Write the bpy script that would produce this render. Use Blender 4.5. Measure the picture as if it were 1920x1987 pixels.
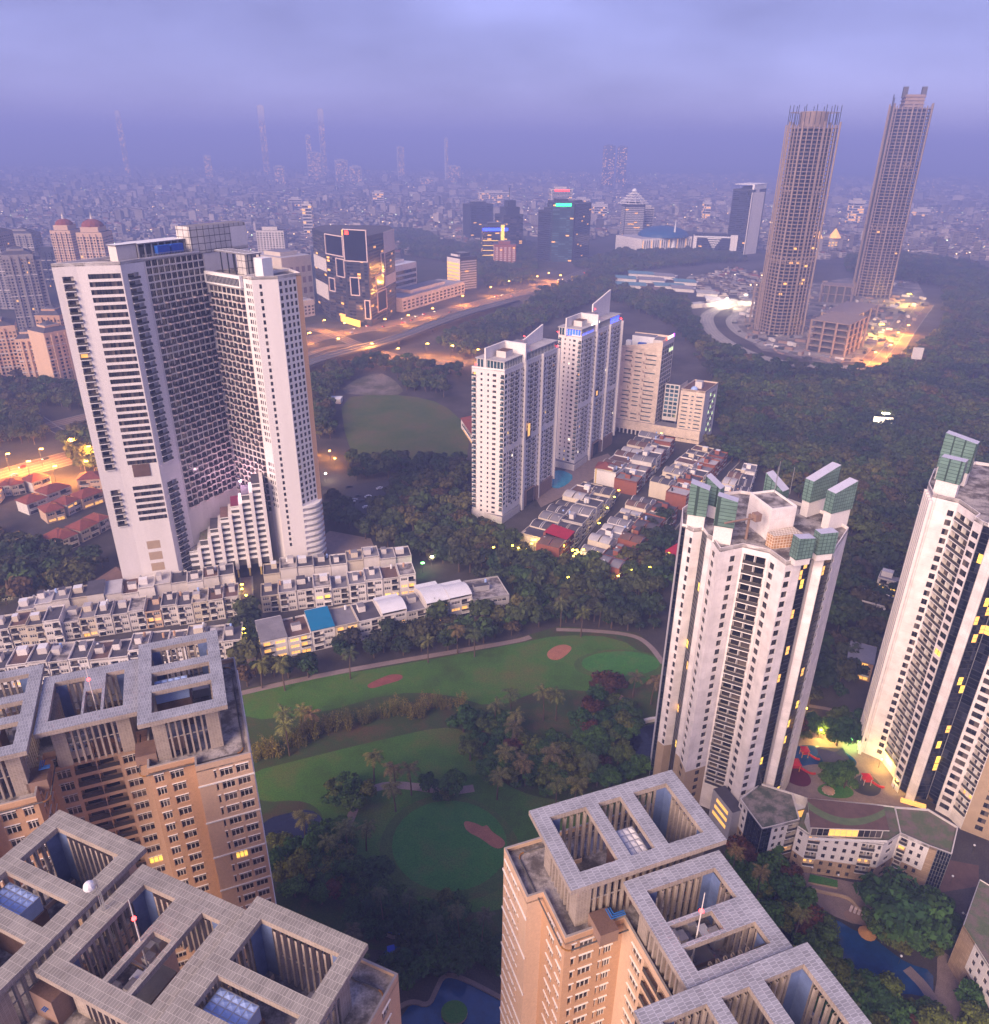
import bpy, math, random
from math import radians, sin, cos, pi, hypot, atan2
from mathutils import Vector, Matrix, noise

random.seed(7)
for o in list(bpy.data.objects): bpy.data.objects.remove(o)
scene = bpy.context.scene
COL = scene.collection

# ---------------------------------------------------------------- camera
CAMH = 200.0
FPX, PITCH, ROLL = 1484.58, radians(25.51), -0.0118
_f = Vector((0, cos(PITCH), -sin(PITCH))); _r = Vector((1, 0, 0)); _d = _f.cross(_r)
_right = cos(ROLL)*_r + sin(ROLL)*_d
_down = -sin(ROLL)*_r + cos(ROLL)*_d
cam_d = bpy.data.cameras.new('camera'); cam = bpy.data.objects.new('camera', cam_d); COL.objects.link(cam)
cam_d.sensor_fit = 'HORIZONTAL'; cam_d.sensor_width = 36; cam_d.lens = FPX/1920*36
cam_d.clip_start = 1; cam_d.clip_end = 60000
m = Matrix.Identity(4)
for i, v in enumerate((_right, -_down, -_f)):
    for j in range(3): m[j][i] = v[j]
m[2][3] = CAMH
cam.matrix_world = m
scene.camera = cam

# ---------------------------------------------------------------- world and sun
SUN_AZ, SUN_EL = radians(214), radians(30)        # sun low behind the camera, to the left (compass-like, clockwise from +Y)
world = bpy.data.worlds.new('World'); scene.world = world; world.use_nodes = True
wn, wl = world.node_tree.nodes, world.node_tree.links
wn.clear()
out = wn.new('ShaderNodeOutputWorld'); bg = wn.new('ShaderNodeBackground'); sky = wn.new('ShaderNodeTexSky')
sky.sky_type = 'NISHITA'; sky.sun_disc = False; sky.sun_elevation = SUN_EL; sky.sun_rotation = SUN_AZ
sky.air_density = 1.0; sky.dust_density = .6; sky.ozone_density = 3.0; sky.altitude = 200
tint = wn.new('ShaderNodeMix'); tint.data_type = 'RGBA'; tint.blend_type = 'MULTIPLY'; tint.inputs[0].default_value = 1
tint.inputs[7].default_value = (1.18, 0.90, 1.25, 1)
# faint streaky cloud veil in the twilight sky
tc = wn.new('ShaderNodeTexCoord'); mp = wn.new('ShaderNodeMapping'); mp.inputs['Scale'].default_value = (3, 3, 9)
nz = wn.new('ShaderNodeTexNoise'); nz.inputs['Scale'].default_value = 1.1; nz.inputs['Detail'].default_value = 5
cr = wn.new('ShaderNodeMapRange'); cr.inputs[1].default_value = .3; cr.inputs[2].default_value = .72
cr.inputs[3].default_value = .72; cr.inputs[4].default_value = 1.25
cl = wn.new('ShaderNodeMix'); cl.data_type = 'RGBA'; cl.blend_type = 'MULTIPLY'; cl.inputs[0].default_value = 1
wl.new(tc.outputs['Generated'], mp.inputs[0]); wl.new(mp.outputs[0], nz.inputs[0]); wl.new(nz.outputs[0], cr.inputs[0])
veil = wn.new('ShaderNodeMix'); veil.data_type = 'RGBA'; veil.blend_type = 'MIX'; veil.inputs[0].default_value = .72
veil.inputs[7].default_value = (2.0, 2.0, 4.1, 1)       # even blue-violet cloud veil
wl.new(tint.outputs[2], veil.inputs[6])
wl.new(sky.outputs[0], tint.inputs[6]); wl.new(veil.outputs[2], cl.inputs[6]); wl.new(cr.outputs[0], cl.inputs[7])
wl.new(cl.outputs[2], bg.inputs[0]); bg.inputs[1].default_value = 0.06
wl.new(bg.outputs[0], out.inputs[0])
sd = bpy.data.lights.new('sun', 'SUN'); sd.energy = 2.9; sd.angle = radians(40); sd.color = (1.0, 0.72, 0.55)
sun = bpy.data.objects.new('sun', sd); COL.objects.link(sun)
sdir = Vector((sin(SUN_AZ)*cos(SUN_EL), cos(SUN_AZ)*cos(SUN_EL), sin(SUN_EL)))
sun.rotation_euler = sdir.to_track_quat('Z', 'Y').to_euler()
scene.view_settings.view_transform = 'Standard'; scene.view_settings.look = 'None'
scene.view_settings.exposure = 1.5; scene.view_settings.gamma = 1
scene.cycles.volume_bounces = 0; scene.cycles.max_bounces = 5; scene.cycles.diffuse_bounces = 2
scene.cycles.glossy_bounces = 2; scene.cycles.use_denoising = True; scene.cycles.sample_clamp_indirect = 4
scene.cycles.volume_max_steps = 64

def ray(px, py): return _right*((px-960)/FPX) + _down*((py-993.5)/FPX) + _f
def P(px, py, z=0.0):
    "photo pixel -> world point at height z"
    d = ray(px, py); t = (z-CAMH)/d.z
    return (d.x*t, d.y*t)
def PROJ(x, y, z):
    v = Vector((x, y, z-CAMH)); w = v.dot(_f)
    if w < 1: return (-9e9, -9e9)
    return (v.dot(_right)/w*FPX+960, v.dot(_down)/w*FPX+993.5)

# ---------------------------------------------------------------- materials
MATS = {}
def mat(name, col, rough=.8, var=.12, scale=.35, metal=0, streak=False, emit=None, es=0, spec=.3, fine=0.08, bump=0, bscale=2, island=0, col2=None):
    if name in MATS: return name
    M = bpy.data.materials.new(name); M.use_nodes = True; n, l = M.node_tree.nodes, M.node_tree.links
    b = n['Principled BSDF']; b.inputs['Roughness'].default_value = rough; b.inputs['Metallic'].default_value = metal
    b.inputs['Specular IOR Level'].default_value = spec
    if emit:
        b.inputs['Emission Color'].default_value = (*emit, 1); b.inputs['Emission Strength'].default_value = es
    g = n.new('ShaderNodeNewGeometry'); mp = n.new('ShaderNodeMapping'); l.new(g.outputs['Position'], mp.inputs[0])
    if streak: mp.inputs['Scale'].default_value = (1, 1, .12)
    n1 = n.new('ShaderNodeTexNoise'); n1.inputs['Scale'].default_value = scale; n1.inputs['Detail'].default_value = 6; n1.inputs['Roughness'].default_value = .65
    l.new(mp.outputs[0], n1.inputs[0])
    n2 = n.new('ShaderNodeTexNoise'); n2.inputs['Scale'].default_value = scale*14; n2.inputs['Detail'].default_value = 2; l.new(g.outputs['Position'], n2.inputs[0])
    m1 = n.new('ShaderNodeMapRange'); m1.inputs[1].default_value = .25; m1.inputs[2].default_value = .75; m1.inputs[3].default_value = 1-var; m1.inputs[4].default_value = 1+var
    l.new(n1.outputs[0], m1.inputs[0])
    m2 = n.new('ShaderNodeMapRange'); m2.inputs[1].default_value = .25; m2.inputs[2].default_value = .75; m2.inputs[3].default_value = 1-fine; m2.inputs[4].default_value = 1+fine
    l.new(n2.outputs[0], m2.inputs[0])
    mul = n.new('ShaderNodeMath'); mul.operation = 'MULTIPLY'; l.new(m1.outputs[0], mul.inputs[0]); l.new(m2.outputs[0], mul.inputs[1])
    fac = mul.outputs[0]
    if island:
        m3 = n.new('ShaderNodeMapRange'); m3.inputs[3].default_value = 1-island; m3.inputs[4].default_value = 1+island
        l.new(g.outputs['Random Per Island'], m3.inputs[0])
        mu = n.new('ShaderNodeMath'); mu.operation = 'MULTIPLY'; l.new(fac, mu.inputs[0]); l.new(m3.outputs[0], mu.inputs[1]); fac = mu.outputs[0]
    vm = n.new('ShaderNodeVectorMath'); vm.operation = 'SCALE'; l.new(fac, vm.inputs['Scale'])
    if col2:
        mx = n.new('ShaderNodeMix'); mx.data_type = 'RGBA'; mx.inputs[6].default_value = (*col, 1); mx.inputs[7].default_value = (*col2, 1)
        rr = n.new('ShaderNodeMapRange'); rr.inputs[1].default_value = .42; rr.inputs[2].default_value = .58; l.new(n1.outputs[0], rr.inputs[0])
        l.new(rr.outputs[0], mx.inputs[0]); l.new(mx.outputs[2], vm.inputs[0])
    else: vm.inputs[0].default_value = col
    l.new(vm.outputs[0], b.inputs['Base Color'])
    if bump:
        n3 = n.new('ShaderNodeTexNoise'); n3.inputs['Scale'].default_value = bscale; n3.inputs['Detail'].default_value = 4; l.new(g.outputs['Position'], n3.inputs[0])
        bp = n.new('ShaderNodeBump'); bp.inputs['Strength'].default_value = bump; l.new(n3.outputs[0], bp.inputs['Height']); l.new(bp.outputs[0], b.inputs['Normal'])
    MATS[name] = M
    return name
def glassmat(name, lo, hi, rough=.12, spec=.6):
    M = bpy.data.materials.new(name); M.use_nodes = True; n, l = M.node_tree.nodes, M.node_tree.links
    b = n['Principled BSDF']; b.inputs['Roughness'].default_value = rough; b.inputs['Specular IOR Level'].default_value = spec
    g = n.new('ShaderNodeNewGeometry'); oi = n.new('ShaderNodeObjectInfo'); ad = n.new('ShaderNodeMath'); ad.operation = 'ADD'
    l.new(g.outputs['Random Per Island'], ad.inputs[0]); l.new(oi.outputs['Random'], ad.inputs[1])
    fr = n.new('ShaderNodeMath'); fr.operation = 'FRACT'; l.new(ad.outputs[0], fr.inputs[0])
    pw = n.new('ShaderNodeMath'); pw.operation = 'POWER'; pw.inputs[1].default_value = 3; l.new(fr.outputs[0], pw.inputs[0])
    mx = n.new('ShaderNodeMix'); mx.data_type = 'RGBA'; mx.inputs[6].default_value = (*lo, 1); mx.inputs[7].default_value = (*hi, 1)
    l.new(pw.outputs[0], mx.inputs[0]); l.new(mx.outputs[2], b.inputs['Base Color'])
    MATS[name] = M; return name
def tilemat(name, col, line, ang, sx=1.0, sy=.5, mortar=.04, plane='xy', var=.12, rough=.8, nscale=.3):
    "tiled or panelled surface; plane xy for flat tops, wall for upright faces"
    M = bpy.data.materials.new(name); M.use_nodes = True; n, l = M.node_tree.nodes, M.node_tree.links
    b = n['Principled BSDF']; b.inputs['Roughness'].default_value = rough; b.inputs['Specular IOR Level'].default_value = .25
    g = n.new('ShaderNodeNewGeometry'); mp = n.new('ShaderNodeMapping'); mp.vector_type = 'POINT'
    mp.inputs['Rotation'].default_value = (0, 0, -ang); l.new(g.outputs['Position'], mp.inputs[0])
    src = mp.outputs[0]
    if plane == 'wall':
        sp = n.new('ShaderNodeSeparateXYZ'); l.new(src, sp.inputs[0]); a = n.new('ShaderNodeMath'); a.operation = 'ADD'
        l.new(sp.outputs[0], a.inputs[0]); l.new(sp.outputs[1], a.inputs[1]); cb = n.new('ShaderNodeCombineXYZ')
        l.new(a.outputs[0], cb.inputs[0]); l.new(sp.outputs[2], cb.inputs[1]); src = cb.outputs[0]
    br = n.new('ShaderNodeTexBrick'); l.new(src, br.inputs[0]); br.offset = .5 if plane == 'xy' else 0
    br.inputs['Scale'].default_value = 1; br.inputs['Brick Width'].default_value = sx; br.inputs['Row Height'].default_value = sy
    br.inputs['Mortar Size'].default_value = mortar; br.inputs['Mortar Smooth'].default_value = .2
    br.inputs['Color1'].default_value = (*[c*(1-var) for c in col], 1); br.inputs['Color2'].default_value = (*[c*(1+var) for c in col], 1); br.inputs['Mortar'].default_value = (*line, 1)
    n1 = n.new('ShaderNodeTexNoise'); n1.inputs['Scale'].default_value = nscale; n1.inputs['Detail'].default_value = 6; l.new(g.outputs['Position'], n1.inputs[0])
    m1 = n.new('ShaderNodeMapRange'); m1.inputs[1].default_value = .25; m1.inputs[2].default_value = .75; m1.inputs[3].default_value = .82; m1.inputs[4].default_value = 1.18
    l.new(n1.outputs[0], m1.inputs[0]); vm = n.new('ShaderNodeVectorMath'); vm.operation = 'SCALE'; l.new(m1.outputs[0], vm.inputs['Scale'])
    l.new(br.outputs[0], vm.inputs[0]); l.new(vm.outputs[0], b.inputs['Base Color'])
    MATS[name] = M; return name

mat('white_wall', (.74, .69, .67), .7, .08, .15, streak=True)
mat('white_trim', (.80, .77, .75), .6, .06, .4)
mat('pale_wall', (.62, .57, .54), .8, .12, .2, streak=True)
mat('beige_wall', (.60, .42, .30), .85, .08, .15, streak=True)
mat('orange_wall', (.52, .32, .20), .85, .08, .15, streak=True)
mat('sand_stone', (.42, .31, .21), .85, .1, .5)
mat('grey_concrete', (.30, .27, .26), .9, .25, .3, streak=True)
mat('bare_concrete', (.27, .205, .175), .9, .2, .2)
mat('dark_concrete', (.10, .095, .095), .9, .3, .3)
mat('stained_roof', (.12, .105, .10), .95, .35, .25, col2=(.33, .30, .29), fine=.25)
mat('roof_dark', (.075, .070, .085), .85, .3, .2, fine=.15)
mat('roof_grey', (.20, .19, .21), .85, .25, .2, fine=.15)
mat('roof_pale', (.42, .40, .41), .7, .2, .2)
mat('roof_white', (.72, .72, .74), .5, .1, .3)
mat('roof_brown', (.14, .085, .07), .9, .25, .3, fine=.2)
mat('roof_red', (.21, .06, .045), .85, .25, .4, fine=.25)
mat('roof_bright_red', (.40, .02, .04), .6, .15, .4)
mat('roof_blue', (.0, .16, .32), .5, .12, .3)
mat('green_roof', (.12, .15, .075), .95, .2, .3, col2=(.17, .13, .11), fine=.2)
mat('dark_metal', (.05, .055, .065), .5, .15, 1, metal=.3)
mat('steel', (.45, .45, .47), .4, .1, 1, metal=.6)
mat('dark_frame', (.06, .055, .055), .6)
mat('dark_cladding', (.028, .032, .045), .45, .2, .3)
mat('pink_panel', (.62, .50, .48), .7)
mat('brown_wall', (.27, .18, .145), .9, .1, .3)
mat('yellow_wall', (.62, .46, .16), .85, .1, .3)
mat('red_brown_wall', (.22, .075, .06), .9, .15, .3)
mat('cream_wall', (.60, .52, .42), .85, .1, .2, streak=True)
mat('rust_pipe', (.28, .13, .03), .7, .2, 1)
mat('blue_pipe', (.02, .12, .40), .5, .1, 1)
mat('blue_tarp', (.01, .09, .45), .6, .2, 1)
mat('asphalt', (.055, .052, .055), .9, .15, .1)
mat('paving', (.24, .18, .16), .9, .2, .4, fine=.25)
mat('path', (.26, .20, .18), .9, .12, .3, fine=.15)
mat('con_road', (.27, .25, .235), .9, .2, .05, fine=.1)
mat('soil', (.13, .085, .065), .95, .3, .06, fine=.25)
mat('sand', (.36, .15, .085), .95, .2, .3, fine=.25)
mat('pale_sand', (.42, .27, .19), .95, .15, .3, fine=.2)
mat('water_dark', (.012, .014, .030), .12, .2, .3, spec=.5, bump=.15, bscale=1.2)
mat('pool_blue', (.01, .06, .17), .12, .35, .3, spec=.5, bump=.2, bscale=1.5)
mat('pool_teal', (.01, .26, .36), .15, .2, .3, spec=.5, bump=.2, bscale=1.5)
mat('blue_panel', (.13, .18, .34), .5, .25, .5)  # blue stands in for sky reflected inside the crowns
mat('tank_blue', (.35, .48, .80), .35, .12, .8)
mat('tank_white', (.80, .78, .76), .35, .08, .8)
mat('green_glass', (.13, .22, .19), .3, .12, .5, spec=.6)
mat('lav_metal', (.50, .50, .60), .4, .1, .5)
mat('trunk', (.11, .075, .05), .95, .2, 2)
mat('orange_stone', (.40, .25, .16), .9, .15, .5)
mat('red_paint', (.55, .02, .02), .5, .1, 1)
mat('yellow_paint', (.7, .35, .02), .5, .1, 1)
mat('blue_paint', (.01, .06, .45), .5, .1, 1)
mat('play_floor', (.10, .012, .03), .9, .2, 1)
mat('brick_red', (.26, .09, .055), .9, .12, .5)
mat('dome_blue', (.005, .07, .19), .5, .15, .1)
glassmat('glass', (.010, .012, .018), (.16, .13, .12))
glassmat('glass_teal', (.02, .06, .08), (.10, .20, .25))
glassmat('glass_dark', (.006, .009, .018), (.03, .035, .06), .1)
def lit(name, c, s): return mat(name, c, .5, emit=c, es=s, var=.3, scale=.8)
lit('lit_warm', (1.0, .50, .12), .42); lit('lit_yellow', (1.0, .62, .10), .5); lit('lit_white', (1.0, .85, .60), .9)
lit('lit_green', (.75, .95, .45), .6); lit('lamp_orange', (1.0, .42, .06), 14); lit('lamp_white', (1.0, .85, .55), 14)
lit('lamp_red', (1.0, .02, .02), 9); lit('neon_blue', (.02, .05, 1.0), 2.4); lit('neon_green', (.02, 1.0, .25), 2.0)
lit('lamp_yellow', (1.0, .72, .05), 9); lit('lamp_green', (.25, 1.0, .25), 6); lit('lamp_pink', (1.0, .65, .85), 22); lit('lit_purple', (.5, .05, 1.0), 2)
lit('lit_red', (1.0, .05, .02), 1.6); lit('sky_tank', (.3, .42, .85), .0)

def foliage(name, cols):
    M = bpy.data.materials.new(name); M.use_nodes = True; n, l = M.node_tree.nodes, M.node_tree.links
    b = n['Principled BSDF']; b.inputs['Roughness'].default_value = .75; b.inputs['Specular IOR Level'].default_value = .2
    g = n.new('ShaderNodeNewGeometry'); oi = n.new('ShaderNodeObjectInfo')
    r = n.new('ShaderNodeValToRGB'); r.color_ramp.elements[0].color = (*cols[0], 1); r.color_ramp.elements[1].color = (*cols[-1], 1)
    for i, c in enumerate(cols[1:-1]):
        e = r.color_ramp.elements.new((i+1)/(len(cols)-1)); e.color = (*c, 1)
    l.new(oi.outputs['Random'], r.inputs[0])
    m3 = n.new('ShaderNodeMapRange'); m3.inputs[3].default_value = .5; m3.inputs[4].default_value = 1.6
    l.new(g.outputs['Random Per Island'], m3.inputs[0])
    vm = n.new('ShaderNodeVectorMath'); vm.operation = 'SCALE'; l.new(r.outputs[0], vm.inputs[0]); l.new(m3.outputs[0], vm.inputs['Scale'])
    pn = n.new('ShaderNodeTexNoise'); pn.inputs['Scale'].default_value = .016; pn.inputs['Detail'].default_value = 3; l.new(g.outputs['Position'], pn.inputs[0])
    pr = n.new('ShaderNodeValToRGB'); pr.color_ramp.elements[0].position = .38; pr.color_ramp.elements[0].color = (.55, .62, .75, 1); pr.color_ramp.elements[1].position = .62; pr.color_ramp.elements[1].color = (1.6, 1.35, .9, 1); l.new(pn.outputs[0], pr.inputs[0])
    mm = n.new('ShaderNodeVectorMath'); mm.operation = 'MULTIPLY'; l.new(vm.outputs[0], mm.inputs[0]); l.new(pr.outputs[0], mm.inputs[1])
    l.new(mm.outputs[0], b.inputs['Base Color']); MATS[name] = M; return name
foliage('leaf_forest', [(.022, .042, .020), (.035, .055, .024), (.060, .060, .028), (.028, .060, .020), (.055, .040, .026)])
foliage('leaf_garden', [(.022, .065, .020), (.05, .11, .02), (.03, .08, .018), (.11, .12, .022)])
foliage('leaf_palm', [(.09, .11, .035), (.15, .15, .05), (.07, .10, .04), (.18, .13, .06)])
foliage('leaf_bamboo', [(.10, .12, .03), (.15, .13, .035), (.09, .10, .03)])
foliage('leaf_red', [(.09, .035, .02), (.07, .03, .015)])

# ---------------------------------------------------------------- mesh builder
class MB:
    def __init__(s): s.v = []; s.f = []; s.m = []; s.mats = []
    def mi(s, name):
        if name not in s.mats: s.mats.append(name)
        return s.mats.index(name)
    def poly(s, pts, mt):
        k = len(s.v); s.v.extend(pts); s.f.append(tuple(range(k, k+len(pts)))); s.m.append(s.mi(mt))
    def box(s, fr, x0, x1, y0, y1, z0, z1, mt, top=None, nob=False):
        ox, oy, oz, a = fr; c, sn = cos(a), sin(a); k = len(s.v)
        for z in (z0, z1):
            for x, y in ((x0, y0), (x1, y0), (x1, y1), (x0, y1)):
                s.v.append((ox+x*c-y*sn, oy+x*sn+y*c, oz+z))
        i = s.mi(mt); t = s.mi(top) if top else i
        s.f += [(k, k+1, k+5, k+4), (k+1, k+2, k+6, k+5), (k+2, k+3, k+7, k+6), (k+3, k, k+4, k+7), (k+4, k+5, k+6, k+7)]
        s.m += [i, i, i, i, t]
        if not nob: s.f.append((k+3, k+2, k+1, k)); s.m.append(i)
    def prism(s, pts, z0, z1, mt, top=None, bottom=False, cap=True):
        n = len(pts); k = len(s.v); zz = z1 if isinstance(z1, (list, tuple)) else [z1]*n
        for x, y in pts: s.v.append((x, y, z0))
        for (x, y), z in zip(pts, zz): s.v.append((x, y, z))
        i = s.mi(mt)
        for j in range(n):
            j2 = (j+1) % n; s.f.append((k+j, k+j2, k+n+j2, k+n+j)); s.m.append(i)
        if cap: s.f.append(tuple(range(k+n, k+2*n))); s.m.append(s.mi(top) if top else i)
        if bottom: s.f.append(tuple(range(k+n-1, k-1, -1))); s.m.append(i)
    def tube(s, a, b, r, mt, n=6, r2=None):
        a = Vector(a); b = Vector(b); d = (b-a); L = d.length
        if L < 1e-6: return
        d /= L; u = d.orthogonal().normalized(); w = d.cross(u); r2 = r if r2 is None else r2; k = len(s.v); i = s.mi(mt)
        for p, rr in ((a, r), (b, r2)):
            for j in range(n):
                t = 2*pi*j/n; q = p+u*(rr*cos(t))+w*(rr*sin(t)); s.v.append(tuple(q))
        for j in range(n):
            j2 = (j+1) % n; s.f.append((k+j, k+j2, k+n+j2, k+n+j)); s.m.append(i)
        s.f.append(tuple(range(k+n-1, k-1, -1))); s.m.append(i); s.f.append(tuple(range(k+n, k+2*n))); s.m.append(i)
    def dome(s, c, r, h, mt, n=16, rings=5):
        k = len(s.v); i = s.mi(mt)
        for q in range(rings):
            t = q/rings*pi/2
            for j in range(n): s.v.append((c[0]+r*cos(t)*cos(2*pi*j/n), c[1]+r*cos(t)*sin(2*pi*j/n), c[2]+h*sin(t)))
        s.v.append((c[0], c[1], c[2]+h)); top = len(s.v)-1
        for q in range(rings-1):
            for j in range(n):
                j2 = (j+1) % n; s.f.append((k+q*n+j, k+q*n+j2, k+(q+1)*n+j2, k+(q+1)*n+j)); s.m.append(i)
        for j in range(n): s.f.append((k+(rings-1)*n+j, k+(rings-1)*n+(j+1) % n, top)); s.m.append(i)
    def add(s, T, fr):
        ox, oy, oz, a = fr; c, sn = cos(a), sin(a); k = len(s.v)
        s.v.extend([(ox+x*c-y*sn, oy+x*sn+y*c, oz+z) for x, y, z in T.v])
        mm = [s.mi(q) for q in T.mats]
        s.f.extend([tuple(k+i for i in f) for f in T.f]); s.m.extend([mm[i] for i in T.m])
    def mesh(s, name, off=(0, 0, 0)):
        me = bpy.data.meshes.new(name); ox, oy, oz = off
        me.from_pydata([(x-ox, y-oy, z-oz) for x, y, z in s.v], [], s.f)
        for q in s.mats: me.materials.append(MATS[q])
        me.polygons.foreach_set('material_index', s.m); me.update(); return me
    def build(s, name, parent=None, label=None, kind=None):
        off = parent.location if parent else (0, 0, 0)
        if parent and parent.parent: off = parent.parent.location + parent.location
        o = bpy.data.objects.new(name, s.mesh(name, off)); COL.objects.link(o); o.parent = parent
        if label: o['label'] = label
        if kind: o['kind'] = kind
        return o
    def thing(s, name, label, cat, group=None, loc=None, kind=None):
        if loc is None:
            xs = [v[0] for v in s.v]; ys = [v[1] for v in s.v]; loc = ((min(xs)+max(xs))/2, (min(ys)+max(ys))/2, min(v[2] for v in s.v))
        o = bpy.data.objects.new(name, s.mesh(name, loc)); COL.objects.link(o); o.location = loc
        if kind != 'structure':
            o['label'] = label; o['category'] = cat
        if group: o['group'] = group
        if kind: o['kind'] = kind
        return o
def root(name, label, cat, loc, group=None, rz=0):
    o = bpy.data.objects.new(name, None); COL.objects.link(o); o.location = (*loc, 0) if len(loc) == 2 else loc; o.rotation_euler.z = rz
    o.empty_display_size = 1; o['label'] = label; o['category'] = cat
    if group: o['group'] = group
    return o
def struct(name, mb):
    o = bpy.data.objects.new(name, mb.mesh(name)); COL.objects.link(o); o['kind'] = 'structure'; return o
TM = {}; TMESH = {}
def T(key):
    "template of a repeated part, made once"
    if key not in TM: TM[key] = TMAKE[key[0]](*key[1:])
    return TM[key]
def inst(parent, name, key, x, y, z, ang):
    if key not in TMESH: TMESH[key] = T(key).mesh(name)
    o = bpy.data.objects.new(name, TMESH[key]); COL.objects.link(o); o.parent = parent
    L = parent.location; o.location = (x-L[0], y-L[1], z-L[2]); o.rotation_euler.z = ang; return o
def score(x, y, z, ang):
    px, py = PROJ(x, y, z)
    if not (-40 < px < 1960 and -40 < py < 2030): return -1
    v = Vector((-x, -y, CAMH-z)); L = v.length
    return max(.02, (sin(ang)*v.x-cos(ang)*v.y)/L)/L/L
def repeat_parts(parent, name, items, maxn=100):
    items = sorted(items, key=lambda t: -score(*t[1:5]))
    for t in items[:maxn]: inst(parent, name, *t)
    if items[maxn:]:
        mb = MB()
        for key, x, y, z, a in items[maxn:]: mb.add(T(key), (x, y, z, a))
        mb.build(name, parent, kind='stuff')

# ---- templates (local: x along the wall, -y outwards, z up; origin at the lower left of the opening)
def t_window(w, h, rec=.25, awn=0, nm=2, gl='glass', fm='dark_frame', wide=False):
    b = MB(); F = (0, 0, 0, 0)
    xs = [i*w/nm for i in range(nm+1)]
    for i in range(nm):
        b.poly([(xs[i], rec, 0), (xs[i+1], rec, 0), (xs[i+1], rec, h), (xs[i], rec, h)], gl)
    t = .07
    for x in xs: b.box(F, max(0, x-t), min(w, x+t), rec-.08, rec-.01, 0, h, fm, nob=True)
    b.box(F, 0, w, rec-.07, rec-.012, h*.62, h*.62+.09, fm)
    b.box(F, 0, w, rec-.07, rec-.012, h-.1, h-.01, fm)
    if awn: b.box(F, -.1, w+.1, -awn, -.003, h, h+.11, 'white_trim')
    return b
def t_balcony(w, h, dep=1.3, proj=.5, wall='pale_wall', slab='white_trim', rail='dark_frame', div=1, gl='glass', railh=1.0):
    b = MB(); F = (0, 0, 0, 0)
    b.poly([(0, 0, 0), (0, dep, 0), (0, dep, h), (0, 0, h)], wall); b.poly([(w, dep, 0), (w, 0, 0), (w, 0, h), (w, dep, h)], wall)
    b.poly([(0, 0, h), (0, dep, h), (w, dep, h), (w, 0, h)], wall); b.poly([(0, dep, 0), (w, dep, 0), (w, dep, h), (0, dep, h)], wall)
    b.poly([(0, 0, .01), (w, 0, .01), (w, dep, .01), (0, dep, .01)], wall)
    n = max(1, div); 
    for i in range(n):
        x0 = w*i/n+.3; x1 = w*(i+1)/n-.3
        if x1-x0 > 3: x1 = x0+(x1-x0)*.75
        b.poly([(x0, dep-.03, .1), (x1, dep-.03, .1), (x1, dep-.03, h-.4), (x0, dep-.03, h-.4)], gl)
        if i: b.box(F, w*i/n-.08, w*i/n+.08, -proj*.5, dep, .02, h-.02, slab)
    b.box(F, -.05, w+.05, -proj, -.003, -.28, .0, slab)
    b.box(F, 0, w, -proj+.02, -proj+.08, railh-.08, railh, rail)
    b.poly([(0, -proj+.05, 0), (w, -proj+.05, 0), (w, -proj+.05, railh-.1), (0, -proj+.05, railh-.1)], rail)
    b.poly([(0, -proj, 0), (0, -proj+.001, railh), (0, 0, railh), (0, 0, 0)], rail); b.poly([(w, -proj, 0), (w, 0, 0), (w, 0, railh), (w, -proj, railh)], rail)
    return b
def t_bay(w, h, proj=1.1, slab='pink_panel', gl='glass', chamf=.5):
    "small balcony with a chamfered parapet, windows behind"
    b = MB(); F = (0, 0, 0, 0)
    for i in range(3):
        x0 = .1+i*(w-.2)/3; x1 = .1+(i+1)*(w-.2)/3-.12
        b.poly([(x0, .35, 0), (x1, .35, 0), (x1, .35, h), (x0, .35, h)], gl)
    b.box(F, 0, w, .3, .38, h*.35, h*.35+.08, 'dark_frame')
    if proj:
        pts = [(0, 0), (chamf, -proj), (w-chamf, -proj), (w, 0)]
        b.prism(pts, -.42, .02, slab, bottom=True)
        for i in range(3):
            (xa, ya), (xb, yb) = pts[i], pts[i+1]
            b.poly([(xa, ya, .02), (xb, yb, .02), (xb, yb, .28), (xa, ya, .28)], slab)
            b.poly([(xa, ya, .28), (xb, yb, .28), (xb, yb, .95), (xa, ya, .95)], 'dark_frame')
    else: b.box(F, 0, w, -.04, -.003, -.35, 0, 'pale_wall')
    return b
TMAKE = {'window': t_window, 'balcony': t_balcony, 'bay': t_bay}

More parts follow.
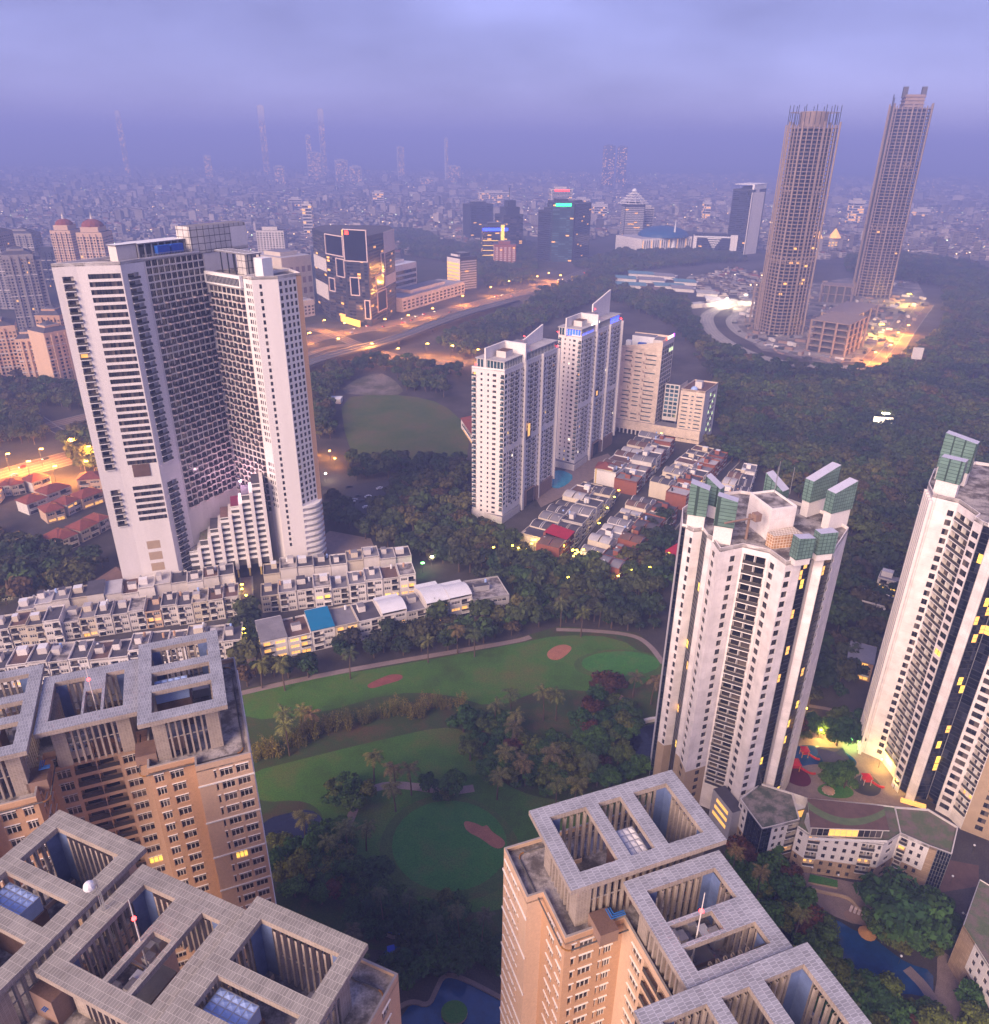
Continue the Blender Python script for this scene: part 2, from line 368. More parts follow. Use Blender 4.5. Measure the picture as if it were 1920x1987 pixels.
# ---- walls
def edge(p, q):
    dx, dy = q[0]-p[0], q[1]-p[1]; return (p[0], p[1], 0, atan2(dy, dx)), hypot(dx, dy)
def wall(mb, p, q, z0, z1, mt, cols=(), rec=.25, parts=None):
    """upright wall from p to q (outside on the right hand), with real openings.
    cols: (x0, x1, [ (zb, zt, key, partname) ... ]) in metres along the wall"""
    fr, L = edge(p, q); c, s = cos(fr[3]), sin(fr[3])
    def W(x, y, z): return (fr[0]+x*c-y*s, fr[1]+x*s+y*c, z)
    def quad(x0, x1, a, b):
        if x1-x0 > 1e-3 and b-a > 1e-3: mb.poly([W(x0, 0, a), W(x1, 0, a), W(x1, 0, b), W(x0, 0, b)], mt)
    x = 0
    for x0, x1, holes in sorted(cols, key=lambda t: t[0]):
        quad(x, x0, z0, z1); z = z0
        for zb, zt, key, nm in sorted(holes, key=lambda t: t[0]):
            if zb < z-1e-4 or zt > z1: continue
            quad(x0, x1, z, zb); z = zt
            r = rec if key[0] != 'balcony' else 0
            if key[0] == 'bay': r = .36
            if r:
                mb.poly([W(x0, 0, zb), W(x0, r, zb), W(x0, r, zt), W(x0, 0, zt)], mt); mb.poly([W(x1, r, zb), W(x1, 0, zb), W(x1, 0, zt), W(x1, r, zt)], mt)
                mb.poly([W(x0, 0, zt), W(x0, r, zt), W(x1, r, zt), W(x1, 0, zt)], mt); mb.poly([W(x0, r, zb), W(x0, 0, zb), W(x1, 0, zb), W(x1, r, zb)], mt)
            if parts is not None:
                X, Y, Z = W(x0, 0, zb); parts.setdefault(nm, []).append((key, X, Y, Z, fr[3]))
        quad(x0, x1, z, z1); x = x1
    quad(x, L, z0, z1)
def rows(ztop, fh, n, h, keyf, nm='window'):
    out = []
    for k in range(n):
        zt = ztop-k*fh; out.append((zt-h, zt, keyf(k), nm))
    return out
def ccw(pts):
    a = sum(pts[i][0]*pts[(i+1) % len(pts)][1]-pts[(i+1) % len(pts)][0]*pts[i][1] for i in range(len(pts)))
    return list(pts) if a > 0 else list(reversed(pts))
def parapet(mb, pts, z, h, t, mt, cop=None):
    "low wall round a flat roof, the inner side set t inwards"
    n = len(pts)
    def off(d):
        out = []
        for i in range(n):
            p0, p1, p2 = Vector(pts[i-1]), Vector(pts[i]), Vector(pts[(i+1) % n])
            a = (p1-p0).normalized(); b = (p2-p1).normalized(); n1 = Vector((-a.y, a.x)); n2 = Vector((-b.y, b.x))
            k = 1+n1.dot(n2); 
            if k < .2: k = .2
            out.append(tuple(p1+(n1+n2)*(d/k)))
        return out
    ins = off(t)
    for i in range(n):
        j = (i+1) % n; (ax, ay), (bx, by) = pts[i], pts[j]; (cx, cy), (dx, dy) = ins[j], ins[i]
        mb.poly([(ax, ay, z), (bx, by, z), (bx, by, z+h), (ax, ay, z+h)], mt)
        mb.poly([(ax, ay, z+h), (bx, by, z+h), (cx, cy, z+h), (dx, dy, z+h)], cop or mt)
        mb.poly([(cx, cy, z+h), (cx, cy, z), (dx, dy, z), (dx, dy, z+h)], mt)
    return ins
def flush(parent, parts, maxn=100):
    for nm, items in parts.items(): repeat_parts(parent, nm, items, maxn)
rnd = random.random
def choose(d, l, p): return l if rnd() < p else d
# ================================================================ beige H-shaped apartment blocks in the foreground
def tank_template(w, d, nx, ny, blue=True):
    b = MB(); F = (0, 0, 0, 0); mt = 'tank_blue' if blue else 'tank_white'
    b.box(F, 0, w, 0, d, 0, 2.6, mt)
    for i in range(nx):
        for j in range(ny):
            x0, x1, y0, y1 = i*w/nx+.06, (i+1)*w/nx-.06, j*d/ny+.06, (j+1)*d/ny-.06; xm, ym = (x0+x1)/2, (y0+y1)/2
            for A, B_ in (((x0, y0), (x1, y0)), ((x1, y0), (x1, y1)), ((x1, y1), (x0, y1)), ((x0, y1), (x0, y0))):
                b.poly([(A[0], A[1], 2.62), (B_[0], B_[1], 2.62), (xm, ym, 2.85)], mt)
    for i in range(nx+1): b.box(F, i*w/nx-.04, i*w/nx+.04, -.02, d+.02, 2.6, 2.66, 'steel')
    for j in range(ny+1): b.box(F, -.02, w+.02, j*d/ny-.04, j*d/ny+.04, 2.6, 2.655, 'steel')
    return b

def h_block(name, label, G, zr, zf, zm, frames, mids, S, sect, tankblue, face_cols, tilecol, seed):
    """G maps plan coordinates (u, v) to the world; S = +1/-1 handedness; zr roof, zf crown top.
    frames: [(u0,u1,v0,v1,[(openings)...])]; mids the same"""
    random.seed(seed)
    R = root(name, label, 'apartment block', G(24, 13))
    ax = Vector(G(1, 0))-Vector(G(0, 0)); ang = atan2(ax.y, ax.x)
    tm = tilemat('crown_tiles_%s' % seed, tilecol, tuple(min(1, c*1.7) for c in tilecol), ang, .45, 1.0, .035, var=.14)
    tw = tilemat('crown_wall_tiles_%s' % seed, (.30, .25, .22), (.42, .36, .32), ang, .5, .35, .03, plane='wall')
    def mk(u0, u1, v0, v1):
        pts = [G(u0, v0), G(u1, v0), G(u1, v1), G(u0, v1)]
        return pts if S > 0 else pts[::-1]
    # shell walls
    poly = sect['poly']; W = MB(); parts = {}
    n = len(poly)
    for i in range(n):
        a, b = poly[i], poly[(i+1) % n]
        cols, mt = face_cols.get(i, ((), 'beige_wall'))
        L = hypot(b[0]-a[0], b[1]-a[1])
        if S < 0:
            a, b = b, a; cols = [(L-x1, L-x0, hh) for x0, x1, hh in cols]
        wall(W, G(*a), G(*b), 0, zr, mt, cols, .3, parts)
        if not cols: continue
    W.build('wall', R)
    flush(R, parts)
    wp = [G(*p) for p in poly]; wp = wp if S > 0 else wp[::-1]
    # roof deck and parapet
    D = MB(); D.prism(wp, zr-1.3, zr-1.0, 'stained_roof', bottom=False)
    D.build('roof', R)
    Q = MB(); parapet(Q, wp, zr-.004, .25, .35, 'beige_wall', 'grey_concrete'); Q.build('parapet', R)
    # string courses
    K = MB()
    for i in sect['bands']:
        a, b = poly[i], poly[(i+1) % n]
        if S < 0: a, b = b, a
        fr, L = edge(G(*a), G(*b))
        for k in range(9): K.box(fr, -.15, L+.15, -.18, -.003, zr-4.9-k*9.3, zr-4.6-k*9.3, 'white_trim')
    if K.v: K.build('string_course', R)
    # crown frames
    def crown(u0, u1, v0, v1, ops, z, low, solid):
        b = MB(); us = sorted({u0, u1, *[o[0] for o in ops], *[o[1] for o in ops]}); vs = sorted({v0, v1, *[o[2] for o in ops], *[o[3] for o in ops]})
        def hole(u, v): return any(o[0] < u < o[1] and o[2] < v < o[3] for o in ops)
        th = .95
        for i in range(len(us)-1):
            for j in range(len(vs)-1):
                if hole((us[i]+us[i+1])/2, (vs[j]+vs[j+1])/2): continue
                p = mk(us[i], us[i+1], vs[j], vs[j+1])
                b.poly([(x, y, z) for x, y in p], tm); b.poly([(x, y, z-th) for x, y in p[::-1]], tm)
        def rim(u0, u1, v0, v1, inner):
            p = mk(u0, u1, v0, v1)
            for k in range(4):
                A, B_ = p[k], p[(k+1) % 4]
                if inner: A, B_ = B_, A
                b.poly([(*A, z-th), (*B_, z-th), (*B_, z), (*A, z)], tw)
        rim(u0, u1, v0, v1, False)
        for o in ops: rim(*o, True)
        b.build('crown_frame', R)
        # fins and corner panels standing on the deck under the frame
        fn = MB(); iu0, iu1, iv0, iv1 = u0+1.9, u1-1.9, v0+2.2, v1-2.2; zb, zt = zr-1.0, z-th
        def fin(u, v, du, dv, mt=tw):
            fn.prism(mk(u, u+du, v, v+dv), zb, zt-.004, mt, cap=False)
        cp = 2.3
        for (cu, cv) in ((0, 0), (1, 0), (0, 1), (1, 1)):
            if not solid and (cu, cv) in low: continue
            uu = iu0 if cu == 0 else iu1-cp; vv = iv0 if cv == 0 else iv1-cp
            wu = iu0 if cu == 0 else iu1-.3; wv = iv0 if cv == 0 else iv1-.3
            fin(uu, wv, cp, .3); fin(wu, vv+(.3 if cv == 0 else 0), .3, cp-.3)
            # reflected sky on the inner sides, put in as blue sheets
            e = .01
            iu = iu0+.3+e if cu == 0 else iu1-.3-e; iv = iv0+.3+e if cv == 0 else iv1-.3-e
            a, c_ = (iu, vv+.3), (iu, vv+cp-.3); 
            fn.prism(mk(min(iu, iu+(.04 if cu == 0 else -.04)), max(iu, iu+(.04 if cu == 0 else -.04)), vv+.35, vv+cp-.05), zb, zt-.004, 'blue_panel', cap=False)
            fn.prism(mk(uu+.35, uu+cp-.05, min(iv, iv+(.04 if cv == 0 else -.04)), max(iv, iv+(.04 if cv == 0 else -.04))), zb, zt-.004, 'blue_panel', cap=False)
        for side in (0, 1):
            vv = iv0 if side == 0 else iv1-.7; u = iu0+cp+.55
            while u < iu1-cp-.5: fin(u, vv, .34, .7); u += 1.12
            uu = iu0 if side == 0 else iu1-.7; v = iv0+cp+.55
            while v < iv1-cp-.5: fin(uu, v, .7, .34); v += 1.18
        for side in (0, 1):
            vv = iv0+.1 if side == 0 else iv1-.25; fn.prism(mk(iu0+cp, iu1-cp, vv, vv+.14), zb+4.6, zb+4.75, 'grey_concrete', bottom=True)
            uu = iu0+.1 if side == 0 else iu1-.25; fn.prism(mk(uu, uu+.14, iv0+cp, iv1-cp), zb+4.6, zb+4.75, 'grey_concrete', bottom=True)
        fn.build('crown_fins', R)
        return iu0, iu1, iv0, iv1
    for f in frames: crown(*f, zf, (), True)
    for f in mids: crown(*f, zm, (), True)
    # gondola rails, kerbs and pipes on the open deck
    rl = MB()
    for (u0, u1, v0, v1, ops) in frames:
        loop = []; d = .9
        for cu, cv, a0 in ((u0-d+.6, v0-d+.9, pi), (u1+d-.6, v0-d+.9, 1.5*pi), (u1+d-.6, v1+d-.9, 0), (u0-d+.6, v1+d-.9, .5*pi)):
            for k in range(5):
                t = a0+k*pi/8; loop.append((cu+1.1*cos(t), cv+1.1*sin(t)))
        for i in range(len(loop)):
            a, b = loop[i], loop[(i+1) % len(loop)]
            rl.tube((*G(*a), zr-.75), (*G(*b), zr-.75), .13, 'rust_pipe' if hypot(a[0]-b[0], a[1]-b[1]) < 3 else 'dark_concrete', 5)
    rl.build('gondola_rail', R)
    # roof plant inside the crowns
    for fi, (u0, u1, v0, v1, ops) in enumerate(frames):
        o = ops[1]
        tk = tank_template(6.0 if S > 0 else 6.0, o[3]-o[2]-.3, 5, 4, tankblue[fi])
        mb = MB()
        for k in range(len(tk.v)):
            x, y, z = tk.v[k]; uu = (o[1]-6.2+x) if sect['tankside'] > 0 else (o[0]+.2+x)
            X, Y = G(uu, o[2]+.15+y); tk.v[k] = (X, Y, zf-4.6+z)
        if S < 0: tk.f = [f[::-1] for f in tk.f]
        tk.build('water_tank', R)
        pl = MB(); ub = (o[1]-6.4) if sect['tankside'] > 0 else o[0]
        pl.prism(mk(ub, ub+6.4, o[2]-.1, o[3]+.1), zr-1, zf-4.65, 'roof_brown')
        pl.build('tank_plinth', R)
        sh = MB(); s0 = ops[0]
        sh.prism(mk(s0[1]-4.2, s0[1]-.6, s0[2]+1.6, s0[3]-.2), zr-1, zr+2.1, 'beige_wall', top='roof_grey')
        sh.prism(mk(s0[0]+.9, s0[0]+1.1, s0[2]+.5, s0[3]-.5), zr-1, zr-.2, 'beige_wall'); sh.build('plant_room', R)
        s2 = ops[2]; sg = MB()
        sg.prism(mk(s2[0]+1.0, s2[0]+4.2, s2[2]+1.0, s2[2]+3.2), zr-.6, zr+1.4, 'steel', top='roof_pale'); sg.build('cooling_unit', R); sg = MB()
        sg.prism(mk(s2[0]+5.2, s2[0]+7.0, s2[2]+1.0, s2[2]+2.4), zr-1, zr+.4, 'steel', top='roof_grey')
        for k in range(4): sg.tube((*G(s2[0]+1.0+k*.4, s2[2]+3.4), zr-.6), (*G(s2[0]+1.0+k*.4, s2[3]-.8), zr-.6), .1, 'blue_pipe' if k % 2 else 'steel')
        sg.build('roof_plant', R)
    for (u0, u1, v0, v1, ops) in mids:
        b = MB(); o = ops[0]
        for k in range(8):
            uu = o[0]+.4+random.random()*(o[1]-o[0]-2.4); vv = o[2]+.8+k*(o[3]-o[2]-2)/8
            b.prism(mk(uu, uu+1.2+random.random(), vv, vv+1.1+random.random()*.6), zr-.9, zr+.5+random.random(), random.choice(['steel', 'roof_pale', 'pale_wall']), top=random.choice(['roof_pale', 'roof_white', 'roof_grey'])); b.build('roof_box', R); b = MB()
        o = ops[-1]
        b.prism(mk(o[0]+.5, o[1]-1.0, o[2]+1.0, o[2]+1.2), zr-1, zr+.8, 'pale_wall'); b.prism(mk(o[0]+.5, o[1]-1.0, o[2]+5.0, o[2]+5.2), zr-1, zr+.8, 'pale_wall')
        b.prism(mk(o[0]+1.0, o[1]-1.4, o[2]+1.5, o[2]+4.7), zr-.95, zr-.2, 'dark_concrete')
        for k in range(3): b.prism(mk(o[0]+1.3+k*1.05, o[0]+1.75+k*1.05, o[2]+1.7, o[2]+4.4), zr-.2, zr+.1, 'steel')
        b.prism(mk(o[0]+1.0, o[1]-2, o[3]-3.0, o[3]-1.2), zr-1, zr+.5, 'pale_wall', top='stained_roof')
        b.build('roof_plant', R)
        c = MB(); um = ops[1] if len(ops) > 2 else o
        c.prism(mk(um[0]+.2, um[1]-.2, um[2]+.2, um[3]-.2), zr-1, zr+3.0, 'brown_wall', top='dark_concrete'); c.build('lift_room', R)
        # low link walls between crowns
    lk = MB()
    for (a0, a1, b0, b1, zz) in sect['links']: lk = MB(); lk.prism(mk(a0, a1, b0, b1), zr-1.0, zz, 'brown_wall', top='roof_brown'); lk.build('stair_core', R)
    bp = MB()
    for (uu, vv) in sect.get('bluepipes', ()):
        for k in range(3):
            a, b, c = (uu, vv+k*.35), (uu+1.7-k*.3, vv+k*.35), (uu+1.7-k*.3, vv+2.4)
            bp.tube((*G(*a), zr+2.2), (*G(*b), zr+2.2), .1, 'blue_pipe', 6); bp.tube((*G(*b), zr+2.2), (*G(*c), zr+2.2), .1, 'blue_pipe', 6)
    if bp.v: bp.build('blue_pipework', R)
    # lightning mast
    m_ = MB(); mu, mv = sect['mast']; X, Y = G(mu, mv)
    m_.tube((X, Y, zr-1), (X, Y, zr+17), .16, 'pale_wall', 6, .06)
    for k in range(3):
        t = k*2.1+.4; m_.tube((X, Y, zr+5), (X+1.6*cos(t), Y+1.6*sin(t), zr-1), .05, 'steel', 4)
    mo = m_.build('mast', R)
    l_ = MB(); l_.dome((X, Y, zr+13.5), .32, .35, 'lamp_red', 8, 3); l_.build('warning_light', mo)
    return R

WN = lambda w, awn=.2, h=2.0, nm=3: (lambda k: ('window', w, h, .3, awn, nm, 'lit_yellow' if rnd() < .006 else 'glass', 'pale_wall'))
def hcols(zr, L, spec, n=30):
    "spec: (fraction0, fraction1, kind)"
    out = []
    for f0, f1, kd in spec:
        x0, x1 = f0*L, f1*L; w = round(x1-x0, 2)
        if kd == 'w': out.append((x0, x1, rows(zr-1.75, 3.1, n, 2.0, WN(w))))
        if kd == 'n': out.append((x0, x1, rows(zr-1.75, 3.1, n, 2.0, WN(w, .15, 2.0, 1))))
        if kd == 'b': out.append((x0, x1, rows(zr-1.35, 3.1, n, 2.2, lambda k: ('balcony', w, 2.2, 1.5, .12, 'beige_wall', 'beige_wall', 'dark_frame', 1), 'balcony')))
    return out
def H_POLY(dv=26.0):
    return [(-2.6, -3), (7.2, -3), (7.2, -.3), (15.3, -.3), (15.3, 9.4), (33.2, 9.4), (33.2, -.3), (41.3, -.3), (41.3, -3), (51.1, -3),
            (51.1, dv+3), (41.3, dv+3), (41.3, dv+.3), (33.2, dv+.3), (33.2, dv-3.4), (15.3, dv-3.4), (15.3, dv+.3), (7.2, dv+.3), (7.2, dv+3), (-2.6, dv+3)]
fA = [(.07, .30, 'w'), (.36, .59, 'w'), (.655, .70, 'n')]
fB = [(.28, .56, 'w'), (.70, .90, 'w')]
fC = [(.12, .19, 'n'), (.26, .49, 'w'), (.61, .65, 'n'), (.69, .83, 'w')]
fD = [(.055, .19, 'w'), (.23, .44, 'b'), (.45, .66, 'b'), (.70, .845, 'w')]
def face_cols(zr, n):
    c = {}
    def m(spec): return [(1-b, 1-a, k) for a, b, k in spec]
    def bm(i, L, spec, mt): c[i] = (hcols(zr, L, spec, n), mt)
    bm(0, 9.8, m(fA) if False else fA, 'beige_wall'); bm(2, 8.1, fB, 'orange_wall'); bm(3, 9.7, fC, 'orange_wall'); bm(4, 17.9, m(fD), 'beige_wall')
    bm(5, 9.7, m(fC), 'orange_wall'); bm(6, 8.1, m(fB), 'orange_wall'); bm(8, 9.8, m(fA), 'beige_wall')
    bm(9, 32, [(.08, .14, 'w'), (.2, .26, 'w'), (.40, .46, 'w'), (.54, .60, 'w'), (.74, .80, 'w'), (.86, .92, 'w')], 'beige_wall')
    bm(19, 32, [(.08, .14, 'w'), (.2, .26, 'w'), (.40, .46, 'w'), (.54, .60, 'w'), (.74, .80, 'w'), (.86, .92, 'w')], 'beige_wall')
    return c
def mapper(o, ang, U=1, V=1, u_off=0, v_off=0):
    c, s = cos(ang), sin(ang)
    def G(u, v):
        a, b = U*(u-u_off), V*(v-v_off); return (o[0]+a*c-b*s, o[1]+a*s+b*c)
    return G
OPS = [(2.3, 12.9, 2.6, 8.8), (2.3, 12.9, 10.95, 15.0), (2.3, 12.9, 17.3, 23.5)]
def fr_at(u, flip=False): return (u, u+15.3, 0, 26, [(u+a, u+b, c, d) for a, b, c, d in OPS])
# right-hand block: plan axis runs towards the camera
G1 = mapper((5.945, 88.215), -1.21)
h_block('apartment_block', 'beige H-shaped apartment block at lower right with white tank grids', G1, 96, 106, 105.3,
        [fr_at(0), fr_at(32.8)], [(16.0, 32.4, 7.9, 24.2, [(18.4, 23.6, 10.4, 21.8), (24.2, 27.0, 10.5, 17.2), (27.6, 30.9, 10.5, 21.8)])],
        1, dict(poly=H_POLY(), bands=(0, 8, 19), tankside=1, links=[(13.6, 17.5, 4.2, 7.2, 97.4), (31.5, 34.5, 4.2, 7.2, 97.4)], bluepipes=[(14.4, 6.6)], mast=(26.3, 13.5)),
        (False, False), face_cols(96, 30), (.27, .275, .30), 11)
# rear left block: plan u runs to the left (west)
G2 = mapper((-62.674, 105.541), .391, -1, 1, 15.15, 0)
h_block('apartment_block', 'beige H-shaped apartment block at left with orange lit balconies facing the golf course', G2, 97, 107, 106.3,
        [fr_at(0), fr_at(32.5)], [(15.4, 32.2, 4.9, 22.1, [(17.9, 21.2, 7.8, 19.3), (21.7, 24.5, 7.9, 14.6), (24.9, 30.2, 7.8, 19.6)])],
        -1, dict(poly=[(p[0], p[1]+(1.5 if p[1] == 9.4 else 0)) for p in H_POLY()], bands=(0, 8, 19), tankside=1, links=[(13.6, 17.2, 2.2, 6.2, 98.2), (31.5, 34.8, 2.2, 6.2, 98.2)], bluepipes=[(31, 4)], mast=(23.0, 12)),
        (True, False), face_cols(97, 30), (.24, .25, .28), 12)
# near left block: seen almost from above
G3 = mapper((-50.303, 79.874), -.398, 1, -1, 17.6, -.3)
F3 = [(a*1.16, b*1.16, c, d) for a, b, c, d in OPS]
def fr3(u): return (u, u+17.6, 0, 26, [(u+a, u+b, c, d) for a, b, c, d in F3])
P3 = [(-2.4, -3.6), (9, -3.6), (9, -.4), (17.6, -.4), (17.6, 9.4), (37.2, 9.4), (37.2, -.4), (46, -.4), (46, -3.6), (57.2, -3.6), (57.2, 29), (46, 29), (46, 26), (37.2, 26), (37.2, 21), (17.6, 21), (17.6, 26), (9, 26), (9, 29), (-2.4, 29)]
h_block('apartment_block', 'beige H-shaped apartment block at lower left with blue tank grids', G3, 97, 107, 106.2,
        [fr3(0), fr3(37.7)], [(18.7, 37.2, 1.9, 19.4, [(21.5, 27.2, 4.4, 16.7), (28.1, 31.2, 9.3, 16.7), (32.0, 35.2, 4.6, 16.7)])],
        -1, dict(poly=P3, bands=(19,), tankside=-1, links=[(16, 20, 14, 19.5, 101), (35.5, 39, 14, 19.5, 101)], bluepipes=[(17.2, 17.6), (24, 19.8)], mast=(27.6, 11)),
        (True, True), {9: face_cols(97, 30)[9], 18: ([], 'beige_wall')}, (.25, .235, .21), 13)
# lattice dish mast on the near left block
X, Y = G3(19.6, 9.5); dm = MB()
for k in range(3):
    t = k*2.094; dm.tube((X+.35*cos(t), Y+.35*sin(t), 96), (X+.2*cos(t), Y+.2*sin(t), 112), .05, 'steel', 4)
for k in range(14):
    t = k*2.094; r_ = .35-.011*k; dm.tube((X+r_*cos(t), Y+r_*sin(t), 97+k*1.1), (X+r_*cos(t+2.094), Y+r_*sin(t+2.094), 98+k*1.1), .035, 'steel', 4)
dr = root('dish_mast', 'thin lattice mast with a white round dish on the near left roof', 'mast', (X, Y, 96)); dm.build('lattice', dr)
b = MB(); b.dome((X-.9, Y-.2, 111.0), .75, .75, 'roof_white', 10, 4); b.tube((X-.9, Y-.2, 110.7), (X-.9, Y-.2, 111.0), .75, 'roof_white', 10); b.tube((X, Y, 111), (X-.9, Y-.2, 111), .06, 'steel', 4); b.build('dish', dr)
# ================================================================ ground, roads, water
g = MB(); g.poly([(-22000, -600, 0), (22000, -600, 0), (22000, 34000, 0), (-22000, 34000, 0)], mat('ground', (.030, .036, .018), .95, .3, .02, fine=.3, col2=(.045, .038, .026)))
struct('ground', g)
def grassmat(name, c1, c2, c3, s=.03):
    M = bpy.data.materials.new(name); M.use_nodes = True; n, l = M.node_tree.nodes, M.node_tree.links
    b = n['Principled BSDF']; b.inputs['Roughness'].default_value = .95; b.inputs['Specular IOR Level'].default_value = .1
    gg = n.new('ShaderNodeNewGeometry'); a = n.new('ShaderNodeTexNoise'); a.inputs['Scale'].default_value = s; a.inputs['Detail'].default_value = 8; a.inputs['Roughness'].default_value = .7
    f = n.new('ShaderNodeTexNoise'); f.inputs['Scale'].default_value = 2.2; f.inputs['Detail'].default_value = 4; f.inputs['Roughness'].default_value = .8
    l.new(gg.outputs['Position'], a.inputs[0]); l.new(gg.outputs['Position'], f.inputs[0])
    r = n.new('ShaderNodeValToRGB'); r.color_ramp.elements[0].position = .36; r.color_ramp.elements[0].color = (*c1, 1); r.color_ramp.elements[1].position = .66; r.color_ramp.elements[1].color = (*c3, 1)
    e = r.color_ramp.elements.new(.5); e.color = (*c2, 1); l.new(a.outputs[0], r.inputs[0])
    m1 = n.new('ShaderNodeMapRange'); m1.inputs[1].default_value = .3; m1.inputs[2].default_value = .7; m1.inputs[3].default_value = .55; m1.inputs[4].default_value = 1.45; l.new(f.outputs[0], m1.inputs[0])
    vm = n.new('ShaderNodeVectorMath'); vm.operation = 'SCALE'; l.new(r.outputs[0], vm.inputs[0]); l.new(m1.outputs[0], vm.inputs['Scale']); l.new(vm.outputs[0], b.inputs['Base Color'])
    MATS[name] = M; return name
grassmat('fairway', (.055, .10, .018), (.065, .15, .022), (.12, .13, .034)); grassmat('rough', (.075, .060, .028), (.050, .080, .022), (.115, .070, .036), .05); grassmat('green', (.045, .15, .026), (.055, .18, .030), (.09, .16, .036), .08); grassmat('fringe', (.060, .10, .024), (.07, .12, .026), (.11, .11, .034), .08)
grassmat('field', (.060, .095, .026), (.085, .105, .034), (.115, .10, .045), .03); grassmat('city_floor', (.035, .034, .03), (.07, .06, .055), (.11, .10, .095), .012)
Z = 0.0
def flat(name, pts, mt, z, smooth=0, px=True):
    q = [P(*p) for p in pts] if px else list(pts)
    for _ in range(smooth):
        r_ = []
        for i in range(len(q)): a, b = q[i], q[(i+1) % len(q)]; r_ += [lerp(a, b, .25), lerp(a, b, .75)]
        q = r_
    b = MB(); b.poly([(x, y, z) for x, y in ccw(q)], mt); return struct(name, b)
def lerp(a, b, t): return (a[0]+(b[0]-a[0])*t, a[1]+(b[1]-a[1])*t)
def smooth_line(q, n=2):
    for _ in range(n):
        r_ = [q[0]]
        for i in range(len(q)-1): r_ += [lerp(q[i], q[i+1], .25), lerp(q[i], q[i+1], .75)]
        q = r_+[q[-1]]
    return q
def ribbon(q, w, z, mt, b=None, off=0, h=0):
    b = b or MB(); n = len(q); L, R_ = [], []
    for i in range(n):
        a, c = Vector(q[max(0, i-1)]), Vector(q[min(n-1, i+1)]); d = (c-a).normalized(); nn = Vector((d.y, -d.x)); p = Vector(q[i])+nn*off
        zz = z(i/(n-1)) if callable(z) else z; L.append((*(p-nn*w/2), zz)); R_.append((*(p+nn*w/2), zz))
    for i in range(n-1):
        b.poly([L[i], R_[i], R_[i+1], L[i+1]], mt)
        if h:
            for A, B_ in ((R_[i], R_[i+1]), (L[i+1], L[i])): b.poly([(A[0], A[1], A[2]-h), (B_[0], B_[1], B_[2]-h), B_, A], mt)
    return b
mat('road_line', (.5, .45, .38), .8)
def road(name, pts, w, z=.06, mt='asphalt', lines=0, kerb=True, px=True):
    q = smooth_line([P(*p) for p in pts] if px else pts); b = ribbon(q, w, z, mt)
    for k in range(lines): ribbon(q, .35, z+.02, 'road_line', b, off=-w/2+w*(k+1)/(lines+1))
    if kerb:
        for s in (-1, 1): ribbon(q, .8, z+.13, 'con_road', b, off=s*(w/2+.4), h=.2)
    return struct(name, b)
flat('city_ground', [(-700, 700), (560, 640), (900, 560), (1050, 530), (1160, 490), (1450, 480), (2900, 560), (2900, 296), (-900, 290)], 'city_floor', .02)
# golf course
flat('golf_rough', [(440, 1345), (600, 1310), (1000, 1240), (1085, 1215), (1240, 1228), (1300, 1290), (1290, 1420), (1330, 1500), (1250, 1800), (960, 1860), (540, 1830), (460, 1500)], 'rough', .03)
flat('fairway', [(445, 1350), (600, 1318), (780, 1290), (1000, 1250), (1085, 1232), (1200, 1236), (1262, 1280), (1262, 1330), (1180, 1345), (1060, 1335), (960, 1375), (860, 1345), (760, 1345), (620, 1385), (470, 1400)], 'fairway', .05, 1)
flat('fairway', [(480, 1500), (560, 1480), (700, 1445), (900, 1400), (920, 1470), (1000, 1540), (1130, 1560), (1180, 1650), (980, 1790), (700, 1740), (540, 1680), (640, 1600), (600, 1550), (490, 1560)], 'fairway', .05, 2)
def blob(name, cx, cy, rx, ry, mt, z, rot=0, k=0, n=30):
    pts = []
    for i in range(n):
        t = 2*pi*i/n; r_ = 1+k*sin(2*t+1)+k*.5*sin(3*t); x, y = rx*cos(t)*r_, ry*sin(t)*r_; pts.append((cx+x*cos(rot)-y*sin(rot), cy+x*sin(rot)+y*cos(rot)))
    return flat(name, pts, mt, z)
blob('putting_green', 1205, 1290, 88, 30, 'fringe', .07, 0, .04); blob('putting_green', 1205, 1288, 76, 24, 'green', .09)
blob('putting_green', 873, 1648, 132, 106, 'fringe', .07, 0, .04); blob('putting_green', 873, 1642, 112, 88, 'green', .09)
def bunker(label, pts, mt, z=.11):
    flat('sand_bunker', pts, mt, z, 2)
bunker('', [(898, 1592), (925, 1598), (938, 1606), (945, 1600), (955, 1615), (982, 1632), (978, 1646), (960, 1648), (935, 1628), (905, 1614)], 'sand')
bunker('', [(710, 1330), (735, 1318), (760, 1308), (783, 1310), (780, 1320), (750, 1328), (720, 1338)], mat('red_sand', (.24, .075, .055), .95, .25, .4, fine=.25))
bunker('', [(1060, 1268), (1075, 1255), (1095, 1250), (1112, 1256), (1104, 1268), (1085, 1282), (1066, 1280)], 'sand')
bunker('', [(1190, 1358), (1203, 1346), (1214, 1354), (1210, 1368), (1196, 1370)], 'pale_sand')
flat('pond', [(515, 1590), (560, 1578), (600, 1570), (625, 1585), (634, 1610), (620, 1630), (585, 1638), (540, 1632), (500, 1620)], 'water_dark', .10, 2)
flat('pond', [(1215, 1440), (1235, 1415), (1262, 1405), (1300, 1400), (1310, 1500), (1258, 1498), (1225, 1480)], 'water_dark', .10, 2)
flat('pool_water', [(770, 1987), (800, 1945), (835, 1955), (860, 1893), (900, 1900), (990, 1945), (990, 2080), (770, 2080)], 'pool_blue', .10, 1)
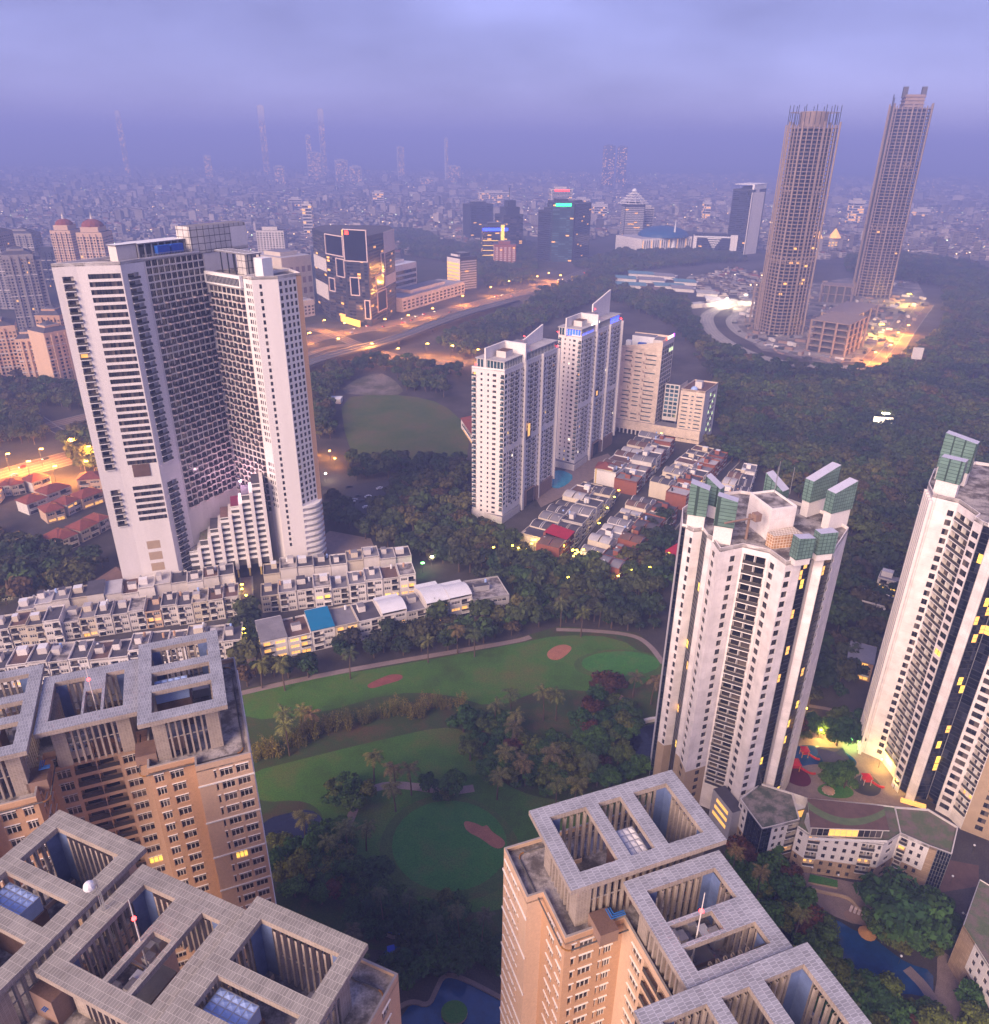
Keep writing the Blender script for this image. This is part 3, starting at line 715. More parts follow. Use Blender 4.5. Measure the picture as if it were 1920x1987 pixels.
flat('pool_water', [(1582, 1790), (1600, 1778), (1625, 1785), (1660, 1808), (1690, 1815), (1720, 1840), (1760, 1870), (1812, 1885), (1812, 1925), (1808, 1945), (1780, 1930), (1740, 1930), (1690, 1915), (1640, 1890), (1600, 1850)], 'pool_blue', .10, 1)
flat('pool_water', [(1065, 922), (1078, 912), (1100, 915), (1115, 925), (1100, 942), (1078, 950), (1064, 940)], 'pool_teal', .14, 1)
flat('paving', [(1030, 950), (1120, 900), (1180, 880), (1200, 900), (1100, 960), (1050, 985)], 'paving', .08)
flat('paving', [(1500, 1420), (1560, 1400), (1640, 1410), (1760, 1440), (1780, 1560), (1700, 1600), (1560, 1580), (1500, 1540), (1380, 1560), (1360, 1500)], 'paving', .05)
flat('paving', [(1560, 1690), (1640, 1710), (1700, 1720), (1720, 1770), (1700, 1800), (1640, 1790), (1560, 1745), (1530, 1700)], 'paving', .06, 1)
flat('paving', [(1480, 1600), (1900, 1680), (1900, 1720), (1780, 1740), (1640, 1700), (1480, 1680)], 'roof_brown', .04)
flat('paving', [(1820, 1840), (1850, 1860), (1870, 1900), (1870, 1990), (1810, 1990), (1800, 1945), (1818, 1925)], 'paving', .08, 1)
flat('plaza_pool', [(1530, 1455), (1560, 1445), (1600, 1450), (1640, 1458), (1665, 1478), (1660, 1490), (1620, 1488), (1580, 1482), (1548, 1490), (1530, 1475)], 'pool_blue', .10, 2)
blob('playground_floor', 1548, 1508, 26, 18, 'play_floor', .10, .3, .08); blob('playground_floor', 1682, 1525, 27, 21, 'dark_cladding', .10, .2, .08); blob('planting_bed', 1622, 1535, 34, 15, 'green', .10, .1, .05)
blob('pool_deck', 1668, 1782, 30, 13, 'brown_wall', .13, .35, .06)
# paths
for pts, w_ in [([(440, 1352), (570, 1322), (700, 1296), (900, 1262), (1010, 1243), (1030, 1236)], 3.0), ([(1080, 1222), (1150, 1224), (1230, 1232), (1262, 1252), (1288, 1288)], 2.6), ([(720, 1532), (760, 1522), (830, 1530), (870, 1538), (920, 1530)], 3.4),
               ([(690, 1565), (676, 1600), (660, 1625), (630, 1650)], 3.0), ([(1570, 1370), (1620, 1378), (1700, 1405), (1760, 1420)], 2.0), ([(1640, 920), (1700, 940), (1760, 965), (1830, 990)], 6.0), ([(1760, 1880), (1800, 1920), (1830, 1980), (1840, 2040)], 3.0)]:
    road('path', pts, w_, .12, 'path', kerb=False)
# sports field and clearings beyond
flat('sports_field', [(660, 772), (740, 764), (830, 772), (885, 800), (912, 850), (905, 895), (850, 888), (760, 896), (700, 892), (672, 860)], 'field', .05, 1)
flat('clearing', [(655, 762), (690, 735), (735, 722), (765, 735), (790, 766), (720, 768)], mat('dirt_green', (.10, .095, .055), .95, .3, .05, fine=.3, col2=(.17, .14, .12)), .06, 1)
flat('parking_ground', [(628, 955), (700, 938), (765, 930), (752, 960), (716, 1010), (690, 1010), (660, 975)], 'asphalt', .07)
flat('parking_ground', [(1450, 862), (1560, 840), (1700, 845), (1790, 860), (1700, 905), (1520, 900)], 'asphalt', .05)
flat('tower_forecourt', [(600, 1060), (640, 1030), (720, 1045), (730, 1070), (640, 1090)], 'paving', .06)
# roads
road('highway', [(-120, 965), (0, 925), (110, 895), (200, 870), (330, 800), (480, 720), (590, 660), (660, 648), (760, 628), (860, 606), (960, 580), (1040, 562), (1095, 545)], 26, .07, mat('road_lamp_tint', (.16, .105, .08), .9, .2, .05, fine=.15), 4)  # asphalt with the orange lamp glow mixed into its colour
road('highway', [(-120, 885), (0, 850), (110, 822), (240, 790), (420, 700), (590, 628), (680, 662), (740, 690), (830, 706), (900, 712)], 13, .08, 'road_lamp_tint', 2)
road('slip_road', [(590, 690), (640, 672), (700, 668), (760, 690), (840, 700), (905, 705)], 8, .09, 'road_lamp_tint', 1)
road('boulevard', [(1095, 545), (1130, 528), (1180, 512), (1240, 498), (1290, 480)], 22, .07, 'asphalt', 3)
road('street', [(1270, 1085), (1330, 1020), (1350, 985), (1420, 900), (1480, 850)], 5, .05)
road('street', [(1075, 1125), (1110, 1060), (1190, 960), (1250, 890), (1330, 810)], 6, .055)
road('street', [(482, 1300), (480, 1200), (478, 1120)], 5, .05, 'paving')
road('street', [(900, 1075), (1000, 1085), (1080, 1120), (1180, 1130), (1290, 1120)], 5, .06, 'road_lamp_tint')
road('street', [(1380, 780), (1480, 800), (1600, 815), (1700, 820), (1850, 835), (2000, 840)], 9, .05)
road('street', [(0, 780), (60, 800), (130, 850), (190, 840)], 7, .05, 'asphalt')
road('ring_road', [(1510, 585), (1430, 588), (1372, 606), (1372, 632), (1400, 660), (1460, 690), (1540, 708), (1620, 716), (1670, 712)], 16, .08, 'con_road', 3)
road('ring_road', [(1500, 600), (1440, 606), (1415, 620), (1430, 645), (1480, 668), (1545, 684), (1610, 690)], 12, .10, 'con_road', 1)
flat('construction_site', [(1430, 585), (1520, 560), (1640, 540), (1780, 545), (1810, 600), (1760, 640), (1690, 700), (1600, 705), (1480, 680), (1410, 630)], mat('site_soil', (.13, .11, .10), .95, .35, .04, fine=.3, col2=(.24, .21, .19)), .05)
road('site_road', [(1790, 590), (1750, 640), (1715, 690), (1690, 712)], 30, .09, 'road_lamp_tint', 2)
flat('market_ground', [(1190, 548), (1260, 528), (1420, 520), (1500, 530), (1450, 580), (1370, 595), (1200, 562)], 'city_floor', .06)
# elevated road on piers
q = smooth_line([P(x, y, 8) for x, y in ((540, 728), (600, 702), (680, 678), (760, 660), (850, 625), (930, 598), (1000, 572))]); fl = root('flyover', 'grey concrete flyover road crossing above the orange lit highway', 'bridge', q[len(q)//2])
b = ribbon(q, 17, lambda t: 8 if t < .75 else 8-7.6*(t-.75)/.25, mat('deck_asphalt', (.13, .12, .125), .9, .12, .1), h=1.2); b.build('deck', fl)
b = MB(); zf_ = lambda t: 9 if t < .75 else 9-7.6*(t-.75)/.25
for s in (-1, 1): ribbon(q, .5, zf_, 'con_road', b, off=s*8.4, h=1.0)
ribbon(q, .5, lambda t: zf_(t)-.3, 'con_road', b, h=.6); b.build('barrier', fl)
for i in range(2, int(len(q)*.7), 3): b = MB(); X, Y = q[i]; b.box((X, Y, 0, 0), -1, 1, -1, 1, 0, 6.8, 'bare_concrete'); b.build('pier', fl)
# ================================================================ helpers for towers
def lerp(a, b, t): return (a[0]+(b[0]-a[0])*t, a[1]+(b[1]-a[1])*t)
def colset(L, spec, ztop, fh, n, zmin=0, skip=()):
    """spec rows: (f0, f1, h, kind, opts)"""
    out = []
    for sp in spec:
        f0, f1, h, kd = sp[:4]; op = sp[4] if len(sp) > 4 else {}
        x0, x1 = f0*L, f1*L; w = round(x1-x0, 2); hh = []
        for k in range(n):
            zt = ztop-k*fh; zb = zt-h
            if zb < zmin or k in skip or k in op.get('skip', ()): continue
            if kd == 'w':
                g = op.get('g', 'glass')
                if rnd() < op.get('lit', .01): g = random.choice(['lit_yellow', 'lit_warm', 'lit_white'])
                key = ('window', w, h, .25, op.get('awn', 0), op.get('nm', 2), g, op.get('fm', 'dark_frame')); nm = 'window'
            elif kd == 'b':
                g = 'glass'
                if rnd() < op.get('lit', .015): g = 'lit_warm'
                key = ('balcony', w, h, 1.3, op.get('proj', .4), op.get('wall', 'pale_wall'), 'white_trim', op.get('rail', 'dark_frame'), op.get('div', 2), g); nm = 'balcony'
            else:
                pj = op['pj'](k) if 'pj' in op else 1.1
                key = ('bay', w, h, pj, 'pink_panel', 'lit_warm' if rnd() < .003 else 'glass'); nm = 'bay_balcony'
            hh.append((zb, zt, key, nm))
        out.append((x0, x1, hh))
    return out
def plen(a, b): return hypot(a[0]-b[0], a[1]-b[1])
def pz(mb, x, y, z0, z1, s, mt): mb.box((x, y, 0, 0), -s/2, s/2, -s/2, s/2, z0, z1, mt)

# ================================================================ white residential slab tower (left)
random.seed(21)
A_, B_, C_, D_, K_ = (-178.6, 317.7), (-170.5, 321.2), (-155.0, 326.5), (-150.2, 337.6), (-134.6, 366.3)
K2, A2 = (-121.0, 389.5), (-146.0, 385.0)
W1, W2, W3, W4, W5, W6 = (-113.0, 350.6), (-108.0, 346.9), (-97.3, 350.2), (-91.4, 359.0), (-89.6, 360.6), (-98.0, 373.5)
lt = root('residential_tower', 'tall white V-shaped residential tower with dark recessed balcony walls, left of centre', 'tower', (-140, 350))
Zt1, Zt2 = 156.0, 147.5
w = MB(); pt = {}
L = plen(A_, B_)
wall(w, A_, B_, 0, Zt1, 'white_wall', colset(L, [(.34, .80, 2.5, 'b', dict(proj=.7, div=1))], Zt1-5.2, 3.15, 41, 38, skip=(27, 28, 29)), .25, pt)
L = plen(B_, C_)
wall(w, B_, C_, 0, Zt1, 'white_wall', colset(L, [(.22, .97, 2.0, 'w', dict(nm=12, lit=.003))], Zt1-4.6, 3.15, 41, 38, skip=(27, 28, 29)), .25, pt)
L = plen(C_, D_)
wall(w, C_, D_, 0, Zt1, 'white_wall', colset(L, [(.24, .72, 2.5, 'b', dict(proj=.8, div=1))], Zt1-5.2, 3.15, 46, 5, skip=(27, 28, 29)), .25, pt)
L = plen(D_, K_); nb = 10
sp = [((i+.35)/(nb+.4), (i+1.25)/(nb+.4), 2.5, 'bay', dict(pj=(lambda i: (lambda k: 0 if k < 5 or k % 13 == 12 else (1.15 if ((i*3+k*2) % 5) < 3 else 0)))(i))) for i in range(nb)]
wall(w, D_, K_, 0, Zt1-.5, 'pale_wall', colset(L, sp, Zt1-1.2, 3.15, 37, 34), .25, pt)
L = plen(K_, W1); nb = 8
sp = [((i+.2)/(nb+.2), (i+1.05)/(nb+.2), 2.5, 'bay', dict(pj=(lambda i: (lambda k: 0 if k in (0, 24, 25) else (1.15 if ((i*2+k*3) % 5) < 3 else 0)))(i))) for i in range(nb)]
wall(w, K_, W1, 0, Zt2-5.0, 'pale_wall', colset(L, sp, Zt2-6.6, 3.15, 36, 30), .25, pt)
wall(w, W1, W2, 0, Zt2, 'white_wall', colset(plen(W1, W2), [(.28, .46, 1.9, 'w', dict(nm=1)), (.54, .66, 1.9, 'w', dict(nm=1)), (.80, .90, 1.9, 'w', dict(nm=1))], Zt2-3.4, 3.15, 36, 32, skip=(24, 25, 26)), .25, pt)
wall(w, W2, W3, 0, Zt2, 'white_wall', colset(plen(W2, W3), [(.26, .36, 1.9, 'w', dict(nm=1))], Zt2-3.4, 3.15, 44, 12), .25, pt)
wall(w, W3, W4, 0, Zt2, 'white_wall', colset(plen(W3, W4), [(.04, .20, 2.0, 'w', dict(nm=2)), (.33, .48, 2.0, 'w', {}), (.58, .72, 2.0, 'w', {}), (.82, .96, 2.0, 'w', {})], Zt2-2.6, 3.15, 44, 22), .25, pt)
wall(w, W4, W5, 0, Zt2, 'orange_wall'); wall(w, W5, W6, 0, Zt2, 'white_wall'); wall(w, W6, K2, 0, Zt2, 'pale_wall')
wall(w, K2, A2, 0, Zt1, 'pale_wall'); wall(w, A2, A_, 0, Zt1, 'pale_wall')
wall(w, K_, K2, Zt2-6, Zt1+9, 'white_wall')
w.build('wall', lt); flush(lt, pt)
b = MB(); b.prism([A_, B_, C_, D_, K_, K2, A2], Zt1-1.4, Zt1-1, 'stained_roof'); parapet(b, [A_, B_, C_, D_, K_, K2, A2], Zt1-1, 1.05, .5, 'white_wall')
b.prism([K_, W1, W2, W3, W4, W5, W6, K2], Zt2-1.4, Zt2-1, 'stained_roof'); parapet(b, [W1, W2, W3, W4, W5, W6], Zt2-1, 1.02, .5, 'white_wall'); b.build('roof', lt)
# strip-window penthouse band on the right wing
fr, L = edge(K_, W1); b = MB()
b.box(fr, .5, L-.2, -1.6, 0, Zt2-5.6, Zt2-4.9, 'white_trim'); b.box(fr, .5, L-.2, -1.6, 0, Zt2-1.6, Zt2-.3, 'white_trim'); b.box(fr, .5, 1.3, -1.6, 0, Zt2-4.9, Zt2-1.6, 'white_trim'); b.box(fr, L-1, L-.2, -1.6, 0, Zt2-4.9, Zt2-1.6, 'white_trim')
b.box(fr, 1.3, L-1, -1.3, -.2, Zt2-4.9, Zt2-1.6, 'glass_dark')
for i in range(24): b.box(fr, 1.5+i*(L-2.8)/24, 1.62+i*(L-2.8)/24, -1.45, -1.3, Zt2-4.9, Zt2-1.6, 'white_trim')
b.build('penthouse_band', lt)
# panelled wall block that rises behind the inner corner
grid = tilemat('panel_grid', (.52, .49, .47), (.10, .09, .09), radians(62), 3.0, 3.0, .16, plane='wall', var=.05)
b = MB(); p1 = lerp(D_, K_, .93); q = [lerp(D_, K_, .90), K_, K2, (K2[0]-8, K2[1]+3.5), (-143.2, 366.8)]
b.prism(ccw([(-137.8, 361.2), (-133.2, 368.0), (-121.2, 389.6), (-128.5, 393), (-145, 364.5)]), Zt1-1.0, Zt1+10.5, grid, top='roof_grey'); b.build('panelled_core', lt)
b = MB(); fr, L = edge(D_, K_)
b.box(fr, 1, 27, 3.2, 12.5, Zt1+5.0, Zt1+5.5, 'roof_grey', top='roof_white')
b.box(fr, -9, 1.5, 4.0, 10, Zt1+5.3, Zt1+5.7, 'roof_grey', top='roof_white')
for i in range(8): b.box(fr, 1.2+i*3.5, 1.7+i*3.5, 3.6, 4.2, Zt1-1, Zt1+5, 'roof_pale')
b.build('roof_canopy', lt)
b = MB(); b.box(fr, -8.5, 1.0, 4.4, 9.5, Zt1-1, Zt1+5.2, 'pale_wall'); b.box(fr, 2.4, 26.5, 4.6, 11.5, Zt1-1, Zt1+4, 'dark_concrete'); b.build('lift_room', lt)
for x0 in (9.0, 16.3):
    b = MB(); b.box(fr, x0, x0+6.4, .9, 3.0, Zt1+.6, Zt1+4.0, 'blue_tarp')
    for i in range(8): b.box(fr, x0+i*.85, x0+i*.85+.12, .84, .9, Zt1+.6, Zt1+4.0, 'blue_paint')
    b.box(fr, x0, x0+6.4, .9, 3.0, Zt1-1, Zt1+.6, 'dark_metal'); b.build('blue_cooling_tank', lt)
b = MB()
for i in range(40): b.box(fr, .4+i*.82, .5+i*.82, .1, .2, Zt1-.5, Zt1+1.1, 'steel')
b.box(fr, .3, 33, .08, .22, Zt1+1.1, Zt1+1.2, 'steel'); b.build('railing', lt)
# canopy on posts on the right wing roof
fr, L = edge(K_, W1); b = MB()
b.box(fr, 4.0, 27.5, 3.0, 11.0, Zt2+8.2, Zt2+8.8, 'roof_grey', top='roof_white')
for i in range(7): b.box(fr, 6+i*3, 7.5+i*3, 4.0, 10, Zt2+8.82, Zt2+8.9, 'roof_grey')
for x in (7, 12, 17, 26.5):
    for y in (3.6, 10.2): b.box(fr, x, x+.45, y, y+.45, Zt2-1, Zt2+8.2, 'dark_metal')
b.build('roof_canopy', lt)
b = MB(); b.box(fr, 19.5, 25.5, 3.3, 9.5, Zt2-1, Zt2+8.1, grid); b.box(fr, 27, 33, 6.5, 12, Zt2-1, Zt2+7, 'roof_white'); b.build('lift_room', lt)
# terraced white base blocks between the wings
for i in range(7):
    t0, t1 = i/7, (i+1)/7
    a = lerp((-150.5, 331.5), (-113.5, 343.5), t0); c = lerp((-150.5, 331.5), (-113.5, 343.5), t1); zt = 18+i*5.4
    p = ccw([a, c, lerp(K_, W1, .35+.6*t1) if i > 3 else lerp(D_, K_, .95), lerp(K_, W1, .3+.6*t0) if i > 3 else lerp(D_, K_, .8)])
    b = MB(); fr, L = edge(a, c)
    nf = int((zt-8)/3.1)
    for k in range(nf):
        b.box(fr, .0, L, .15, 13, 8+k*3.1+1.7, 8+k*3.1+2.9, 'white_trim')
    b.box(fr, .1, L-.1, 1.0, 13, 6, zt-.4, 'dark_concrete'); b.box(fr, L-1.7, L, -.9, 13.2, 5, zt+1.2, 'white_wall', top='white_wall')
    b.box(fr, L-1.3, L-.5, -.3, .6, 0, 5, 'yellow_wall')
    b.box(fr, 0, L-1.75, .2, 13, zt-.35, zt+.1, 'white_trim', top=['stained_roof', 'green_roof', 'roof_dark', 'roof_brown', 'play_floor', 'roof_dark', 'roof_dark'][i])
    b.build('terrace_block', lt)
b = MB(); b.dome((-127.5, 351.5, 47.5), .55, .6, 'lamp_pink', 8, 4); b.tube((-127.5, 351.5, 42), (-127.5, 351.5, 47.5), .1, 'steel', 5); b.build('flood_lamp', lt)
pl = bpy.data.lights.new('flood_light', 'POINT'); pl.energy = 2600; pl.color = (1, .6, .8); pl.shadow_soft_size = .5
po = bpy.data.objects.new('flood_light', pl); COL.objects.link(po); po.parent = lt; po.location = (-127.5+140, 348.5-350, 50)
# louvred openings on the white foot
fr, L = edge(B_, C_); b = MB()
for k in range(3): b.box(fr, 4.6, 10.5, -.02, .1, 12+k*6.0, 16.2+k*6.0, 'sand_stone')
b.box(fr, -6.6, -4.2, -.02, .1, 13, 16.5, 'sand_stone'); b.box(fr, 5.2, 12.5, -.3, 0, 61.5, 67.5, 'roof_brown')
b.build('louvre', lt)
# rounded balconies at the right foot of the tower
b = MB()
for k in range(10):
    z = 5+k*3.15; pts = [W3]+[(lerp(W3, W5, t)[0]+3.0*sin(pi*t)*.85, lerp(W3, W5, t)[1]-3.0*sin(pi*t)*.5) for t in (.15, .3, .45, .6, .75, .9)]+[W5, lerp(W3, W6, .5)]
    b.prism(pts, z, z+1.3, 'white_trim', bottom=True)
b.build('curved_balconies', lt)

# ================================================================ pair of slim white towers in the middle
def mid_tower(label, a, c, r, h, blue, sd):
    random.seed(sd); R = root('residential_tower', label, 'tower', lerp(a, r, .5), 'twin towers beside the townhouses')
    bk = (a[0]+r[0]-c[0], a[1]+r[1]-c[1]); w = MB(); pt = {}; L = plen(a, c)
    fh, n = 3.05, 28; zt = h-2.2
    wall(w, a, c, 0, h, 'white_wall', colset(L, [(.02, .13, 2.0, 'b', dict(proj=.9, div=1, rail='glass_teal')), (.27, .33, 1.3, 'w', dict(nm=1)), (.48, .53, 1.3, 'w', dict(nm=1)), (.64, .75, 1.4, 'w', {}), (.89, .985, 2.0, 'b', dict(proj=.9, div=1, rail='glass_teal'))], zt, fh, n, 5), .25, pt)
    L = plen(c, r); sp = [(.004, .05, 1.9, 'w', dict(g='glass_teal'))]; x = .068
    for mdl in range(3):
        for wd, kd in ((.022, 'w'), (.04, 'b'), (.022, 'w'), (.04, 'b'), (.024, 'w'), (.0, 0), (.02, 'w'), (.045, 'b'), (.024, 'w')):
            if kd == 'w': sp.append((x, x+wd, 1.5, 'w', dict(nm=1, lit=.012)))
            if kd == 'b': sp.append((x, x+wd, 2.2, 'b', dict(proj=.5, div=1)))
            x += wd+(.011 if kd else .02)
        x += .008
    sp.append((.955, .995, 1.9, 'w', dict(g='glass_teal')))
    sp = [s for s in sp if s[1] < .999]
    sp2 = []; 
    for s in sorted(sp): 
        if not sp2 or s[0] >= sp2[-1][1]: sp2.append(s)
    wall(w, c, r, 0, h, 'white_wall', colset(L, sp2, zt, fh, n, 8, skip=(14,)), .25, pt)
    wall(w, r, bk, 0, h, 'white_wall'); wall(w, bk, a, 0, h, 'white_wall'); w.build('wall', R); flush(R, pt)
    P4 = [a, c, r, bk]; b = MB(); b.prism(P4, h-.4, h-.1, 'roof_pale'); parapet(b, P4, h-.1, 1.0, .3, 'white_trim'); b.build('roof', R)
    fr, Lf = edge(a, c); frr, Lr = edge(c, r)
    # vertical fins up the long side
    b = MB()
    for t in (.33, .345, .66): b.box(frr, Lr*t, Lr*t+1.1, -1.5, -.003, 0, h+1, 'white_wall')
    b.box(frr, Lr*.985, Lr, -1.6, -.003, 6, h, 'white_wall'); b.build('pilaster', R)
    # glazed penthouse with pergola roof
    b = MB(); g = 'neon_blue' if blue else 'glass_teal'
    b.box(frr, 1.0, Lr-2, 1.2, Lf-1.2, h+.1, h+4.3, 'glass_teal'); b.box(frr, .2, Lr-1, .3, Lf-.3, h+4.4, h+5.0, 'roof_pale', top='roof_pale')
    for i in range(34): b.box(frr, 1+i*(Lr-3)/34, 1.25+i*(Lr-3)/34, .8, 1.2, h, h+4.4, 'white_trim')
    for i in range(9): b.box(frr, .6, 1.0, 1+i*(Lf-2.4)/8, 1.3+i*(Lf-2.4)/8, h, h+4.4, 'white_trim')
    b.build('penthouse', R)
    if blue:
        b = MB(); b.box(frr, .9, 1.0, 2, Lf-6, h+.3, h+3.8, g); b.box(frr, 3, Lr*.3, 1.1, 1.2, h+.3, h+1.2, g); b.box(frr, Lr*.72, Lr-3, 1.1, 1.2, h+.3, h+4.0, g); b.build('blue_light_strip', R)
        b = MB(); b.box(frr, Lr*.22, Lr*.42, .2, .3, h+4.9, h+6.2, 'lit_white'); b.build('lit_sign', R)
    b = MB()
    b.box(frr, -.2, Lr*.32, Lf*.62, Lf*.62+.9, h-.1, h+11, 'white_wall'); b.build('fin_wall', R)
    b = MB(); b.box(frr, Lr*.32, Lr*.345, -1.3, Lf*.62+.9, h-.1, h+11.0, 'white_wall'); b.build('fin_wall', R)
    b = MB(); pts = [(Lr*.5, h-.1), (Lr*.93, h-.1), (Lr*.93, h+(21 if blue else 14)), (Lr*.5, h+(15 if blue else 8))]; c_, s_ = cos(frr[3]), sin(frr[3])
    def W(x, y, z): return (frr[0]+x*c_-y*s_, frr[1]+x*s_+y*c_, z)
    y0, y1 = Lf*.45, Lf*.45+.9; f1 = [W(x, y0, z) for x, z in pts]; f2 = [W(x, y1, z) for x, z in pts]; b.poly(f1, 'white_wall'); b.poly(f2[::-1], 'white_wall')
    for i in range(4): b.poly([f1[i], f2[i], f2[(i+1) % 4], f1[(i+1) % 4]][::-1], 'white_wall')
    b.build('fin_wall', R)
    b = MB(); b.box(frr, Lr*.12, Lr*.24, 4, 10, h+5, h+8.5, 'pale_wall', top='roof_brown'); b.box(frr, Lr*.4, Lr*.5, 4, 11, h+5, h+10, 'pale_wall', top='roof_grey'); b.build('lift_room', R)
    b = MB()
    for x, y in ((.3, Lf-.5), (Lr-.6, .4), (Lr*.55, 8)): q = W(x, y, h+1.3+(10 if y == 8 else 0)); b.dome(q, .45, .5, 'lamp_red', 6, 3); b.tube(W(x, y, h-.1), q, .08, 'steel', 4)
    b.build('warning_light', R)
    b = MB(); b.box(frr, -2, Lr*.3, -1.0, Lf+1, 0, 4.6, 'pale_wall', top='roof_grey'); b.box(frr, Lr*.36, Lr*.58, -1.4, -.004, 1, 11, 'brown_wall'); b.box(frr, Lr*.42, Lr*.55, -1.6, -1.3, 1.2, 10.5, 'glass_dark')
    b.box(frr, Lr*.62, Lr*.95, -1.2, -.004, 0, 9, 'brown_wall'); b.build('podium', R)
    b = MB(); k = 14; z = zt-fh*k
    if not blue: b.box(frr, Lr*.36, Lr*.46, -1.5, -.3, z-1.5, z+3.4, 'dark_concrete'); b.box(frr, Lr*.40, Lr*.44, -1.56, -1.45, z+.3, z+8, 'lit_warm')
    else: b.box(frr, Lr*.36, Lr*.46, -1.5, -.3, z-.5, z+4.5, 'dark_concrete'); b.box(frr, Lr*.39, Lr*.43, -1.56, -1.45, z+.5, z+3.6, 'lit_warm')
    b.build('sky_lounge', R)
mid_tower('slim white tower, nearer of the pair, with clear glass penthouse and warning lights', (-13.4, 411.5), (4.6, 404.6), (37.5, 459), 91, False, 31)
mid_tower('slim white tower, farther of the pair, with blue lit penthouse and slanted fin', (40.3, 499), (54.3, 488), (88, 543.5), 91, True, 32)

# ================================================================ beige office slab with slit windows and low wing
of = root('office_block', 'beige slab block with scattered slit windows, beside the farther slim tower', 'office block', (120, 572)); random.seed(5)
a, c, r = (93.8, 569.8), (121.3, 556.2), (134.2, 577.5); bk = (106.7, 591.1)
ow = tilemat('stone_panels', (.68, .55, .44), (.50, .40, .32), atan2(c[1]-a[1], c[0]-a[0]), 2.2, 1.15, .04, plane='wall', var=.06)
L = plen(a, c); pt = {}; w = MB(); fc = []; slots = [(.06, .09), (.12, .26), (.30, .33), (.38, .50), (.56, .58), (.64, .84), (.86, .95)]
for j, (f0, f1) in enumerate([(.10, .28), (.36, .52), (.62, .88)]):
    hh = []
    for k in range(17):
        if rnd() < .93: zt = 64-k*3.35-j*.6; hh.append((zt-.9, zt, ('window', round((f1-f0)*L, 2), .9, .25, 0, 3, 'glass_teal'), 'window'))
    fc.append((f0*L, f1*L, hh))
wall(w, a, c, 6, 67, ow, fc, .25, pt)
c_z = 73.0
w.poly([(*a, 67), (*c, 67), (*c, c_z)], ow)
pt2 = {}; L2 = plen(c, r)
wall(w, c, r, 0, c_z, 'pale_wall', [( .04*L2+i*L2*.19, .04*L2+i*L2*.19+L2*.165, [(c_z-4-k*3.4-2.7, c_z-4-k*3.4, ('window', round(L2*.165, 2), 2.7, .15, 0, 2, 'lit_green' if (k == 1 and i > 2) else 'glass_dark', 'steel'), 'window') for k in range(19)]) for i in range(5)], .15, pt)
wall(w, r, bk, 0, c_z, ow); wall(w, bk, a, 0, 67, ow); w.build('wall', of); flush(of, pt)
b = MB(); b.prism([a, c, r, bk], 65.9, 66.2, 'green_roof'); b.build('roof', of)
b = MB(); fr, L = edge(a, c); b.box(fr, 5, 22, 8, 17, 66.2, 74, 'roof_white', top='roof_grey'); b.box(fr, 22, 29, 5, 18, 66.2, 73, 'pale_wall', top='roof_grey'); b.box(fr, 1, 5, 6, 10, 66.2, 70, 'roof_white'); b.build('plant_room', of)
b = MB(); b.box(fr, 11, 17, 3, 6, 66.2, 70, 'blue_tarp'); b.build('blue_water_tank', of)
b = MB()
for k in range(18):
    for f in (.22, .57):
        x = f*L+(1.6 if k % 2 else 0); z = 62-k*3.3; b.poly([(fr[0]+x*cos(fr[3])+.0, fr[1]+x*sin(fr[3])-.12, z), (fr[0]+(x+1.4)*cos(fr[3]), fr[1]+(x+1.4)*sin(fr[3])-.12, z), (fr[0]+x*cos(fr[3]), fr[1]+x*sin(fr[3])-.12, z+2.4)], 'brown_wall')
b.build('wall_notches', of)
b = MB(); frr, _ = edge(c, r); b.box(frr, 8, 20, -.6, -.1, 73.5, 75.4, 'lit_white'); b.box(frr, 20, 22.5, -.6, -.1, 73.5, 75.6, 'lit_purple'); b.box(frr, 5.5, 7.6, -.6, -.1, 73.5, 75.4, 'lit_red'); b.build('lit_sign', of)
b = MB(); b.prism([(93.0, 569.0), (152.0, 539.8), (156, 548), (134, 560), (97, 577)], 3.5, 10.5, ow, top='roof_grey', bottom=True)
for i in range(9): X, Y = lerp((94, 569), (120, 556), i/9); pz(b, X, Y, 0, 3.6, 1.0, 'pale_wall')
b.build('link_podium', of)
# lower wing
q = [(136.5, 548.5), (152.6, 540.8), (168.5, 566.0), (152.4, 573.7)]; w = MB(); pt = {}; L = plen(q[0], q[1])
wall(w, q[0], q[1], 0, 41, ow, [(f0*L, f1*L, [(36.5-k*3.0-.9, 36.5-k*3.0, ('window', round((f1-f0)*L, 2), .9, .25, 0, 2, 'glass_teal'), 'window') for k in range(12)]) for f0, f1 in ((.1, .34), (.46, .56), (.66, .92))], .25, pt)
L2 = plen(q[1], q[2])
wall(w, q[1], q[2], 0, 41, 'pale_wall', [(L2*(.42+i*.115), L2*(.42+i*.115)+L2*.1, [(36.5-k*3.4-2.4, 36.5-k*3.4, ('window', round(L2*.1, 2), 2.4, .2, 0, 2, 'glass_teal' if (i+k) % 4 else 'lit_green'), 'window') for k in range(10)]) for i in range(4)], .2, pt)
wall(w, q[2], q[3], 0, 41, ow); wall(w, q[3], q[0], 0, 41, ow); w.build('wing_wall', of)
g2 = {}
for k_, v_ in pt.items(): g2[k_+'_panel' if k_ == 'window' else k_] = v_
flush(of, g2)
b = MB(); b.prism(q, 39.6, 40, 'roof_brown'); parapet(b, q, 40, 1.02, .3, ow); b.box(edge(q[0], q[1])[0], 8, 13, 9, 15, 40, 45, 'pale_wall', top='roof_pale'); b.build('wing_roof', of)
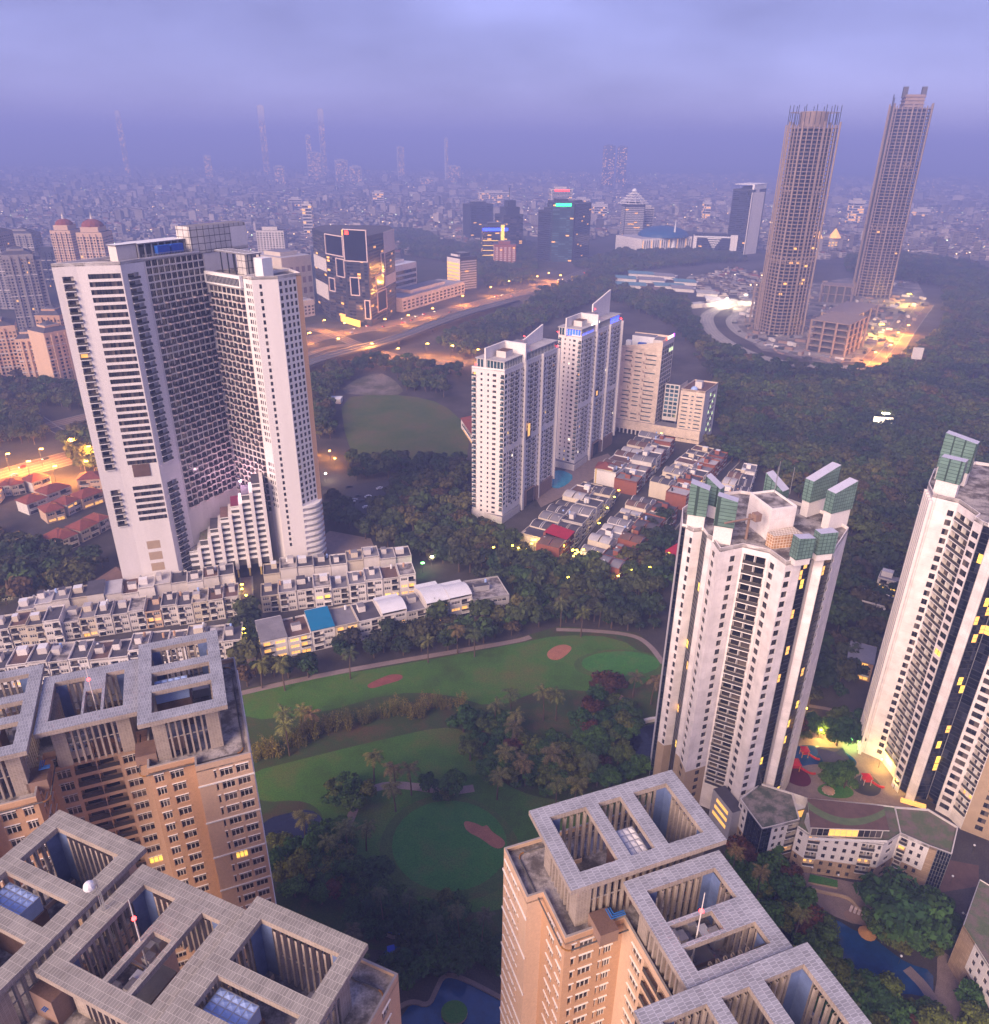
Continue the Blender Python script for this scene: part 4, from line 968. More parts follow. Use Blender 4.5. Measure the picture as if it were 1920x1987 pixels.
b = MB(); b.dome((146.5, 549.5, 40), 2.6, 2.4, 'tank_blue', 12, 4); b.build('pale_tank', of)
b = MB(); q = [(128, 563), (138, 558.5), (147, 573), (137, 577)]; b.prism(q, 12, 40.5, 'pale_wall', top='roof_dark'); fr, L = edge(q[0], q[1])
for k in range(8):
    for i in range(3): b.box(fr, .6+i*3.4, 3.2+i*3.4, -.1, -.003, 15+k*3.2, 17.2+k*3.2, 'glass_teal')
b.build('link_block', of)

# ================================================================ white crowned towers on the right
def fin(R, A, B, dep, z0, zw, za, zb_, zi):
    """white plinth carrying a green glass screen box with a slanting pale top"""
    fr, L = edge(A, B); b = MB(); c_, s_ = cos(fr[3]), sin(fr[3])
    def W(x, y, z): return (fr[0]+x*c_-y*s_, fr[1]+x*s_+y*c_, z)
    b.box(fr, 0, L, 0, dep, z0, zw, 'white_wall'); b.build('crown_plinth', R)
    b = MB(); e = .25; X0, X1, Y0, Y1 = -e, L+e, -e, dep+e
    lo = [W(X0, Y0, zi), W(X1, Y0, zi), W(X1, Y1, zi), W(X0, Y1, zi)]; hi = [W(X0, Y0, za), W(X1, Y0, zb_), W(X1, Y1, zb_), W(X0, Y1, za)]
    for i in range(4): b.poly([lo[i], lo[(i+1) % 4], hi[(i+1) % 4], hi[i]], 'green_screen')
    b.poly(hi, 'lav_metal'); b.poly(lo[::-1], 'green_screen'); b.build('glass_screen', R)
tilemat('green_screen', (.14, .23, .20), (.045, .075, .065), .3, 1.1, 1.1, .09, plane='wall', var=.12, rough=.35)
wt = tilemat('white_panels', (.76, .70, .69), (.55, .49, .48), .3, 3.2, 3.2, .03, plane='wall', var=.02)
RTX = lambda x, y, z=100: P(1240+x/2.8, 900+y/2.8, z)
rt = root('residential_tower', 'white tower with green glass screens on its roof, between the golf course and the playground', 'tower', (82, 203)); random.seed(41)
pts = dict(a=(235, 325), b=(258, 330), c=(300, 350), d=(350, 345), e=(375, 380), f=(400, 395), g=(445, 458), h=(570, 432), i=(715, 465), j=(805, 530), k=(890, 512), l=(945, 495), m=(965, 480), n=(1015, 490), o=(1060, 470), p=(1143, 345))
Q = {k: RTX(*v) for k, v in pts.items()}; ZT = 100.0; w = MB(); pt = {}; fh, n = 3.2, 30; zt = ZT-3.4
def glass_strip(w, A, B, z0, z1, name, R, litn=3):
    fr, L = edge(A, B); b = MB(); k = 0; z = z0
    while z < z1-.5:
        zz = min(z+3.2, z1); pl_ = litn/60
        c_, s_ = cos(fr[3]), sin(fr[3])
        m_ = max(1, int(L/1.2))
        for i in range(m_):
            x0, x1 = i*L/m_, (i+1)*L/m_; b.poly([(fr[0]+x*c_-.2*-s_*-1, fr[1]+x*s_, q) for x, q in ()] or [(fr[0]+x0*c_, fr[1]+x0*s_, z+.25), (fr[0]+x1*c_, fr[1]+x1*s_, z+.25), (fr[0]+x1*c_, fr[1]+x1*s_, zz), (fr[0]+x0*c_, fr[1]+x0*s_, zz)], random.choice(['lit_yellow', 'lit_warm']) if rnd() < pl_ else 'glass_dark')
        b.box(fr, 0, L, -.09, -.003, z, z+.25, 'dark_metal'); b.box(fr, 0, L, -.07, -.003, z+1.5, z+1.6, 'dark_metal'); z = zz
    for x in (0.06, L-.06): b.box(fr, x-.06, x+.06, -.12, -.003, z0, z1, 'steel')
    b.build(name, R)
def two(A, B, zs, cols=()):
    "stone foot below zs, white above"
    lo = [(x0, x1, [h for h in hh if h[1] < zs-.2]) for x0, x1, hh in cols]; hi = [(x0, x1, [h for h in hh if h[0] > zs+.05]) for x0, x1, hh in cols]
    wall(w, A, B, 0, zs, 'sand_stone', lo, .25, pt); wall(w, A, B, zs, ZT, wt, hi, .25, pt)
def wc(A, B, f0, f1, h=2.0, **o): return colset(plen(A, B), [(f0, f1, h, 'w', dict(nm=2, lit=.008, **o))], zt, fh, n, 2)
zs = 17.5
wall(w, Q['b'], Q['c'], zs, ZT, wt, wc(Q['b'], Q['c'], .62, .96), .25, pt); wall(w, Q['b'], Q['c'], 0, zs, 'sand_stone', (), .25)
two(Q['c'], Q['d'], zs); two(Q['e'], Q['f'], zs); two(Q['f'], Q['g'], zs, wc(Q['f'], Q['g'], .18, .5)); two(Q['g'], Q['h'], zs, wc(Q['g'], Q['h'], .5, .72))
wall(w, Q['h'], Q['i'], 0, ZT, wt, colset(plen(Q['h'], Q['i']), [(.08, .92, 2.75, 'b', dict(proj=.5, div=2))], zt+.3, fh, n, 8), .25, pt)
wall(w, Q['i'], Q['j'], 0, ZT, wt, wc(Q['i'], Q['j'], .12, .38), .25, pt); wall(w, Q['j'], Q['k'], 0, ZT, wt, wc(Q['j'], Q['k'], .06, .42), .25, pt)
wall(w, Q['l'], Q['m'], 0, ZT, 'cream_wall'); wall(w, Q['m'], Q['n'], 0, ZT, wt); wall(w, Q['o'], Q['p'], 0, ZT, wt, wc(Q['o'], Q['p'], .05, .22), .25, pt)
BK = [(101.5, 213), (92, 224), (80, 228), (66, 224), (58, 214)]
ring = [Q['p']]+BK+[Q['a']]
for i in range(len(ring)-1): wall(w, ring[i], ring[i+1], 0, ZT, wt)
w.build('wall', rt); flush(rt, pt)
glass_strip(w, Q['a'], Q['b'], 0, ZT-.6, 'glass_strip', rt); glass_strip(w, Q['d'], Q['e'], 0, ZT-.6, 'glass_strip', rt); glass_strip(w, Q['k'], Q['l'], 0, ZT-1.5, 'glass_strip', rt, 4); glass_strip(w, Q['n'], Q['o'], 0, ZT-1.5, 'glass_strip', rt, 4)
full = [Q[k] for k in 'abcdefghijklmnop']+BK
b = MB(); b.prism(full, ZT-1.3, ZT-1.0, 'stained_roof'); parapet(b, full, ZT-1.0, 1.0, .25, wt); b.build('roof', rt)
for A, B, dep, z in [((258, 332), (352, 347), 3.2, (105, 113.5, 112, 103.5)), ((400, 408), (500, 425), 2.6, (105.5, 113.5, 112.5, 104.3)), ((345, 262), (420, 285), 2.6, (103.5, 112, 109, 103)),
                     ((668, 225), (760, 262), 3.0, (103, 111, 107, 102.6)), ((915, 275), (1045, 232), 2.6, (105, 111, 114, 104)), ((1030, 345), (1135, 318), 2.6, (105.3, 111, 113.5, 104.5)),
                     ((850, 540), (930, 528), 2.4, (101.5, 107.5, 107, 101)), ((965, 512), (1050, 503), 2.4, (101.5, 107.5, 107.5, 101))]:
    fin(rt, RTX(*A), RTX(*B), dep, ZT-1, z[0], z[1], z[2], z[3])
mr = [RTX(x, y, 108.5) for x, y in ((605, 165), (725, 255), (860, 238), (735, 150))]
b = MB(); b.prism(mr, ZT-1, 108.5, wt, top='stained_roof'); parapet(b, mr, 108.5, .6, .3, 'white_trim'); b.build('lift_room', rt)
cp = [RTX(x, y, 103) for x, y in ((700, 372), (735, 395), (893, 378), (838, 340))]
b = MB(); b.prism(cp, ZT-1, 103, tilemat('lit_panel_grid', (.45, .24, .12), (.75, .62, .5), .3, .9, .9, .1, plane='wall'), top=tilemat('glass_grid_top', (.42, .33, .25), (.75, .7, .62), .3, .9, .9, .1)); b.build('skylight_box', rt)
X, Y = RTX(582, 408, 99); b = MB(); b.tube((X, Y, 99), (X, Y, 107), .4, 'brown_wall', 8); X2, Y2 = RTX(468, 322, 107); X3, Y3 = RTX(640, 290, 107); b.tube((X2, Y2, 107), (X3, Y3, 107), .28, 'brown_wall', 6); b.box((X3, Y3, 0, .4), -1, 1, -1, 1, 106, 108.2, 'brown_wall'); b.build('gondola_crane', rt)
b = MB()
for x, y in ((735, 160), (745, 130), (820, 165)): X, Y = RTX(x, y, 108.5); b.tube((X, Y, 108.5), (X, Y, 117), .08, 'steel', 4)
b.build('antenna', rt)
b = MB(); fr, L = edge(Q['m'], Q['o']); b.box(fr, -1, L+1, -2.6, -1.4, 0, 1.0, 'lit_warm'); b.build('entrance_light', rt)

FX = lambda x, y, z: P(1620+x/2.45, 820+y/2.45, z)
frt = root('residential_tower', 'white tower at the right edge with lit yellow windows in dark glass strips', 'tower', (160, 212)); random.seed(43)
ZT = 104.5; zt = ZT-4.2; n = 31
top = [FX(470, 335, ZT), FX(595, 365, ZT), FX(690, 430, ZT)]
q = [top[0], top[1], top[2], FX(262, 1735, 0), FX(300, 1762, 0), FX(335, 1785, 0), FX(372, 1815, 0), FX(430, 1812, 0), FX(478, 1842, 0), FX(545, 1880, 0), FX(600, 1935, 0)]
q[3] = (q[3][0]+1, q[3][1]+1); q += [(163, 176), (172, 184)]
w = MB(); pt = {}
wall(w, q[0], q[1], 0, ZT, wt, wc(q[0], q[1], .70, .93), .25, pt)
wall(w, q[1], q[2], 0, ZT, wt, colset(plen(q[1], q[2]), [(.06, .94, 2.6, 'b', dict(proj=.4, div=2))], zt+.4, 3.2, n, 4), .25, pt)
wall(w, q[2], q[3], 0, ZT, wt); wall(w, q[3], q[4], 0, ZT, wt, wc(q[3], q[4], .12, .85), .25, pt)
glass_strip(None, q[4], q[5], 2, ZT, 'glass_strip', frt, 1); wall(w, q[5], q[6], 0, ZT, wt); glass_strip(None, q[6], q[7], 2, ZT, 'glass_strip', frt, 10); glass_strip(None, q[7], q[8], 2, ZT, 'glass_strip', frt, 1)
wall(w, q[8], q[9], 0, ZT, wt, wc(q[8], q[9], .15, .8), .25, pt)
wall(w, q[9], q[10], 0, ZT, wt, colset(plen(q[9], q[10]), [(.06, .94, 2.6, 'b', dict(proj=.4, div=2))], zt+.4, 3.2, n, 4), .25, pt)
wall(w, q[10], q[11], 0, ZT, 'sand_stone', wc(q[10], q[11], .3, .5), .25, pt)
rg = [q[12], (190, 215), (185, 235), (165, 245), (147, 238), (139, 226), q[0]]
wall(w, q[11], q[12], 0, ZT, wt)
for i in range(len(rg)-1): wall(w, rg[i], rg[i+1], 0, ZT, 'white_wall')
w.build('wall', frt); flush(frt, pt)
b = MB(); fr, L = edge(rg[-2], rg[-1])
for i in range(5): b.box(fr, 1+i*2.2, 1.9+i*2.2, -.9, -.003, 0, ZT-2, 'white_wall')
b.build('pilaster', frt)
full = q+rg[1:-1]
b = MB(); b.prism(full, ZT-1.3, ZT-1.0, 'stained_roof'); parapet(b, full, ZT-1.0, 1.0, .25, wt); b.build('roof', frt)
b = MB(); fr, L = edge(q[5], q[6])
for i, (u, v) in enumerate(((5, 6), (7, 8))): 
    ff, LL = edge(q[u], q[v]); b.box(ff, -.5, LL+.5, -2, .4, ZT-.2, ZT+2.5, wt)
b.build('crown_plinth', frt)
fin(frt, FX(470, 318, ZT), FX(575, 345, ZT), 3, ZT-1, 108.5, 115.5, 115.5, 108)
fin(frt, FX(478, 255, ZT), FX(620, 290, ZT), 3, ZT-1, 108.5, 119.5, 118, 108)
b = MB(); fr, L = edge(q[5], q[7]); b.box(fr, -1.5, L, -2.8, -1.6, 0, 1.2, 'lit_warm'); b.build('entrance_light', frt)

# ================================================================ low curved apartment building with planted roofs
LX = lambda x, y, z=16.5: P(1380+x/2.081, 1380+y/2.081, z)
lb = root('apartment_building', 'low curved stone apartment building with planted flat roofs and lit terrace', 'apartment building', LX(540, 450)); random.seed(51)
st = tilemat('foot_stone', (.42, .30, .20), (.30, .21, .14), .2, 1.3, .7, .04, plane='wall'); w = MB(); pt = {}
def low(A, B, spec, z1=16.5, foot=6.2, n=5):
    L = plen(A, B); cs = colset(L, spec, z1-1.4, 3.15, n, .3)
    wall(w, A, B, 0, foot, st, [(a, b_, [h for h in hh if h[1] < foot-.05]) for a, b_, hh in cs], .25, pt)
    wall(w, A, B, foot, z1, 'white_wall', [(a, b_, [h for h in hh if h[0] > foot+.02]) for a, b_, hh in cs], .25, pt)
WW = dict(nm=2, lit=.03); a = [LX(118, 352), LX(150, 398), LX(208, 475), LX(248, 466), LX(360, 437), LX(352, 462), LX(395, 492), LX(700, 533), LX(765, 492), LX(885, 545), LX(975, 577), LX(1000, 468), LX(880, 395), LX(742, 385), LX(640, 372), LX(395, 352), LX(330, 330), LX(200, 290)]
low(a[0], a[1], [(.1, .35, 1.7, 'w', WW), (.55, .8, 1.7, 'w', WW)])
fr, L = edge(a[1], a[2]); w.box(fr, 0, L, 0, .4, 0, 16.5, 'dark_metal')
gb = MB()
for (A, B) in ((a[1], a[2]), (a[2], a[3])):
    fr, L = edge(A, B); m_ = int(L/1.3)
    for i in range(m_):
        for k in range(10): gb.box(fr, i*L/m_+.06, (i+1)*L/m_-.06, -.12, -.02, .3+k*1.6, .3+k*1.6+1.45, 'glass_dark')
    gb.box(fr, 0, L, -.02, .2, 0, 16.5, 'steel')
gb.build('glass_corner', lb)
low(a[3], a[4], [(.12, .24, 1.7, 'w', WW), (.36, .48, 1.7, 'w', WW), (.60, .92, 2.3, 'b', dict(div=1, lit=.3))]); low(a[4], a[5], []); low(a[5], a[6], [(.25, .55, 1.7, 'w', WW)])
low(a[6], a[7], [(.02, .17, 2.3, 'b', dict(div=2, lit=.15)), (.24, .29, 1.7, 'w', WW), (.37, .42, 1.7, 'w', WW), (.50, .55, 1.7, 'w', WW), (.62, .67, 1.7, 'w', WW), (.73, .90, 2.3, 'b', dict(div=2, lit=.3)), (.94, .98, 1.7, 'w', WW)])
low(a[7], a[8], [(.35, .65, 1.7, 'w', WW)]); low(a[8], a[9], [(.05, .32, 2.3, 'b', dict(div=1, lit=.35)), (.45, .56, 1.7, 'w', WW), (.72, .83, 1.7, 'w', WW)])
gb = MB(); fr, L = edge(a[9], a[10])
wall(w, a[9], lerp(a[9], a[10], .35), 0, 16.5, st); m_ = 5
for i in range(m_):
    for k in range(10): gb.box(fr, L*.36+i*L*.125+.06, L*.36+(i+1)*L*.125-.06, -.12, -.02, .3+k*1.6, 1.75+k*1.6, 'glass_dark')
gb.box(fr, L*.35, L, -.02, .2, 0, 16.5, 'steel'); gb.build('glass_corner', lb)
for i in range(10, 18): wall(w, a[i], a[(i+1) % 18], 0, 16.5, 'white_wall')
w.build('wall', lb); flush(lb, pt)
b = MB(); b.prism([a[0], a[1], a[2], a[3], a[4], a[16], a[17]], 15.5, 15.9, 'green_stain' if 'green_stain' in MATS else mat('green_stain', (.10, .12, .085), .95, .35, .3, col2=(.22, .19, .17), fine=.25)); parapet(b, [a[0], a[1], a[2], a[3], a[4], a[16], a[17]], 15.9, .62, .3, 'pale_wall'); b.build('roof', lb)
b = MB(); rr = [a[8], a[9], a[10], a[11], a[12], a[13]]; b.prism(rr, 15.5, 15.9, 'green_roof'); parapet(b, rr, 15.9, .62, .3, 'pale_wall'); b.build('roof', lb)
b = MB(); b.prism([a[6], a[7], a[8], a[13], a[14], a[15], a[5]], 15.5, 15.95, 'green_roof'); b.build('terrace', lb)
up = [LX(402, 470, 20.5), LX(722, 482, 20.5), LX(697, 384, 20.5), LX(390, 352, 20.5)]
b = MB(); b.prism(up, 20.1, 20.5, 'pale_wall', top='roof_brown', bottom=True); b.build('upper_roof', lb)
b = MB(); n_ = 14; A0, A1, D0, D1 = up[0], up[1], up[3], up[2]
for i in range(n_):
    def pt_(t, f): return lerp(lerp(D0, D1, t), lerp(A0, A1, t), f)
    def ff(t, e): return .12+.55*(1-(2*t-1)**2)*.9+e
    t0, t1 = i/n_, (i+1)/n_
    b.poly([(*pt_(t0, ff(t0, .26)), 20.52), (*pt_(t1, ff(t1, .26)), 20.52), (*pt_(t1, ff(t1, 0)), 20.52), (*pt_(t0, ff(t0, 0)), 20.52)], mat('moss', (.13, .17, .08), .95, .2, .4, fine=.2))
b.build('moss_stripe', lb)
b = MB(); fr, L = edge(up[0], up[1])
b.box(fr, 1, L-1, 1.0, 6, 16.0, 20.05, 'pale_wall')
for i in range(12): b.box(fr, 1.2+i*(L-2.4)/12, 1.2+(i+.85)*(L-2.4)/12, .8, 1.0, 16.6, 19.4, 'lit_warm' if 2 < i < 8 else 'glass')
b.build('terrace_windows', lb)
b = MB(); b.box(fr, 0, L, -.6, -.5, 16, 17, 'white_trim'); b.build('railing', lb)
for nm, (x, y), c1 in (('x', (350, 375), 0), ('y', (735, 425), 1), ('z', (745, 470), 2)):
    X, Y = LX(x, y, 13); b = MB(); b.box((X, Y, 0, .3), -2.6, 2.6, -2.2, 2.2, 9, 13, 'yellow_wall', top='white_trim'); b.box((X, Y, 0, .3), -2.2, 2.2, -2.25, -2.2, 9.6, 12.4, 'lit_warm'); b.build('lit_stairwell', lb)
# glazed ramp-like stair with lit slots joining the white tower
b = MB(); sA, sB = LX(30, 350, 12), LX(75, 430, 10); fr, L = edge(sA, sB)
b.box(fr, -3, L+1, 0, 4.5, 0, 13, 'roof_pale', top='roof_dark')
for k in range(3): b.box(fr, -1.5+k*.5, L-1, -.1, 0, 4+k*3, 5.3+k*3, 'lit_warm')
b.build('lit_stair', lb)
# neighbour at the right edge
nb = root('apartment_building', 'stone apartment building with glass corner cut by the right edge', 'apartment building', P(1905, 1790)); w = MB(); pt = {}
q = [P(1878, 1800, 16), P(1905, 1840, 16), P(1990, 1940, 16), P(2060, 1800, 16), P(1898, 1706, 16)]
a = [P(1902, 1706, 16), P(1870, 1795, 16), P(1893, 1830, 16), P(1985, 1975, 16), P(2060, 1800, 16)]; q = a
st_ = st
def low2(A, B, spec):
    L = plen(A, B); cs = colset(L, spec, 14.6, 3.15, 5, .3); wall(w, A, B, 0, 6.2, st, [(x, y, [h for h in hh if h[1] < 6.1]) for x, y, hh in cs], .25, pt); wall(w, A, B, 6.2, 16, 'white_wall', [(x, y, [h for h in hh if h[0] > 6.25]) for x, y, hh in cs], .25, pt)
gb = MB(); fr, L = edge(q[0], q[1]); m_ = 5
for i in range(m_):
    for k in range(10): gb.box(fr, i*L/m_+.08, (i+1)*L/m_-.08, -.12, -.02, .3+k*1.55, 1.7+k*1.55, 'glass_dark')
gb.box(fr, 0, L, -.02, .2, 0, 16, 'steel'); gb.build('glass_corner', nb)
wall(w, q[1], q[2], 0, 16, st); low2(q[2], q[3], [(.06, .12, 1.7, 'w', WW), (.18, .24, 1.7, 'w', WW), (.32, .38, 1.7, 'w', WW), (.46, .62, 2.3, 'b', dict(div=1, lit=.4)), (.7, .76, 1.7, 'w', WW)])
wall(w, q[3], q[4], 0, 16, 'white_wall'); wall(w, q[4], q[0], 0, 16, 'white_wall'); w.build('wall', nb); flush(nb, pt)
b = MB(); b.prism(ccw(q), 15.2, 15.6, 'green_roof'); b.build('roof', nb)
# ================================================================ townhouses
ORD = ['first', 'second', 'third', 'fourth', 'fifth', 'sixth', 'seventh', 'eighth', 'ninth', 'tenth', 'eleventh', 'twelfth', 'thirteenth', 'fourteenth', 'fifteenth', 'sixteenth', 'seventeenth', 'eighteenth', 'nineteenth']
WCOL = {'white_wall': 'white', 'pale_wall': 'grey', 'cream_wall': 'cream', 'beige_wall': 'beige', 'yellow_wall': 'yellow', 'brick_red': 'brick red', 'red_brown_wall': 'brown', 'roof_pale': 'pale grey', 'orange_wall': 'orange'}
RCOL = {'roof_dark': 'dark flat roof', 'roof_grey': 'grey flat roof', 'roof_brown': 'brown flat roof', 'stained_roof': 'stained roof terrace'}
def house(A, B, d, h, wallm, roofm, rtype, label, group, front=True, back=False, litp=.04, sides=True, pent=True, nm='townhouse', cat='townhouse'):
    fr, L = edge(A, B); c_, s_ = cos(fr[3]), sin(fr[3])
    def W(x, y): return (fr[0]+x*c_-y*s_, fr[1]+x*s_+y*c_)
    C, D = W(L, d), W(0, d); R = root(nm, label, cat, W(L/2, d/2), group); w = MB(); pt = {}
    fl = 3 if h > 8.5 else 2; fh = h/fl
    def facade(A, B, L, det):
        cols = []
        if not det or L < 2.5: wall(w, A, B, 0, h, wallm); return
        sw = random.random() < .5; hh1, hh2 = [], []
        a0, a1, b0, b1 = (.08*L, .46*L, .54*L, .92*L) if sw else (.54*L, .92*L, .08*L, .46*L)
        for f in range(fl):
            z = f*fh; g = 'lit_warm' if rnd() < litp else ('lit_yellow' if rnd() < litp*.5 else 'glass')
            hh1.append((z+.9, z+2.3, ('window', round(a1-a0, 1), 1.4, .2, .0, 3, g, 'white_trim'), 'window'))
            if f == 0: hh2.append((z+.15, z+2.4, ('window', round(b1-b0, 1), 2.25, .5, .5, 2, g, 'dark_frame'), 'garage_door'))
            else: hh2.append((z+.25, z+2.6, ('balcony', round(b1-b0, 1), 2.35, 1.0, .6, wallm, 'white_trim', 'dark_frame', 1, g), 'balcony'))
        a1 = a0+round(a1-a0, 1); b1 = b0+round(b1-b0, 1)
        cols = [(a0, a1, hh1), (b0, b1, hh2)]; wall(w, A, B, 0, h, wallm, cols, .2, pt)
    facade(A, B, L, front); wall(w, B, C, 0, h, wallm); facade(C, D, L, back); wall(w, D, A, 0, h, wallm); w.build('wall', R)
    for k_, its in pt.items():
        for t in its: inst(R, k_, *t)
    r = MB(); pts = [A, B, C, D]
    if rtype == 'flat':
        r.prism(pts, h-.6, h-.5, roofm); parapet(r, pts, h-.5, .75+.02*random.random(), .2, wallm, wallm)
    elif rtype == 'shed':
        r.poly([(*W(-.2, -.3), h+.3), (*W(L+.2, -.3), h+.3), (*W(L+.2, d*.95), h+1.8), (*W(-.2, d*.95), h+1.8)], roofm)
        r.poly([(*W(-.2, d*.95), h+1.6), (*W(L+.2, d*.95), h+1.6), (*W(L+.2, -.3), h+.1), (*W(-.2, -.3), h+.1)], roofm)
        r.prism([W(0, d*.9), W(L, d*.9), W(L, d), W(0, d)], h-.1, h+1.5, wallm)
    elif rtype == 'vault':
        n = 7; ys = [-.2+i*(d*.8)/n for i in range(n+1)]; zs_ = [h+.1+2.4*sin(pi*(.12+.8*i/n)) for i in range(n+1)]
        for i in range(n): r.poly([(*W(-.1, ys[i]), zs_[i]), (*W(L+.1, ys[i]), zs_[i]), (*W(L+.1, ys[i+1]), zs_[i+1]), (*W(-.1, ys[i+1]), zs_[i+1])], roofm)
        for x in (0, L): r.poly([(*W(x, ys[0]), h-.1)]+[(*W(x, y), z) for y, z in zip(ys, zs_)]+[(*W(x, ys[-1]), h-.1)], wallm)
        r.prism([W(0, d*.8), W(L, d*.8), W(L, d), W(0, d)], h-.2, h+.2, roofm)
    elif rtype == 'curve':   # low curved party-wall gables with a shallow arched roof
        n = 6; xs = [i*L/n for i in range(n+1)]; zz = [h+1.5*sin(pi*i/n) for i in range(n+1)]
        for y0, y1 in ((0, d*.42), (d*.5, d*.92)):
            for i in range(n): r.poly([(*W(xs[i], y0), zz[i]), (*W(xs[i+1], y0), zz[i+1]), (*W(xs[i+1], y1), zz[i+1]), (*W(xs[i], y1), zz[i])], roofm)
            for y in (y0, y1): r.poly([(*W(0, y), h-.3)]+[(*W(x, y), z+.02) for x, z in zip(xs, zz)]+[(*W(L, y), h-.3)], 'roof_pale')
            for i in range(n): 
                for y in (y0, y1): r.poly([(*W(xs[i], y-.15), zz[i]+.12), (*W(xs[i+1], y-.15), zz[i+1]+.12), (*W(xs[i+1], y+.15), zz[i+1]+.12), (*W(xs[i], y+.15), zz[i]+.12)], wallm)
        r.prism(pts, h-.35, h-.3, 'roof_grey')
    else:                    # hipped tiled roof
        e = .6; z0 = h-.1; P0 = [W(-e, -e), W(L+e, -e), W(L+e, d+e), W(-e, d+e)]
        if L > d: q1, q2 = W(d*.5, d/2), W(L-d*.5, d/2); F = [(0, 1, q2, q1), (1, 2, q2), (2, 3, q1, q2), (3, 0, q1)]
        else: q1, q2 = W(L/2, L*.5), W(L/2, d-L*.5); F = [(0, 1, q1), (1, 2, q2, q1), (2, 3, q2), (3, 0, q1, q2)]
        for f in F: r.poly([(*P0[f[0]], z0), (*P0[f[1]], z0)]+[(*k, h+min(L, d)*.27) for k in f[2:]], roofm)
        r.poly([(*p, z0-.01) for p in P0[::-1]], wallm)
    ro = r.build('roof', R)
    if rtype == 'flat' and pent and random.random() < .85:
        k = MB(); x0 = random.uniform(.3, L*.5); y0 = d*random.uniform(.3, .55); x1, y1 = x0+random.uniform(2.2, L*.45+.6), y0+random.uniform(2.5, 4)
        k.prism([W(x0, y0), W(x1, y0), W(x1, y1), W(x0, y1)], h-.5, h+2.3, wallm, top=random.choice(['roof_grey', 'roof_dark', 'roof_pale', 'roof_white'])); k.build('roof_room', R)
    if rtype in ('flat', 'curve') and random.random() < .8:
        k = MB(); X, Y = W(random.uniform(.8, L-.8), d*random.uniform(.65, .9)); m_ = random.choice(['lamp_off', 'tank_blue', 'steel', 'orange_wall', 'dark_metal'])
        if m_ == 'lamp_off': m_ = 'roof_white'
        k.tube((X, Y, h-.5), (X, Y, h+1.5), .55, m_, 8); k.dome((X, Y, h+1.5), .55, .25, m_, 8, 2); k.build('water_tank', R)
    return R
def row(A, B, n, d, h, rowname, group, z=None, front=True, back=False, walls=None, roofs=None, types=None, litp=.05, fixed=(), jit=1.7, end='left'):
    A, B = (P(*A, z if z is not None else h), P(*B, z if z is not None else h)) if isinstance(A, tuple) and z != 'world' else (A, B)
    walls = walls or ['white_wall', 'pale_wall', 'cream_wall', 'pale_wall', 'white_wall']; roofs = roofs or ['roof_dark', 'roof_dark', 'roof_grey', 'roof_brown', 'stained_roof', 'roof_dark', 'roof_grey']; types = types or ['flat']
    fx = dict(fixed); dx, dy = (B[0]-A[0]), (B[1]-A[1]); L = hypot(dx, dy); nx, ny = -dy/L, dx/L
    for i in range(n):
        j = random.uniform(0, jit); a = lerp(A, B, (i+.012)/n); b = lerp(A, B, (i+.988)/n); a = (a[0]+nx*j, a[1]+ny*j); b = (b[0]+nx*j, b[1]+ny*j)
        wm, rm, ty = random.choice(walls), random.choice(roofs), random.choice(types); hh = h+random.choice([-1.6, -.7, -.2, 0, .3, .8, 1.2])+random.uniform(-.1, .1); lp = litp; rd = None
        if i in fx: wm, rm, ty, lp, rd = fx[i]
        rd = rd or {'flat': RCOL.get(rm, 'flat roof'), 'shed': 'sloping metal roof', 'vault': 'white vaulted roof', 'curve': 'curved roof', 'hip': 'red tiled hipped roof'}[ty]
        od = ORD[i] if end in ('left', 'front') else ORD[n-1-i]; end2 = 'front' if end in ('front', 'back') else 'left'
        house(a, b, d-random.uniform(0, .6), hh, wm, rm, ty, '%s townhouse with %s, %s from %s, %s' % (WCOL[wm], rd, od, end2, rowname), group, front, back, lp)
random.seed(61)
# three rows behind the rear left block
row((-20, 1226), (463, 1160), 15, 12.5, 10.5, 'row facing the street', 'townhouses left of the street', types=['flat'], litp=.07, walls=['white_wall', 'pale_wall', 'cream_wall', 'beige_wall', 'pale_wall'])
row((30, 1180), (455, 1116), 13, 11.5, 10.0, 'row below white tower', 'townhouses left of the street', types=['flat', 'flat', 'shed'], roofs=['roof_pale', 'roof_grey', 'roof_brown', 'roof_dark', 'roof_pale'], front=False, litp=0)
row((-30, 1302), (468, 1242), 13, 13.5, 10.0, 'row by beige block', 'townhouses left of the street', types=['flat'], litp=.03)
# rows by the golf course
M = [(62, 165), (165, 258), (258, 348), (348, 440), (440, 530), (530, 625), (625, 700), (700, 788), (788, 875)]
spec = [('white_wall', 'roof_grey', 'shed', 1, 'grey metal roof and lit lower rooms', 'cream_wall'), ('white_wall', 'roof_brown', 'flat', .5, 'brown roof terrace', 0), ('white_wall', 'roof_blue', 'shed', .1, 'bright blue sloping roof', 0),
        ('cream_wall', 'roof_grey', 'flat', .5, 'grey roof above a lit green terrace', 0), ('white_wall', 'roof_dark', 'flat', .05, 'dark flat roof', 0), ('white_wall', 'roof_white', 'vault', .3, 'white vaulted roof and balconies', 0),
        ('pale_wall', 'roof_grey', 'flat', .1, 'grey flat roof', 0), ('pale_wall', 'roof_white', 'vault', .05, 'large white vaulted roof', 0), ('white_wall', 'roof_white', 'vault', .05, 'white vaulted roof and white shed', 0)]
hs = [10.5, 9.5, 10.5, 10, 10, 10.8, 9.5, 11, 11.2]
